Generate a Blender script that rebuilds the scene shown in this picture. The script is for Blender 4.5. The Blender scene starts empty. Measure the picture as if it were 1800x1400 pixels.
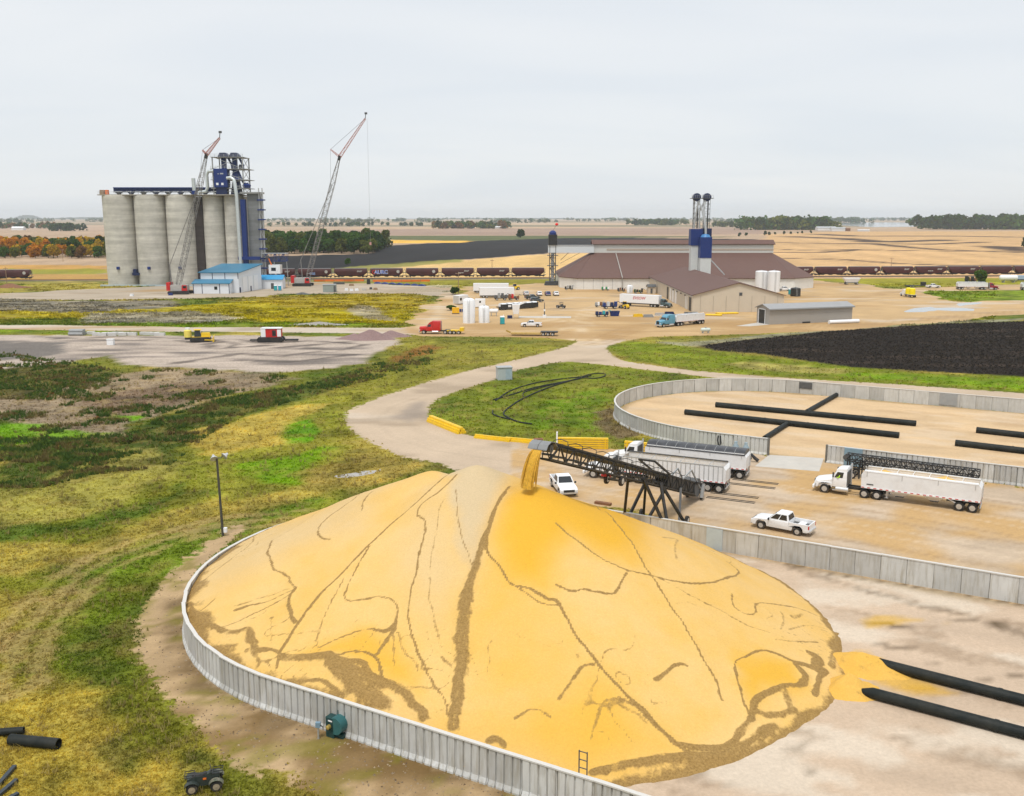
import bpy, bmesh, math, random
import numpy as np
from mathutils import Vector, Matrix

random.seed(11)
SC = bpy.context.scene
COL = SC.collection
R = math.radians

# ------------------------------------------------------------------ camera
FPX, HC, HY = 1700.0, 30.0, 381.0           # focal length in photo pixels, camera height, horizon row
PITCH = math.atan((700 - HY) / FPX)
cam_d = bpy.data.cameras.new('camera')
cam_d.sensor_fit = 'HORIZONTAL'; cam_d.sensor_width = 36.0; cam_d.lens = FPX / 1800 * 36.0
cam_d.clip_start = 0.5; cam_d.clip_end = 40000
cam = bpy.data.objects.new('camera', cam_d); COL.objects.link(cam)
cam.location = (0, 0, HC); cam.rotation_euler = (math.pi / 2 - PITCH, 0, 0)
SC.camera = cam

# ------------------------------------------------------------------ sky (overcast) and sun
SUN_EL, SUN_AZ = R(66), R(195)
w = bpy.data.worlds.new('World'); SC.world = w; w.use_nodes = True
nt = w.node_tree; nt.nodes.clear()
def wn(t, **k):
    n = nt.nodes.new(t)
    for a, b in k.items(): setattr(n, a, b)
    return n
def wl(a, b): nt.links.new(a, b)
wo = wn('ShaderNodeOutputWorld'); bg = wn('ShaderNodeBackground'); bg.inputs['Strength'].default_value = 0.1
sky = wn('ShaderNodeTexSky', sky_type='NISHITA', sun_disc=False)
sky.sun_elevation = SUN_EL; sky.sun_rotation = SUN_AZ; sky.altitude = 300
tc = wn('ShaderNodeTexCoord'); sep = wn('ShaderNodeSeparateXYZ'); wl(tc.outputs['Generated'], sep.inputs[0])
# cloud layer seen on a plane overhead: direction / (z + small)
mz = wn('ShaderNodeMath', operation='MAXIMUM'); wl(sep.outputs['Z'], mz.inputs[0]); mz.inputs[1].default_value = 0.0
za = wn('ShaderNodeMath', operation='ADD'); wl(mz.outputs[0], za.inputs[0]); za.inputs[1].default_value = 0.16
dx = wn('ShaderNodeMath', operation='DIVIDE'); wl(sep.outputs['X'], dx.inputs[0]); wl(za.outputs[0], dx.inputs[1])
dy = wn('ShaderNodeMath', operation='DIVIDE'); wl(sep.outputs['Y'], dy.inputs[0]); wl(za.outputs[0], dy.inputs[1])
cxyz = wn('ShaderNodeCombineXYZ'); wl(dx.outputs[0], cxyz.inputs[0]); wl(dy.outputs[0], cxyz.inputs[1])
mp = wn('ShaderNodeMapping'); mp.inputs['Scale'].default_value = (0.8, 1.5, 1); mp.inputs['Rotation'].default_value = (0, 0, R(12))
wl(cxyz.outputs[0], mp.inputs[0])
cn = wn('ShaderNodeTexNoise'); cn.inputs['Scale'].default_value = 0.9; cn.inputs['Detail'].default_value = 4; cn.inputs['Roughness'].default_value = 0.45
cn.inputs['Distortion'].default_value = 0.6
wl(mp.outputs[0], cn.inputs['Vector'])
cr = wn('ShaderNodeValToRGB')
cr.color_ramp.elements[0].position = 0.25; cr.color_ramp.elements[0].color = (0.815, 0.862, 0.915, 1)
cr.color_ramp.elements[1].position = 0.75; cr.color_ramp.elements[1].color = (0.925, 0.945, 0.962, 1)
wl(cn.outputs['Fac'], cr.inputs[0])
# overcast luminance: brighter towards the zenith
lum = wn('ShaderNodeMapRange'); lum.inputs['From Min'].default_value = 0.0; lum.inputs['From Max'].default_value = 1.0
lum.inputs['To Min'].default_value = 5.7; lum.inputs['To Max'].default_value = 6.6
wl(mz.outputs[0], lum.inputs['Value'])
cl = wn('ShaderNodeVectorMath', operation='SCALE'); wl(cr.outputs[0], cl.inputs[0]); wl(lum.outputs[0], cl.inputs['Scale'])
mx = wn('ShaderNodeMix', data_type='RGBA'); mx.inputs[0].default_value = 0.93
wl(sky.outputs[0], mx.inputs[6]); wl(cl.outputs[0], mx.inputs[7])
wl(mx.outputs[2], bg.inputs['Color']); wl(bg.outputs[0], wo.inputs['Surface'])

sun_d = bpy.data.lights.new('sun', 'SUN'); sun_d.energy = 1.5; sun_d.angle = R(14); sun_d.color = (1.0, 0.965, 0.91)
sun = bpy.data.objects.new('sun', sun_d); COL.objects.link(sun)
sun.rotation_euler = (math.pi / 2 - SUN_EL, 0, math.pi - SUN_AZ)
sun.location = (0, -100, 300)

SC.view_settings.view_transform = 'Standard'; SC.view_settings.look = 'None'
SC.view_settings.gamma = 1.0; SC.view_settings.exposure = 0.70
SC.render.engine = 'CYCLES'
SC.cycles.max_bounces = 6; SC.cycles.diffuse_bounces = 3; SC.cycles.glossy_bounces = 2
SC.cycles.transparent_max_bounces = 8; SC.cycles.volume_bounces = 1; SC.cycles.use_denoising = True

# ------------------------------------------------------------------ photo pixel -> place on the ground
_s, _c = math.sin(PITCH), math.cos(PITCH)
def G(x, y, z=0.0):
    t = (HC - z) / (FPX * _s + (y - 700) * _c)
    return Vector(((x - 900) * t, t * (FPX * _c - (y - 700) * _s), z))
def Zat(x, y, Y):                            # point on that sight line at depth Y
    t = Y / (FPX * _c - (y - 700) * _s)
    return Vector(((x - 900) * t, Y, HC - t * (FPX * _s + (y - 700) * _c)))
def ZP(zoom, pts):                           # enlarged-crop coordinates -> photo pixels
    x0, y0, k = zoom
    return [(x0 + p[0] / k, y0 + p[1] / k) for p in pts]

# ------------------------------------------------------------------ numpy noise and polygon distance
def vnoise(x, y, seed=0):
    xi = np.floor(x); yi = np.floor(y); fx = x - xi; fy = y - yi
    fx = fx * fx * (3 - 2 * fx); fy = fy * fy * (3 - 2 * fy)
    xi = xi.astype(np.int64); yi = yi.astype(np.int64)
    def h(a, b):
        n = (a * 374761393 + b * 668265263 + seed * 1442695041) & 0x7fffffff
        n = ((n ^ (n >> 13)) * 1274126177) & 0x7fffffff
        n = (n ^ (n >> 16)) & 0xffff
        return n / 65535.0
    return (h(xi, yi) * (1 - fx) + h(xi + 1, yi) * fx) * (1 - fy) + (h(xi, yi + 1) * (1 - fx) + h(xi + 1, yi + 1) * fx) * fy
def fbm(x, y, scale, octv=4, seed=0, gain=0.5):
    x = x / scale; y = y / scale; a = 1.0; s = 0; t = 0
    for o in range(octv):
        s = s + a * vnoise(x + 17.3 * o, y - 9.1 * o, seed + o * 31); t += a
        a *= gain; x = x * 2.03; y = y * 2.03
    return s / t
def sstep(a, b, x):
    t = np.clip((x - a) / (b - a), 0, 1); return t * t * (3 - 2 * t)
def sdist(P, poly, reach=8.0):               # signed distance (positive inside), clipped at reach
    poly = np.array([(p[0], p[1]) for p in poly], float)
    out = np.full(len(P), -float(reach))
    lo = poly.min(0) - reach; hi = poly.max(0) + reach
    k = np.where((P[:, 0] > lo[0]) & (P[:, 0] < hi[0]) & (P[:, 1] > lo[1]) & (P[:, 1] < hi[1]))[0]
    if len(k) == 0: return out
    q = P[k]; d = np.full(len(k), 1e18); ins = np.zeros(len(k), bool)
    for i in range(len(poly)):
        a = poly[i]; b = poly[(i + 1) % len(poly)]; e = b - a
        w_ = q - a; t = np.clip((w_ @ e) / max(e @ e, 1e-9), 0, 1)
        d = np.minimum(d, ((w_ - t[:, None] * e) ** 2).sum(1))
        c1 = (a[1] <= q[:, 1]) & (b[1] > q[:, 1]); c2 = (b[1] <= q[:, 1]) & (a[1] > q[:, 1])
        cr_ = e[0] * w_[:, 1] - e[1] * w_[:, 0]
        ins ^= (c1 & (cr_ > 0)) | (c2 & (cr_ < 0))
    d = np.sqrt(d); out[k] = np.clip(np.where(ins, d, -d), -reach, reach)
    return out
def ldist(P, line, reach=8.0):               # distance to an open polyline and position along it (0..1)
    line = np.array([(p[0], p[1]) for p in line], float)
    out = np.full(len(P), float(reach)); par = np.zeros(len(P))
    lo = line.min(0) - reach; hi = line.max(0) + reach
    k = np.where((P[:, 0] > lo[0]) & (P[:, 0] < hi[0]) & (P[:, 1] > lo[1]) & (P[:, 1] < hi[1]))[0]
    if len(k) == 0: return out, par
    q = P[k]; d = np.full(len(k), 1e18); pr = np.zeros(len(k)); n = len(line) - 1
    for i in range(n):
        a = line[i]; e = line[i + 1] - a; w_ = q - a
        t = np.clip((w_ @ e) / max(e @ e, 1e-9), 0, 1)
        dd = ((w_ - t[:, None] * e) ** 2).sum(1); m = dd < d
        d[m] = dd[m]; pr[m] = (i + t[m]) / n
    out[k] = np.minimum(np.sqrt(d), reach); par[k] = pr
    return out, par

# ------------------------------------------------------------------ mesh builder
def new_mesh(name, verts, faces, smooth=False):
    me = bpy.data.meshes.new(name)
    me.from_pydata([tuple(v) for v in verts], [], faces)
    if smooth: me.polygons.foreach_set('use_smooth', [True] * len(me.polygons))
    me.update(); return me
def link(name, me, mat=None, parent=None, loc=None, rot=None):
    o = bpy.data.objects.new(name, me); COL.objects.link(o)
    if mat is not None and me is not None and len(me.materials) == 0: me.materials.append(mat)
    if parent is not None: o.parent = parent
    if loc is not None: o.location = loc
    if rot is not None: o.rotation_euler = rot
    return o
class MB:
    def __init__(s): s.v = []; s.f = []
    def add(s, v, f, M=None):
        b = len(s.v)
        s.v += [tuple(M @ Vector(p)) if M is not None else tuple(p) for p in v]
        s.f += [tuple(b + i for i in q) for q in f]; return s
    def box(s, x0, x1, y0, y1, z0, z1, M=None):
        return s.add([(x0, y0, z0), (x1, y0, z0), (x1, y1, z0), (x0, y1, z0), (x0, y0, z1), (x1, y0, z1), (x1, y1, z1), (x0, y1, z1)],
                     [(0, 3, 2, 1), (4, 5, 6, 7), (0, 1, 5, 4), (1, 2, 6, 5), (2, 3, 7, 6), (3, 0, 4, 7)], M)
    def frus(s, b, t, z0, z1, M=None):       # frustum: rectangles b, t = (x0, x1, y0, y1)
        return s.add([(b[0], b[2], z0), (b[1], b[2], z0), (b[1], b[3], z0), (b[0], b[3], z0), (t[0], t[2], z1), (t[1], t[2], z1), (t[1], t[3], z1), (t[0], t[3], z1)],
                     [(0, 3, 2, 1), (4, 5, 6, 7), (0, 1, 5, 4), (1, 2, 6, 5), (2, 3, 7, 6), (3, 0, 4, 7)], M)
    def bar(s, p, q, w_=0.1, h=None, M=None):
        p = Vector(p); q = Vector(q); d = q - p; L = d.length
        if L < 1e-6: return s
        h = w_ if h is None else h; z = d / L
        u = Vector((0, 0, 1)) if abs(z.z) < 0.95 else Vector((1, 0, 0))
        a = z.cross(u).normalized(); b = a.cross(z).normalized()
        pts = [e + a * (w_ / 2 * i) + b * (h / 2 * j) for e in (p, q) for i, j in ((-1, -1), (1, -1), (1, 1), (-1, 1))]
        return s.add(pts, [(3, 2, 1, 0), (4, 5, 6, 7), (0, 1, 5, 4), (1, 2, 6, 5), (2, 3, 7, 6), (3, 0, 4, 7)], M)
    def tube(s, pts, r, n=8, cap=True, M=None):
        pts = [Vector(p) for p in pts]; rr = r if isinstance(r, (list, tuple)) else [r] * len(pts)
        V = []; F = []; prev = None
        for i, p in enumerate(pts):
            d = (pts[min(i + 1, len(pts) - 1)] - pts[max(i - 1, 0)]).normalized()
            if prev is None:
                u = Vector((0, 0, 1)) if abs(d.z) < 0.9 else Vector((1, 0, 0)); a = d.cross(u).normalized()
            else: a = (prev - d * prev.dot(d)).normalized()
            prev = a; b = d.cross(a)
            for k in range(n):
                t = 2 * math.pi * k / n; V.append(p + (a * math.cos(t) + b * math.sin(t)) * rr[i])
        for i in range(len(pts) - 1):
            for k in range(n): F.append((i * n + k, i * n + (k + 1) % n, (i + 1) * n + (k + 1) % n, (i + 1) * n + k))
        if cap: F.append(tuple(range(n))[::-1]); F.append(tuple((len(pts) - 1) * n + k for k in range(n)))
        return s.add(V, F, M)
    def lathe(s, prof, n=24, M=None, a0=0.0, a1=2 * math.pi):   # prof: (r, z)
        full = abs(a1 - a0 - 2 * math.pi) < 1e-6; m = n if full else n + 1
        V = []; F = []
        for r, z in prof:
            for k in range(m):
                t = a0 + (a1 - a0) * k / n; V.append((r * math.cos(t), r * math.sin(t), z))
        for i in range(len(prof) - 1):
            for k in range(n):
                k2 = (k + 1) % m; F.append((i * m + k, i * m + k2, (i + 1) * m + k2, (i + 1) * m + k))
        if full:
            if prof[0][0] > 1e-3: F.append(tuple(range(m))[::-1])
            if prof[-1][0] > 1e-3: F.append(tuple((len(prof) - 1) * m + k for k in range(m)))
        return s.add(V, F, M)
    def prism(s, poly, y0, y1, M=None):      # polygon in (x, z), extruded along y
        n = len(poly); V = [(p[0], y0, p[1]) for p in poly] + [(p[0], y1, p[1]) for p in poly]
        F = [tuple(range(n)), tuple(range(n, 2 * n))[::-1]] + [(i, i + n, (i + 1) % n + n, (i + 1) % n) for i in range(n)]
        return s.add(V, F, M)
    def slab(s, poly, z0, z1, M=None):       # polygon in (x, y), extruded along z
        n = len(poly); V = [(p[0], p[1], z0) for p in poly] + [(p[0], p[1], z1) for p in poly]
        F = [tuple(range(n))[::-1], tuple(range(n, 2 * n))] + [(i, (i + 1) % n, (i + 1) % n + n, i + n) for i in range(n)]
        return s.add(V, F, M)
    def loft(s, rings, cap=True, M=None):
        n = len(rings[0]); V = [p for r_ in rings for p in r_]; F = []
        for i in range(len(rings) - 1):
            for k in range(n): F.append((i * n + k, i * n + (k + 1) % n, (i + 1) * n + (k + 1) % n, (i + 1) * n + k))
        if cap: F.append(tuple(range(n))[::-1]); F.append(tuple((len(rings) - 1) * n + k for k in range(n)))
        return s.add(V, F, M)
    def mesh(s, name, smooth=False): return new_mesh(name, s.v, s.f, smooth)
    def build(s, name, mat, parent=None, smooth=False, bev=0.0, loc=None, rot=None):
        me = s.mesh(name, smooth)
        bm = bmesh.new(); bm.from_mesh(me); bmesh.ops.recalc_face_normals(bm, faces=bm.faces)
        if bev > 0:
            try:
                es = [e for e in bm.edges if len(e.link_faces) == 2 and e.calc_face_angle(0) > 0.5]
                bmesh.ops.bevel(bm, geom=es, offset=bev, segments=2, affect='EDGES', profile=0.6, clamp_overlap=True)
            except Exception: pass
        bm.to_mesh(me); bm.free()
        if smooth:
            try: me.set_sharp_from_angle(angle=R(40))
            except Exception: pass
        return link(name, me, mat, parent, loc, rot)
def tag(o, label=None, cat=None, group=None, kind=None):
    if label: o['label'] = label
    if cat: o['category'] = cat
    if group: o['group'] = group
    if kind: o['kind'] = kind
    return o
def thing(name, label, cat, loc=(0, 0, 0), rz=0.0, group=None):
    o = bpy.data.objects.new(name, None); COL.objects.link(o); o.empty_display_size = 0.5
    o.location = (loc[0], loc[1], loc[2] if len(loc) > 2 else 0); o.rotation_euler = (0, 0, rz)
    return tag(o, label, cat, group)
def kids(o): return [c for c in COL.objects if c.parent == o]
def copy_tree(o, parent=None):
    c = o.copy(); COL.objects.link(c); c.parent = parent
    for ch in list(o.children): copy_tree(ch, c)
    return c

# ------------------------------------------------------------------ materials
def mat(name, col, rough=0.6, metal=0.0, var=0.10, scale=1.5, bump=0.0, dirt=0.0, dirtcol=(0.33, 0.25, 0.17), dscale=0.8, spec=0.4, band=0.0, stretch=(1, 1, 1)):
    m = bpy.data.materials.new(name); m.use_nodes = True; t = m.node_tree; b = t.nodes['Principled BSDF']
    b.inputs['Roughness'].default_value = rough; b.inputs['Metallic'].default_value = metal
    b.inputs['Specular IOR Level'].default_value = spec
    g = t.nodes.new('ShaderNodeTexCoord'); mp_ = t.nodes.new('ShaderNodeMapping'); mp_.inputs['Scale'].default_value = stretch
    t.links.new(g.outputs['Object'], mp_.inputs[0])
    n = t.nodes.new('ShaderNodeTexNoise'); n.inputs['Scale'].default_value = scale; n.inputs['Detail'].default_value = 6; n.inputs['Roughness'].default_value = 0.6
    t.links.new(mp_.outputs[0], n.inputs['Vector'])
    mr = t.nodes.new('ShaderNodeMapRange'); mr.inputs['From Min'].default_value = 0.3; mr.inputs['From Max'].default_value = 0.7
    mr.inputs['To Min'].default_value = 1 - var; mr.inputs['To Max'].default_value = 1 + var; t.links.new(n.outputs['Fac'], mr.inputs['Value'])
    sc = t.nodes.new('ShaderNodeVectorMath'); sc.operation = 'SCALE'; sc.inputs[0].default_value = col[:3]
    t.links.new(mr.outputs[0], sc.inputs['Scale']); out = sc.outputs[0]
    if dirt > 0:
        n2 = t.nodes.new('ShaderNodeTexNoise'); n2.inputs['Scale'].default_value = dscale; n2.inputs['Detail'].default_value = 8; n2.inputs['Roughness'].default_value = 0.7
        t.links.new(mp_.outputs[0], n2.inputs['Vector'])
        r2 = t.nodes.new('ShaderNodeMapRange'); r2.inputs['From Min'].default_value = 0.48; r2.inputs['From Max'].default_value = 0.74
        r2.inputs['To Max'].default_value = dirt; t.links.new(n2.outputs['Fac'], r2.inputs['Value'])
        mx_ = t.nodes.new('ShaderNodeMix'); mx_.data_type = 'RGBA'; mx_.inputs[7].default_value = (*dirtcol, 1)
        t.links.new(r2.outputs[0], mx_.inputs[0]); t.links.new(out, mx_.inputs[6]); out = mx_.outputs[2]
    t.links.new(out, b.inputs['Base Color'])
    if bump > 0:
        bp = t.nodes.new('ShaderNodeBump'); bp.inputs['Strength'].default_value = bump; bp.inputs['Distance'].default_value = 0.05
        t.links.new(n.outputs['Fac'], bp.inputs['Height']); t.links.new(bp.outputs[0], b.inputs['Normal'])
    return m
def attr_mat(name, attr='col', rough=0.8, var=0.2, scale=4.0, trans=0.0):    # colour from a vertex attribute, with grain
    m = bpy.data.materials.new(name); m.use_nodes = True; t = m.node_tree; b = t.nodes['Principled BSDF']
    b.inputs['Roughness'].default_value = rough; b.inputs['Specular IOR Level'].default_value = 0.15
    a = t.nodes.new('ShaderNodeAttribute'); a.attribute_name = attr
    g = t.nodes.new('ShaderNodeTexCoord'); n = t.nodes.new('ShaderNodeTexNoise'); n.inputs['Scale'].default_value = scale; n.inputs['Detail'].default_value = 4
    t.links.new(g.outputs['Object'], n.inputs['Vector'])
    mr = t.nodes.new('ShaderNodeMapRange'); mr.inputs['To Min'].default_value = 1 - var; mr.inputs['To Max'].default_value = 1 + var
    mr.inputs['From Min'].default_value = 0.3; mr.inputs['From Max'].default_value = 0.7
    t.links.new(n.outputs['Fac'], mr.inputs['Value'])
    sc = t.nodes.new('ShaderNodeVectorMath'); sc.operation = 'SCALE'; t.links.new(a.outputs['Color'], sc.inputs[0]); t.links.new(mr.outputs[0], sc.inputs['Scale'])
    t.links.new(sc.outputs[0], b.inputs['Base Color'])
    return m
WHITE = mat('white_paint', (0.78, 0.78, 0.77), 0.35, var=0.03, dirt=0.25, dscale=0.6)
CLEANW = mat('clean_white', (0.80, 0.81, 0.82), 0.3, var=0.02)
OFFW = mat('off_white_sheet', (0.74, 0.73, 0.69), 0.5, var=0.05, dirt=0.2, dscale=0.3)
ALU = mat('aluminium', (0.62, 0.62, 0.62), 0.35, 0.6, var=0.08)
GALV = mat('galvanised', (0.46, 0.47, 0.47), 0.45, 0.5, var=0.12, scale=3)
GREY = mat('grey_paint', (0.30, 0.31, 0.31), 0.5, var=0.08, dirt=0.2)
DGREY = mat('dark_grey', (0.08, 0.083, 0.085), 0.55, var=0.15, dirt=0.15)
BLACK = mat('black_steel', (0.020, 0.021, 0.022), 0.5, var=0.25, dirt=0.12)
TYRE = mat('tyre_rubber', (0.018, 0.018, 0.018), 0.85, var=0.2, dirt=0.35, dscale=3)
RIM = mat('wheel_rim', (0.55, 0.55, 0.54), 0.35, 0.5, var=0.1)
GLASSD = mat('tinted_glass', (0.018, 0.022, 0.026), 0.08, var=0.05, spec=0.6)
RED = mat('red_paint', (0.52, 0.02, 0.02), 0.4, var=0.08)
ORANGE = mat('orange_paint', (0.75, 0.16, 0.02), 0.5, var=0.1)
YELLOW = mat('yellow_paint', (0.80, 0.52, 0.015), 0.45, var=0.08, dirt=0.18)
BLUE = mat('royal_blue', (0.008, 0.028, 0.155), 0.45, var=0.10)
NAVY = mat('navy_blue', (0.008, 0.018, 0.075), 0.5, var=0.12)
TEAL = mat('teal_plastic', (0.02, 0.30, 0.34), 0.5, var=0.08)
ROOFB = mat('blue_roof_steel', (0.045, 0.19, 0.31), 0.4, var=0.06, stretch=(3, .2, 1))
BROWNR = mat('brown_roof_steel', (0.125, 0.066, 0.052), 0.7, var=0.05, scale=0.5, dirt=0.10, dscale=0.05, dirtcol=(0.2, 0.14, 0.11))
TANW = mat('tan_wall_steel', (0.56, 0.49, 0.39), 0.55, var=0.03, scale=0.4)
GREYW = mat('grey_wall_steel', (0.34, 0.32, 0.29), 0.55, var=0.03, scale=0.4)
GREYR = mat('grey_roof_steel', (0.31, 0.31, 0.31), 0.5, var=0.05, scale=0.4)
HDPE = mat('black_plastic_pipe', (0.010, 0.014, 0.013), 0.6, var=0.3, scale=1.0, dirt=0.06, dscale=0.5, spec=0.25)
MAROON = mat('maroon_railcar', (0.062, 0.014, 0.014), 0.65, var=0.25, scale=0.3, dirt=0.2, dscale=0.25, dirtcol=(0.12, 0.06, 0.05))
WOOD = mat('weathered_wood', (0.30, 0.20, 0.12), 0.8, var=0.2)
RUST = mat('rusty_steel', (0.20, 0.09, 0.04), 0.8, var=0.3, scale=3)
STUBCON = mat('pale_concrete', (0.50, 0.47, 0.42), 0.85, var=0.1, scale=0.8, bump=0.1, dirt=0.3, dscale=0.4)
# ================================================================== THE GROUND
U = np.array([math.cos(R(-30)), math.sin(R(-30))]); NV = np.array([math.sin(R(30)), math.cos(R(30))])   # bunker axis and normal
C1, R1, WH1 = np.array([-4.0, 73.2]), 21.0, 2.12        # near bunker: centre of round end, radius, wall height
C2, R2, WH2 = np.array([39.0, 143.5]), 23.3, 2.15       # far bunker
ZA, ZB, ZC_, ZD, ZE, ZF = (0, 560, 2.368), (560, 580, 3.214), (1050, 540, 2.4), (0, 900, 2.8), (0, 460, 4.286), (1360, 360, 4.09)
ZH = (1100, 860, 2.571)
def gp(pts): return [tuple(G(*p))[:2] for p in pts]
def gz(zoom, pts): return gp(ZP(zoom, pts))
def stadium(c, r, L=150, n=40):
    out = []
    for k in range(n + 1):
        a = math.pi * k / n
        out.append(tuple(c + NV * (r * math.cos(a)) - U * (r * math.sin(a))))
    out.append(tuple(c - NV * r + U * L)); out.append(tuple(c + NV * r + U * L))
    return out
GRAVEL = [  # (polygon, base colour)
    (gp([(610,723),(669,698),(747,673),(840,648),(933,627),(996,610),(1020,599),(1104,598),(1070,608),(1065,614),(1080,628),(1100,636),(1217,652),(1383,665),(1592,677),(1800,692),(2300,720),(2300,760),(1800,722),(1592,702),(1383,686),(1283,668),(1221,660),(1133,650),(1058,641),(1002,636),(964,639),(902,653),(871,667),(809,686),(771,701),(753,714),(756,735),(818,765),(952,780),(1070,789),(1200,800),(1345,799),(1450,808),(1800,857),(2300,925),(2300,1140),(1800,1062),(1310,977),(1110,895),(900,880),(778,816),(709,804),(653,779),(622,760),(608,742)]), (0.485, 0.40, 0.315)),
    (gp([(700,586),(745,592),(850,592),(960,594),(1020,600),(1104,599),(1140,592),(1330,588),(1500,580),(1640,568),(1705,560),(1800,554),(2300,530),(2300,505),(1800,529),(1702,531),(1666,529),(1641,521),(1617,511),(1800,509),(2300,500),(2300,492),(1800,500),(1640,505),(1587,508),(1556,507),(1516,500),(1470,497),(1416,492),(1398,495),(990,500),(940,498),(880,503),(830,505),(800,520),(775,515),(745,545),(710,577)]), (0.48, 0.355, 0.225)),
    (gp([(-600,566),(0,571),(330,576),(560,575),(712,577),(748,590),(700,588),(560,585),(330,583),(0,579),(-600,574)]), (0.50, 0.44, 0.37)),
    (gp([(-600,520),(0,516),(180,508),(430,497),(560,496),(640,498),(800,508),(775,520),(700,516),(520,517),(430,522),(300,526),(150,528),(0,524),(-600,530)]), (0.40, 0.345, 0.28)),
    (gp([(712,577),(745,545),(775,515),(800,508),(800,522),(770,550),(760,580)]), (0.46, 0.38, 0.29)),
]
RING = gp([(420,925),(352,972),(300,1008),(245,1070),(232,1110),(245,1150),(280,1220),(330,1290),(420,1350),(560,1405),(700,1470),(900,1560),(1100,1720),(1300,1500),(1100,1430),(600,1270),(400,1170),(345,1080),(352,1000),(425,932)])
LOT = gp([(-600,590),(0,589),(150,590),(330,591),(420,590),(540,592),(690,592),(700,600),(665,622),(640,640),(560,650),(480,655),(330,648),(210,640),(190,625),(100,640),(0,650),(-600,690)])
PLOW = gp([(1228,608),(1290,600),(1450,583),(1640,570),(1800,565),(2400,548),(2400,690),(1800,662),(1600,652),(1500,646),(1400,632),(1330,622),(1250,616)])
STAD1, STAD2 = stadium(C1, R1), stadium(C2, R2)
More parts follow.
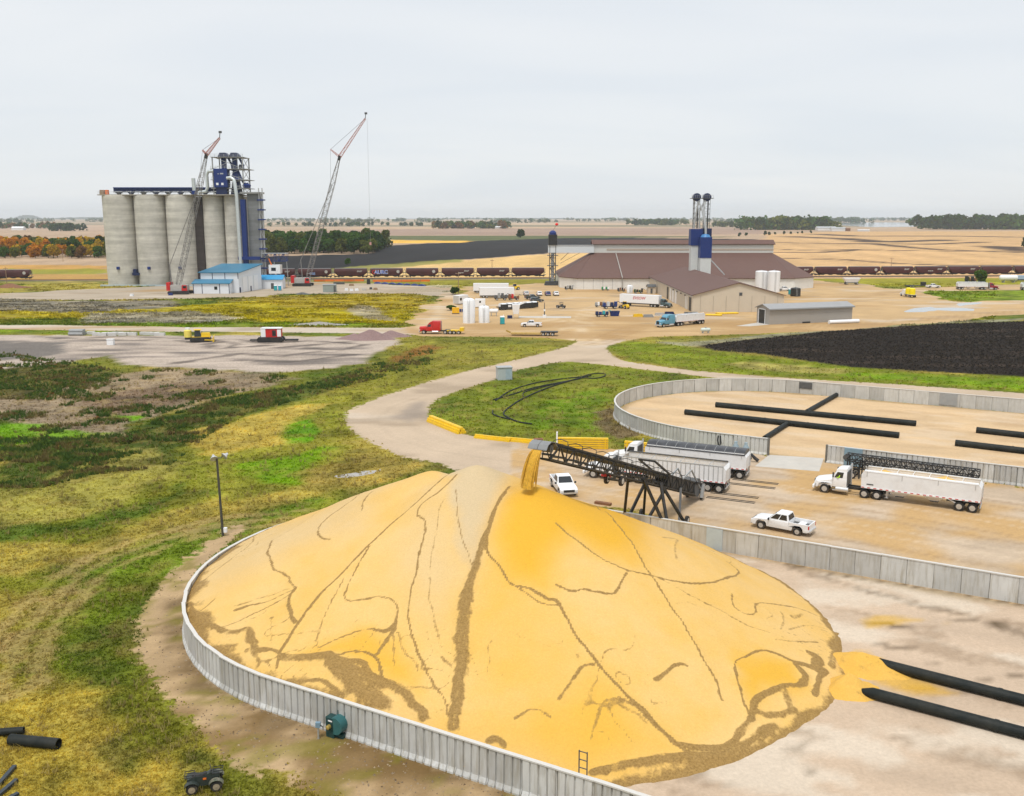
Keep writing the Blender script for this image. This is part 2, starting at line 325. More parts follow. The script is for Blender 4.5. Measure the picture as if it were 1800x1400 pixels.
# grass and soil patches: (polygon, colour, softness m, strength)
DKG, OLV, STR, VIV, BRN, GRYD, STRO = (0.028, 0.05, 0.010), (0.085, 0.10, 0.018), (0.36, 0.27, 0.075), (0.095, 0.20, 0.012), (0.14, 0.095, 0.06), (0.30, 0.265, 0.225), (0.33, 0.25, 0.075)
PATCH = [
    (gz(ZA, [(0,640),(300,560),(700,470),(1000,380),(1350,330),(1800,180),(1800,420),(1500,420),(1400,640),(1100,800),(700,1000),(0,1100)]), (0.19, 0.19, 0.035), 6, 0.75),
    (gz(ZA, [(0,500),(200,500),(450,480),(600,440),(900,340),(1300,270),(1800,120),(1800,190),(1500,270),(1200,350),(1000,410),(850,500),(700,620),(400,650),(200,700),(0,760)]), DKG, 3, 0.85),
    (gz(ZA, [(-300,340),(0,320),(300,250),(700,205),(1100,230),(1250,250),(900,330),(600,420),(450,490),(200,500),(0,420),(-300,440)]), (0.23, 0.175, 0.125), 3, 0.9),
    (gz(ZA, [(350,340),(700,270),(1000,270),(900,320),(650,380),(420,430)]), (0.13, 0.09, 0.06), 3, 0.8),
    (gz(ZA, [(-300,170),(0,150),(260,190),(500,230),(350,270),(150,330),(-300,330)]), (0.075, 0.065, 0.022), 3, 0.9),
    (gz(ZA, [(-300,430),(0,430),(300,460),(440,480),(200,530),(-300,520)]), VIV, 2, 0.85),
    (gz(ZA, [(470,400),(600,408),(560,432),(460,420)]), VIV, 1, 0.9),
    (gz(ZA, [(1180,450),(1290,420),(1345,470),(1280,520),(1180,515)]), VIV, 1, 0.95),
    (gz(ZA, [(1000,610),(1340,540),(1330,590),(1230,640),(1240,690),(1100,690)]), VIV, 2, 0.7),
    (gz(ZA, [(800,470),(1200,370),(1400,350),(1200,430),(1150,520),(900,570),(780,540)]), STR, 2, 0.85),
    (gz(ZA, [(1270,640),(1500,560),(1760,600),(1600,690),(1300,700)]), (0.20, 0.15, 0.045), 2, 0.8),
    (gz(ZA, [(-300,740),(200,690),(420,560),(640,540),(760,640),(500,760),(200,860),(-300,900)]), (0.28, 0.24, 0.075), 3, 0.6),
    (gz(ZA, [(-300,880),(300,850),(500,800),(750,690),(860,720),(700,790),(400,880),(-300,960)]), (0.05, 0.085, 0.014), 2, 0.85),
    (gz(ZA, [(-300,960),(350,930),(700,800),(1100,740),(1500,640),(1780,600),(1700,660),(1300,740),(1000,820),(700,890),(500,960),(300,1040),(-300,1100)]), STRO, 2, 0.65),
    (gz(ZA, [(350,1060),(700,900),(1000,815),(1300,755),(1100,850),(850,980),(740,1060)]), (0.075, 0.125, 0.016), 2, 0.85),
    (gz(ZD, [(250,480),(560,250),(900,100),(1050,80),(900,240),(700,420),(640,560),(640,760),(420,880),(180,760)]), (0.11, 0.145, 0.022), 3, 0.8),
    (gz(ZD, [(300,640),(560,560),(620,820),(560,1000),(380,900)]), (0.055, 0.075, 0.014), 3, 0.8),
    (gz(ZD, [(-200,860),(100,800),(300,880),(560,1000),(640,1040),(900,1250),(900,1500),(-200,1500)]), (0.33, 0.25, 0.065), 5, 0.75),
    (gz(ZD, [(480,1150),(620,1090),(740,1180),(640,1290),(500,1200)]), (0.06, 0.075, 0.015), 1.2, 0.8),
    (gz(ZD, [(880,1180),(1000,1170),(1040,1240),(900,1260)]), (0.07, 0.08, 0.018), 0.8, 0.8),
    (gz(ZD, [(620,1010),(840,1100),(860,1180),(700,1140)]), (0.10, 0.11, 0.02), 1.0, 0.7),
    (gz(ZD, [(920,1260),(1200,1220),(1500,1360),(1500,1450),(1000,1450)]), (0.14, 0.15, 0.03), 2.0, 0.8),
    # island between the roads, verge, field margins
    (gp([(753,714),(771,701),(871,667),(1002,636),(1133,650),(1283,668),(1120,690),(1075,720),(1090,770),(950,779),(818,763)]), (0.13, 0.15, 0.024), 4, 0.75),
    (gz(ZB, [(630,440),(760,380),(800,430),(700,470)]), (0.07, 0.10, 0.018), 2, 0.8),
    (gz(ZB, [(1200,430),(1500,360),(1640,330),(1640,400),(1560,560),(1250,560)]), (0.085, 0.15, 0.015), 3, 0.7),
    (gz(ZB, [(1570,480),(1660,420),(1700,520),(1800,590),(1700,620),(1600,560)]), (0.11, 0.08, 0.045), 1.5, 0.95),
    (gp([(1066,612),(1110,600),(1228,612),(1400,634),(1600,654),(1800,664),(2400,692),(2400,722),(1800,690),(1383,664),(1217,650),(1100,634)]), (0.13, 0.16, 0.02), 2, 0.85),
    (gp([(1450,655),(1600,658),(1800,668),(2400,700),(2400,716),(1800,684),(1500,664)]), (0.12, 0.20, 0.012), 1.5, 0.7),
    (gp([(1260,640),(1330,636),(1500,652),(1480,658),(1330,652)]), (0.30, 0.26, 0.09), 1.5, 0.8),
    (gp([(1150,598),(1300,592),(1500,578),(1640,567),(1800,560),(1800,564),(1640,570),(1450,584),(1290,602),(1228,610),(1160,604)]), (0.20, 0.19, 0.13), 1.5, 0.9),
    (gp([(1130,600),(1180,590),(1280,590),(1300,594),(1200,602)]), (0.17, 0.16, 0.025), 1.5, 0.8),
    (gp([(700,588),(850,590),(1020,600),(996,610),(933,627),(840,648),(747,673),(600,720),(560,700),(640,640),(700,604)]), (0.17, 0.16, 0.032), 4, 0.8),
    (gp([(715,590),(860,592),(1000,600),(900,606),(780,602)]), (0.09, 0.10, 0.02), 2, 0.8),
    (gz(ZB, [(480,120),(620,90),(690,100),(560,150),(440,200),(400,180)]), (0.16, 0.07, 0.025), 2, 0.8),
    # silo site, left
    (gp([(-600,528),(0,524),(120,530),(300,528),(330,545),(150,556),(0,560),(-600,560)]), (0.17, 0.15, 0.125), 3, 0.9),
    (gp([(-600,548),(0,546),(150,550),(300,540),(420,530),(740,520),(735,545),(700,572),(560,572),(400,560),(200,560),(0,560),(-600,560)]), (0.28, 0.23, 0.025), 4, 0.9),
    (gp([(430,522),(700,516),(760,520),(740,540),(640,548),(500,540)]), (0.24, 0.18, 0.03), 4, 0.7),
    (gp([(150,552),(350,548),(420,560),(330,572),(150,570)]), (0.22, 0.20, 0.175), 3, 0.8),
    (gp([(630,535),(670,545),(690,565),(640,560),(610,545)]), (0.25, 0.22, 0.17), 2, 0.8),
    (gp([(160,568),(560,568),(705,570),(560,575),(330,576),(160,574)]), (0.10, 0.15, 0.014), 2, 0.85),
    (gp([(-600,578),(0,580),(130,582),(330,585),(330,590),(0,588),(-600,586)]), (0.11, 0.16, 0.014), 1.5, 0.85),
    (gp([(-600,596),(0,598),(90,600),(130,612),(100,624),(0,630),(-600,640)]), (0.10, 0.095, 0.09), 4, 0.9),
    (gp([(-600,500),(0,503),(180,500),(180,508),(0,515),(-600,518)]), (0.28, 0.23, 0.06), 2, 0.8),
    (gp([(690,505),(790,500),(800,512),(760,520),(700,515)]), (0.28, 0.25, 0.19), 2, 0.8),
    # verge by the railway
    (gp([(660,494),(990,491),(990,499),(880,503),(660,500)]), (0.20, 0.18, 0.03), 2, 0.85),
    (gp([(1398,491),(1800,488),(2400,486),(2400,496),(1800,500),(1587,506),(1516,499),(1420,493)]), (0.22, 0.21, 0.03), 2, 0.85),
    (gp([(1617,512),(1800,510),(2400,508),(2400,524),(1800,529),(1702,531),(1641,522)]), (0.12, 0.17, 0.02), 3, 0.9),
    # fields beyond the railway
    (gp([(-900,459),(190,467),(190,478),(-900,478)]), (0.42, 0.25, 0.09), 2, 1), (gp([(-900,476),(190,473),(190,482),(-900,485)]), (0.22, 0.22, 0.04), 3, 0.9),
    (gp([(-900,485),(190,482),(430,486),(430,494),(-900,494)]), (0.36, 0.22, 0.08), 2, 0.9),
    (gp([(1330,490),(1345,412),(1480,407.5),(2900,403),(2900,486)]), (0.46, 0.305, 0.165), 3, 1),
    (gp([(540,488),(640,470),(800,459),(960,447),(1340,440),(1340,490)]), (0.50, 0.345, 0.165), 3, 1),
    (gp([(430,488),(430,452),(660,446),(640,434),(820,425),(990,417),(1330,421),(1330,425),(1060,431),(960,446),(800,458),(640,470),(560,488)]), (0.020, 0.019, 0.020), 2, 1),
    (gp([(560,475),(660,466),(800,456),(820,460),(700,470),(620,480)]), (0.20, 0.19, 0.06), 2, 0.9),
    (gp([(640,428.5),(640,421.5),(830,424),(815,427)]), (0.60, 0.37, 0.10), 1, 1),
    (gp([(430,421),(640,414.5),(990,414.5),(1330,417),(990,419),(830,424),(640,421)]), (0.10, 0.11, 0.05), 1, 1),
    (gp([(430,420),(600,404),(640,401),(1340,398),(1345,412),(990,414.3),(640,414.3)]), (0.30, 0.215, 0.165), 1, 1),
    (gp([(600,404),(1340,399),(1340,394),(640,395)]), (0.42, 0.30, 0.20), 1, 1),
    (gp([(-900,402),(-900,396),(420,398),(420,406)]), (0.37, 0.27, 0.20), 1, 1),
]
SWALES = [(ZF, [(0,320),(350,330),(560,322),(830,330),(1800,340)], 2.2), (ZF, [(0,345),(300,345),(650,325)], 3), (ZF, [(60,385),(500,395),(900,425),(1300,438),(1800,436)], 3.2),
          (ZF, [(0,272),(400,280),(1100,285),(1500,270)], 3), (ZF, [(300,212),(640,228),(1200,225),(1800,235)], 4), (ZF, [(100,230),(500,245),(780,270),(1200,255)], 5),
          (ZF, [(700,280),(900,300),(1200,325),(1800,345)], 3.5), (ZF, [(1560,300),(1660,305),(1760,330)], 7)]
STAINS = [(ZH, [(740,360),(1000,430),(1250,500),(1500,560),(1800,650)], 0.8, 0.45), (ZH, [(1100,612),(1180,610),(1280,632)], 0.4, 0.7), (ZH, [(1480,590),(1600,588),(1720,612)], 0.6, 0.8),
          (ZH, [(1160,705),(1290,725)], 0.35, 0.6), (ZH, [(560,290),(900,380),(1300,440),(1800,520)], 0.35, 0.6), (ZH, [(740,1230),(790,1150)], 0.4, 0.4), (ZH, [(450,1330),(500,1340)], 0.5, 0.4),
          (ZH, [(1700,840),(1800,850)], 0.3, 0.6), (ZH, [(1340,800),(1400,795)], 0.25, 0.5), (ZH, [(1480,840),(1640,860)], 0.25, 0.5), (ZH, [(820,1290),(850,1240)], 0.3, 0.4), (ZH, [(330,1300),(360,1240)], 0.4, 0.4)]
ROADC = gp([(1040,612),(960,632),(860,662),(760,690),(690,715),(660,740),(690,768),(760,792),(900,812),(1100,845)])
TRACKC = gz(ZD, [(1500,20),(1100,60),(800,140),(560,225),(400,310),(250,450),(130,580),(60,720),(20,860)])

def mixc(c, col, w_): return c * (1 - w_[:, None]) + np.array(col)[None, :] * w_[:, None]
def ground_colour(P):
    """albedo of the unpaved, ungravelled ground at world points P (n,2)"""
    x, y = P[:, 0], P[:, 1]; dist = np.hypot(x, y)
    far = sstep(430, 520, y)
    big = fbm(x, y, 14, 4, 3); mid = fbm(x, y, 4.0, 4, 9); sm = fbm(x, y, 1.3, 3, 21)
    c = np.tile(np.array((0.15, 0.15, 0.028)), (len(P), 1))
    c = mixc(c, (0.07, 0.095, 0.016), sstep(0.5, 0.72, big))
    c = mixc(c, (0.30, 0.235, 0.065), sstep(0.52, 0.30, big) * 0.8)
    c = mixc(c, (0.36, 0.265, 0.185), far)
    wob = (mid - 0.5) * 2
    for poly, col, soft, st in PATCH:
        m = sdist(P, poly, 30)
        k = m > -29
        if not k.any(): continue
        amp = soft * 1.3 * np.where(y[k] > 500, 2.0, 1.0)
        ww = sstep(-soft * 0.5, soft * 0.5, m[k] + wob[k] * amp) * st
        c[k] = c[k] * (1 - ww[:, None]) + np.array(col)[None, :] * ww[:, None]
    near = sstep(485, 440, y)
    gm = 1.12 + ((mid - 0.5) * 1.2 + (sm - 0.5) * 0.8) * (0.25 + 0.75 * near)
    c = c * np.clip(gm, 0.45, 1.7)[:, None]
    c = c * (1 + (fbm(x * 0.3, y, 2.6, 4, 73) - 0.5) * 1.3 * sstep(200, 260, y) * near)[:, None]
    # straw and dark flecks in the sward
    fl = sstep(0.58, 0.72, fbm(x, y, 2.2, 3, 41)) * near
    c = mixc(c, (0.33, 0.25, 0.09), fl * 0.3 * (c[:, 1] > 0.05))
    fd = sstep(0.60, 0.74, fbm(x, y, 2.9, 3, 77)) * near
    c = mixc(c, (0.035, 0.045, 0.014), fd * 0.3)
    # two-rut track through the grass
    d, _ = ldist(P, TRACKC, 5)
    for off in (0.0, 1.9):
        c = mixc(c, (0.38, 0.28, 0.13), sstep(0.75, 0.25, np.abs(d - off) + (sm - 0.5) * 1.8 + (mid - .5) * 1.6) * 0.5 * (d < 4.5))
    # dirt lot and ploughed field
    m = sdist(P, LOT, 8) + wob * 2.5
    st = fbm(x * 0.35 + y * 0.1, y * 1.6, 3.0, 4, 15)
    st2 = fbm(x * 0.3 - y * .2, y * 2.2, 1.6, 4, 16); lot = np.array((0.41, 0.345, 0.29))[None, :] * (0.55 + 0.5 * st + 0.42 * st2)[:, None]
    lot = mixc(lot, (0.10, 0.09, 0.085), sstep(0.55, 0.75, fbm(x * 0.4, y * 1.3, 9, 4, 5)) * 0.75)
    wv = sstep(-0.6, 0.6, m); c = c * (1 - wv[:, None]) + lot * wv[:, None]
    c = mixc(c, (0.10, 0.095, 0.09), sstep(-2, 2, sdist(P, gp([(-600,600),(0,600),(100,602),(125,612),(95,626),(0,632),(-600,660)]), 8) + wob * 4) * 0.8)
    for ln in ([(300,598),(345,603),(380,598),(420,606),(390,614),(360,610)], [(420,598),(470,604),(540,600)], [(60,592),(180,598),(300,600)], [(400,600),(360,606),(400,612),(470,608)], [(480,612),(560,606),(640,598),(700,590)], [(300,640),(420,622),(500,626),(560,618)], [(560,600),(640,606),(600,616),(540,612)], [(100,596),(220,592),(340,596)], [(420,634),(520,636),(620,624)]):
        d, _ = ldist(P, gp(ln), 5); c = mixc(c, (0.10, 0.085, 0.075), sstep(1.4, 0.5, d + (mid - 0.5) * 3) * 0.8)
    m = sdist(P, PLOW, 12) + wob * 1.2
    pl = np.array((0.016, 0.012, 0.0095))[None, :] * (0.5 + 1.0 * fbm(x * 0.5 + y * 0.9, y * 0.5 - x * 0.9 * 0.15, 1.4, 3, 8))[:, None]
    pl = mixc(pl, (0.055, 0.040, 0.030), sstep(0.50, 0.75, fbm(x * 0.15 + y * .05, y, 4, 5, 13)) * 0.8)
    wv = sstep(-0.7, 0.7, m); c = c * (1 - wv[:, None]) + pl * wv[:, None]
    # swales and drill rows in the harvested fields
    ff = (y > 495)
    if ff.any():
        k = np.where(ff)[0]; Pk = P[k]
        rows = np.sin((Pk[:, 0] * 0.94 - Pk[:, 1] * 0.10) * 0.16) * 0.5 + 0.5
        c[k] *= (0.93 + 0.14 * rows * sstep(1800, 700, Pk[:, 1]))[:, None]
        c[k] *= (0.82 + 0.36 * fbm(Pk[:, 0] * 0.25, Pk[:, 1], 60, 4, 51))[:, None]
        for zm, ln, hw in SWALES:
            gl = gz(zm, ln); d, _ = ldist(Pk, gl, 60)
            sc_ = hw * (np.array(gl)[:, 1].mean() / 500) ** 1.6
            c[k] = mixc(c[k], (0.05, 0.037, 0.032), sstep(1.35, 0.45, d / sc_ + (fbm(Pk[:, 0] * 0.2, Pk[:, 1], 12, 3, 5) - 0.5) * 1.2) * 0.95)
        # far strips of land
        strip = fbm(Pk[:, 0] * 0.12, Pk[:, 1], 260, 3, 88); fr = sstep(2300, 3200, Pk[:, 1])
        c[k] = mixc(c[k], (0.16, 0.155, 0.10), sstep(0.52, 0.6, strip) * fr * 0.8)
        c[k] = mixc(c[k], (0.46, 0.35, 0.24), sstep(0.46, 0.38, strip) * fr * 0.8)
    lm = (c @ np.array((.3, .55, .15)))[:, None]; c = lm + (c - lm) * 1.12
    return np.clip(c, 0.006, 0.85)
def gravel_colour(P):
    """gravel albedo, signed distance of gravel edge, class id"""
    x, y = P[:, 0], P[:, 1]
    sg = np.full(len(P), -8.0); c = np.tile(np.array((0.46, 0.39, 0.31)), (len(P), 1)); cls = np.zeros(len(P), int)
    for poly, col in GRAVEL:
        m = sdist(P, poly, 8); k = m > sg; c[k] = col; sg = np.maximum(sg, m)
    sg = np.where(y > 230, sg + (fbm(x * 0.35, y, 9, 4, 44) - 0.5) * 16 * sstep(230, 300, y), sg)
    cls[sg > 0] = 1
    n1 = fbm(x, y, 6, 4, 61); u = x * U[0] + y * U[1]; v = x * NV[0] + y * NV[1]
    st = fbm(u * 0.10, v, 0.9, 4, 33); yz = (v > 80) & (v < 122) & (x > 0)
    c = c * np.where(yz, 0.80 + 0.42 * st, 0.86 + 0.28 * n1)[:, None]
    c[yz] = mixc(c[yz], (0.47, 0.315, 0.16), sstep(0.30, 0.65, n1[yz]) * 0.75)
    d, _ = ldist(P, ROADC, 8); rt = vnoise(d * 1.3, d * 0 + 3.3, 4)
    c = np.where((d < 8)[:, None], c * (0.86 + 0.26 * rt)[:, None], c)
    wv = (fbm(u, v * 0 + 1.0, 14, 3, 83) - 0.5) * 3.0
    for k_, v0 in enumerate((88.5, 90.6, 94.0, 96.2, 98.9, 101.1, 104.6, 106.7, 111.0, 113.1)):
        tr = sstep(0.42, 0.12, np.abs(v - v0 - wv * (0.4 + 0.12 * k_)) + (n1 - 0.5) * 0.5) * yz
        c = mixc(c, (0.60, 0.50, 0.39) if k_ // 2 % 2 else (0.30, 0.215, 0.14), tr * 0.45)
    for k_, ln in enumerate(([(1035,606),(1010,580),(960,560),(900,548)], [(1045,604),(1100,582),(1250,582),(1400,578),(1640,560),(1900,540)], [(1030,604),(1020,570),(1040,545),(1090,525),(1150,522)], [(1060,598),(1120,575),(1180,566),(1300,570)], [(720,585),(800,583),(920,582),(1030,598)], [(1400,580),(1440,548),(1500,525),(1560,515),(1640,508)], [(750,580),(770,550),(800,525)], [(1000,585),(930,590),(850,588)])):
        d2, _ = ldist(P, gp(ln), 6)
        for o_ in (0.9, 2.9): c = mixc(c, (0.30, 0.20, 0.115) if k_ % 2 else (0.60, 0.49, 0.36), sstep(0.7, 0.2, np.abs(d2 - o_) + (n1 - 0.5) * 1.0) * 0.5)
    c = mixc(c, (0.29, 0.235, 0.18), sstep(0.60, 0.76, fbm(x * 0.5, y, 7, 4, 71)) * np.where(yz, 0.25, 0.6))
    c = mixc(c, (0.56, 0.50, 0.43), sstep(0.62, 0.78, fbm(x * 0.4, y, 9, 4, 19)) * 0.55)
    m = sdist(P, gp([(690,722),(740,708),(757,716),(760,735),(720,742),(690,738)]), 5)
    c = mixc(c, (0.24, 0.21, 0.185), sstep(-1.5, 1.5, m + (n1 - 0.5) * 7) * 0.65)
    ym = y > 240                     # wide yard: wheel arcs and damp brown patches
    c[ym] = mixc(c[ym], (0.36, 0.245, 0.14), sstep(0.5, 0.72, fbm(x[ym] * 0.45, y[ym], 16, 4, 29)) * 0.75)
    # ring of dirt round the near bunker
    m = sdist(P, RING, 8) + (n1 - 0.5) * 2.5; rd = np.hypot(x - C1[0], y - C1[1])
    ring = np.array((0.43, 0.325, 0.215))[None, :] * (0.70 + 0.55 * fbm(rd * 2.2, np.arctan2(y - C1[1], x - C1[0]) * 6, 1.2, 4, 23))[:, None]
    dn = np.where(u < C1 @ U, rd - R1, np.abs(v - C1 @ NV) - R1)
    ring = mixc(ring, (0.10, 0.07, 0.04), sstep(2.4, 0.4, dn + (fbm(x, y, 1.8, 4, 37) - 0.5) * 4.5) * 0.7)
    fb_ = fbm(x, y, 2.6, 4, 58); ring = mixc(ring, (0.15, 0.10, 0.05), sstep(66, 52, y) * sstep(0.38, 0.62, fb_) * 0.75)
    ring = mixc(ring, (0.16, 0.15, 0.04), sstep(0.58, 0.70, fbm(x, y, 1.6, 4, 47)) * 0.6)
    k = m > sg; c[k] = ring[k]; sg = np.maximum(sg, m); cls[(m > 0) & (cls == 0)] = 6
    # bunker floors
    for i, (sp, col) in enumerate(((STAD1, (0.50, 0.405, 0.32)), (STAD2, (0.56, 0.43, 0.295)))):
        m = sdist(P, sp, 8); ins = m > -0.02
        f = np.array(col)[None, :] * (0.82 + 0.36 * fbm(u * 0.45, v, 2.5, 5, 91 + i))[:, None]
        f = mixc(f, (0.62, 0.55, 0.465), sstep(0.52, 0.66, fbm(u * 0.4, v, 3.0, 4, 55 + i)) * (0.75 if i == 0 else 0.25))
        f = mixc(f, (0.33, 0.22, 0.14) if i else (0.24, 0.18, 0.13), sstep(0.60, 0.74, fbm(u * 0.35, v, 2.0, 4, 66 + i)) * (0.25 if i else 0.5))
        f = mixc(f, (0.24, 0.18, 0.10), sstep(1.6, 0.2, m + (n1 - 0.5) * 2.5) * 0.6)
        if i == 0:
            for zm, ln, hw, s_ in STAINS:
                d, _ = ldist(P, gz(zm, ln), 6)
                f = mixc(f, (0.07, 0.05, 0.03), sstep(hw, hw * 0.2, d + (fbm(u * 0.3, v, 0.7, 4, 5) - 0.5) * hw * 3) * s_)
            yel = sdist(P, gz(ZH, [(1060,740),(1180,800),(1320,860),(1500,930),(1300,920),(1130,870)]), 6)
            f = mixc(f, (0.60, 0.36, 0.06), sstep(-0.5, 0.8, yel + (n1 - 0.5) * 2) * 0.6)
            yel = sdist(P, gz(ZH, [(1080,590),(1140,570),(1300,580),(1480,610),(1300,600),(1100,620)]), 6)
            f = mixc(f, (0.60, 0.38, 0.08), sstep(-0.4, 0.4, yel + (n1 - 0.5) * 2) * 0.5)
        c[ins] = f[ins]; sg = np.where(ins, np.maximum(sg, m + 1.5), sg); cls[ins] = 2
    lm = (c @ np.array((.3, .55, .15)))[:, None]; c = (lm + (c - lm) * 1.3) * 0.95
    return np.clip(c, 0.02, 0.8), sg, cls

def terrain_material():
    m = bpy.data.materials.new('terrain'); m.use_nodes = True; t = m.node_tree; b = t.nodes['Principled BSDF']
    N = lambda ty, **k: (lambda n: ([setattr(n, a, v) for a, v in k.items()], n)[1])(t.nodes.new(ty))
    L = t.links.new
    b.inputs['Roughness'].default_value = 0.95; b.inputs['Specular IOR Level'].default_value = 0.1
    a1 = N('ShaderNodeAttribute', attribute_name='soil'); a2 = N('ShaderNodeAttribute', attribute_name='gravel'); a3 = N('ShaderNodeAttribute', attribute_name='edge')
    geo = N('ShaderNodeNewGeometry')
    n1 = N('ShaderNodeTexNoise'); n1.inputs['Scale'].default_value = 0.9; n1.inputs['Detail'].default_value = 7; n1.inputs['Roughness'].default_value = 0.65
    n2 = N('ShaderNodeTexNoise'); n2.inputs['Scale'].default_value = 4.5; n2.inputs['Detail'].default_value = 5; n2.inputs['Roughness'].default_value = 0.7
    n3 = N('ShaderNodeTexNoise'); n3.inputs['Scale'].default_value = 1.7; n3.inputs['Detail'].default_value = 6; n3.inputs['Roughness'].default_value = 0.7
    for n in (n1, n2, n3): L(geo.outputs['Position'], n.inputs['Vector'])
    # ragged edge between gravel and sward
    ns = N('ShaderNodeMath', operation='MULTIPLY_ADD'); L(n1.outputs['Fac'], ns.inputs[0]); ns.inputs[1].default_value = 4.2; ns.inputs[2].default_value = -2.1
    ad = N('ShaderNodeMath', operation='ADD'); L(a3.outputs['Fac'], ad.inputs[0]); L(ns.outputs[0], ad.inputs[1])
    mk = N('ShaderNodeMapRange'); mk.interpolation_type = 'SMOOTHSTEP'; mk.inputs['From Min'].default_value = -0.35; mk.inputs['From Max'].default_value = 0.35; L(ad.outputs[0], mk.inputs['Value'])
    # grain on each
    def grain(src, noise, lo, hi):
        r = N('ShaderNodeMapRange'); r.inputs['From Min'].default_value = 0.3; r.inputs['From Max'].default_value = 0.7; r.inputs['To Min'].default_value = lo; r.inputs['To Max'].default_value = hi
        L(noise.outputs['Fac'], r.inputs['Value']); s = N('ShaderNodeVectorMath', operation='SCALE'); L(src, s.inputs[0]); L(r.outputs[0], s.inputs['Scale']); return s.outputs[0]
    s1 = grain(grain(a1.outputs['Color'], n2, 0.55, 1.5), n3, 0.72, 1.25); s2 = grain(grain(a2.outputs['Color'], n2, 0.90, 1.09), n3, 0.93, 1.06)
    mx_ = N('ShaderNodeMix', data_type='RGBA'); L(mk.outputs[0], mx_.inputs[0]); L(s1, mx_.inputs[6]); L(s2, mx_.inputs[7]); L(mx_.outputs[2], b.inputs['Base Color'])
    bp = N('ShaderNodeBump'); bp.inputs['Distance'].default_value = 0.12
    inv = N('ShaderNodeMapRange'); inv.inputs['To Min'].default_value = 0.9; inv.inputs['To Max'].default_value = 0.18; L(mk.outputs[0], inv.inputs['Value']); L(inv.outputs[0], bp.inputs['Strength'])
    L(n2.outputs['Fac'], bp.inputs['Height']); L(bp.outputs[0], b.inputs['Normal'])
    return m
TERR = terrain_material()
FIELD_T = [PATCH[i][0] for i in range(len(PATCH)) if PATCH[i][1] in ((0.46, 0.305, 0.165), (0.50, 0.345, 0.165))]
def spread(lo, hi, step, outer, grow=1.35):
    a = list(np.arange(lo, hi + step * 0.5, step)); s_ = step
    l = [a[0]]; 
    while l[-1] > -outer: s_ *= grow; l.append(l[-1] - s_)
    s_ = step; r = [a[-1]]
    while r[-1] < outer: s_ *= grow; r.append(r[-1] + s_)
    return np.array(l[::-1][:-1] + a + r[1:])
OUT = 12000.0
zones = [(spread(-85, 95, 0.6, OUT), np.arange(34, 172.01, 0.6)),
         (spread(-270, 270, 1.5, OUT), np.arange(172, 502.01, 1.5)),
         (None, None),
         (spread(-80, 90, 8, OUT), np.array([-OUT, -5000, -2000, -800, -300, -100, -40, 0, 12, 20, 26, 30, 34]))]
parts = {}
for zi, (xs, ys) in enumerate(zones):
    if xs is None:                           # far land: rows further and further apart, wider with distance
        ys = [502.0]
        while ys[-1] < OUT: ys.append(ys[-1] * 1.016 + 1.0)
        ys = np.array(ys); ys[-1] = OUT
        fr = np.concatenate([[-24.0, -6, -2.5, -1.2], np.linspace(-0.75, 0.75, 281), [1.2, 2.5, 6, 24.0]])
        X = np.clip(ys[:, None] * fr[None, :], -OUT, OUT)
        Yg = np.repeat(ys[:, None], len(fr), 1)
        nx = len(fr); ny = len(ys)
    else:
        X, Yg = np.meshgrid(xs, ys); ny, nx = X.shape
    P = np.stack([X.ravel(), Yg.ravel()], 1)
    soil = ground_colour(P); grav, sg, cls = gravel_colour(P)
    cls[(cls == 0) & (sdist(P, LOT, 8) > 0)] = 5
    cls[(cls == 0) & (sdist(P, PLOW, 8) > 0)] = 3
    for k_, ft in enumerate(FIELD_T): cls[(cls == 0) & (sdist(P, ft, 8) > 0)] = 7 + k_
    if zi == 3: sg[:] = np.minimum(sg, -8)
    i = np.arange((ny - 1) * (nx - 1)); r_, c_ = i // (nx - 1), i % (nx - 1); a = r_ * nx + c_
    Q = np.stack([a, a + 1, a + nx + 1, a + nx], 1); fc = cls[a]
    for k_ in np.unique(fc): parts.setdefault(int(k_), []).append((P, soil, grav, sg, Q[fc == k_]))
NAMES = {0: 'ground', 1: 'gravel_road', 2: 'bunker_floor', 3: 'plowed_field', 5: 'dirt_lot', 6: 'dirt_track', 7: 'stubble_field', 8: 'stubble_field'}
for k_, lst in parts.items():
    VV = []; SO = []; GR = []; ED = []; QQ = []; off = 0
    for P, soil, grav, sg, Q in lst:
        used, inv = np.unique(Q, return_inverse=True); inv = inv.reshape(Q.shape)
        VV.append(np.concatenate([P[used], np.zeros((len(used), 1))], 1)); SO.append(soil[used]); GR.append(grav[used]); ED.append(sg[used]); QQ.append(inv + off); off += len(used)
    V = np.concatenate(VV); Q = np.concatenate(QQ); me = bpy.data.meshes.new(NAMES[k_])
    me.vertices.add(len(V)); me.vertices.foreach_set('co', V.astype(np.float32).ravel())
    me.loops.add(Q.size); me.loops.foreach_set('vertex_index', Q.astype(np.int32).ravel())
    me.polygons.add(len(Q)); me.polygons.foreach_set('loop_start', np.arange(0, Q.size, 4, dtype=np.int32)); me.polygons.foreach_set('loop_total', np.full(len(Q), 4, np.int32))
    me.update(calc_edges=True)
    for nm, arr in (('soil', np.concatenate(SO)), ('gravel', np.concatenate(GR))):
        at = me.attributes.new(nm, 'FLOAT_COLOR', 'POINT'); at.data.foreach_set('color', np.concatenate([arr, np.ones((len(arr), 1))], 1).astype(np.float32).ravel())
    at = me.attributes.new('edge', 'FLOAT', 'POINT'); at.data.foreach_set('value', np.concatenate(ED).astype(np.float32))
    tag(link(NAMES[k_], me, TERR), kind='structure')

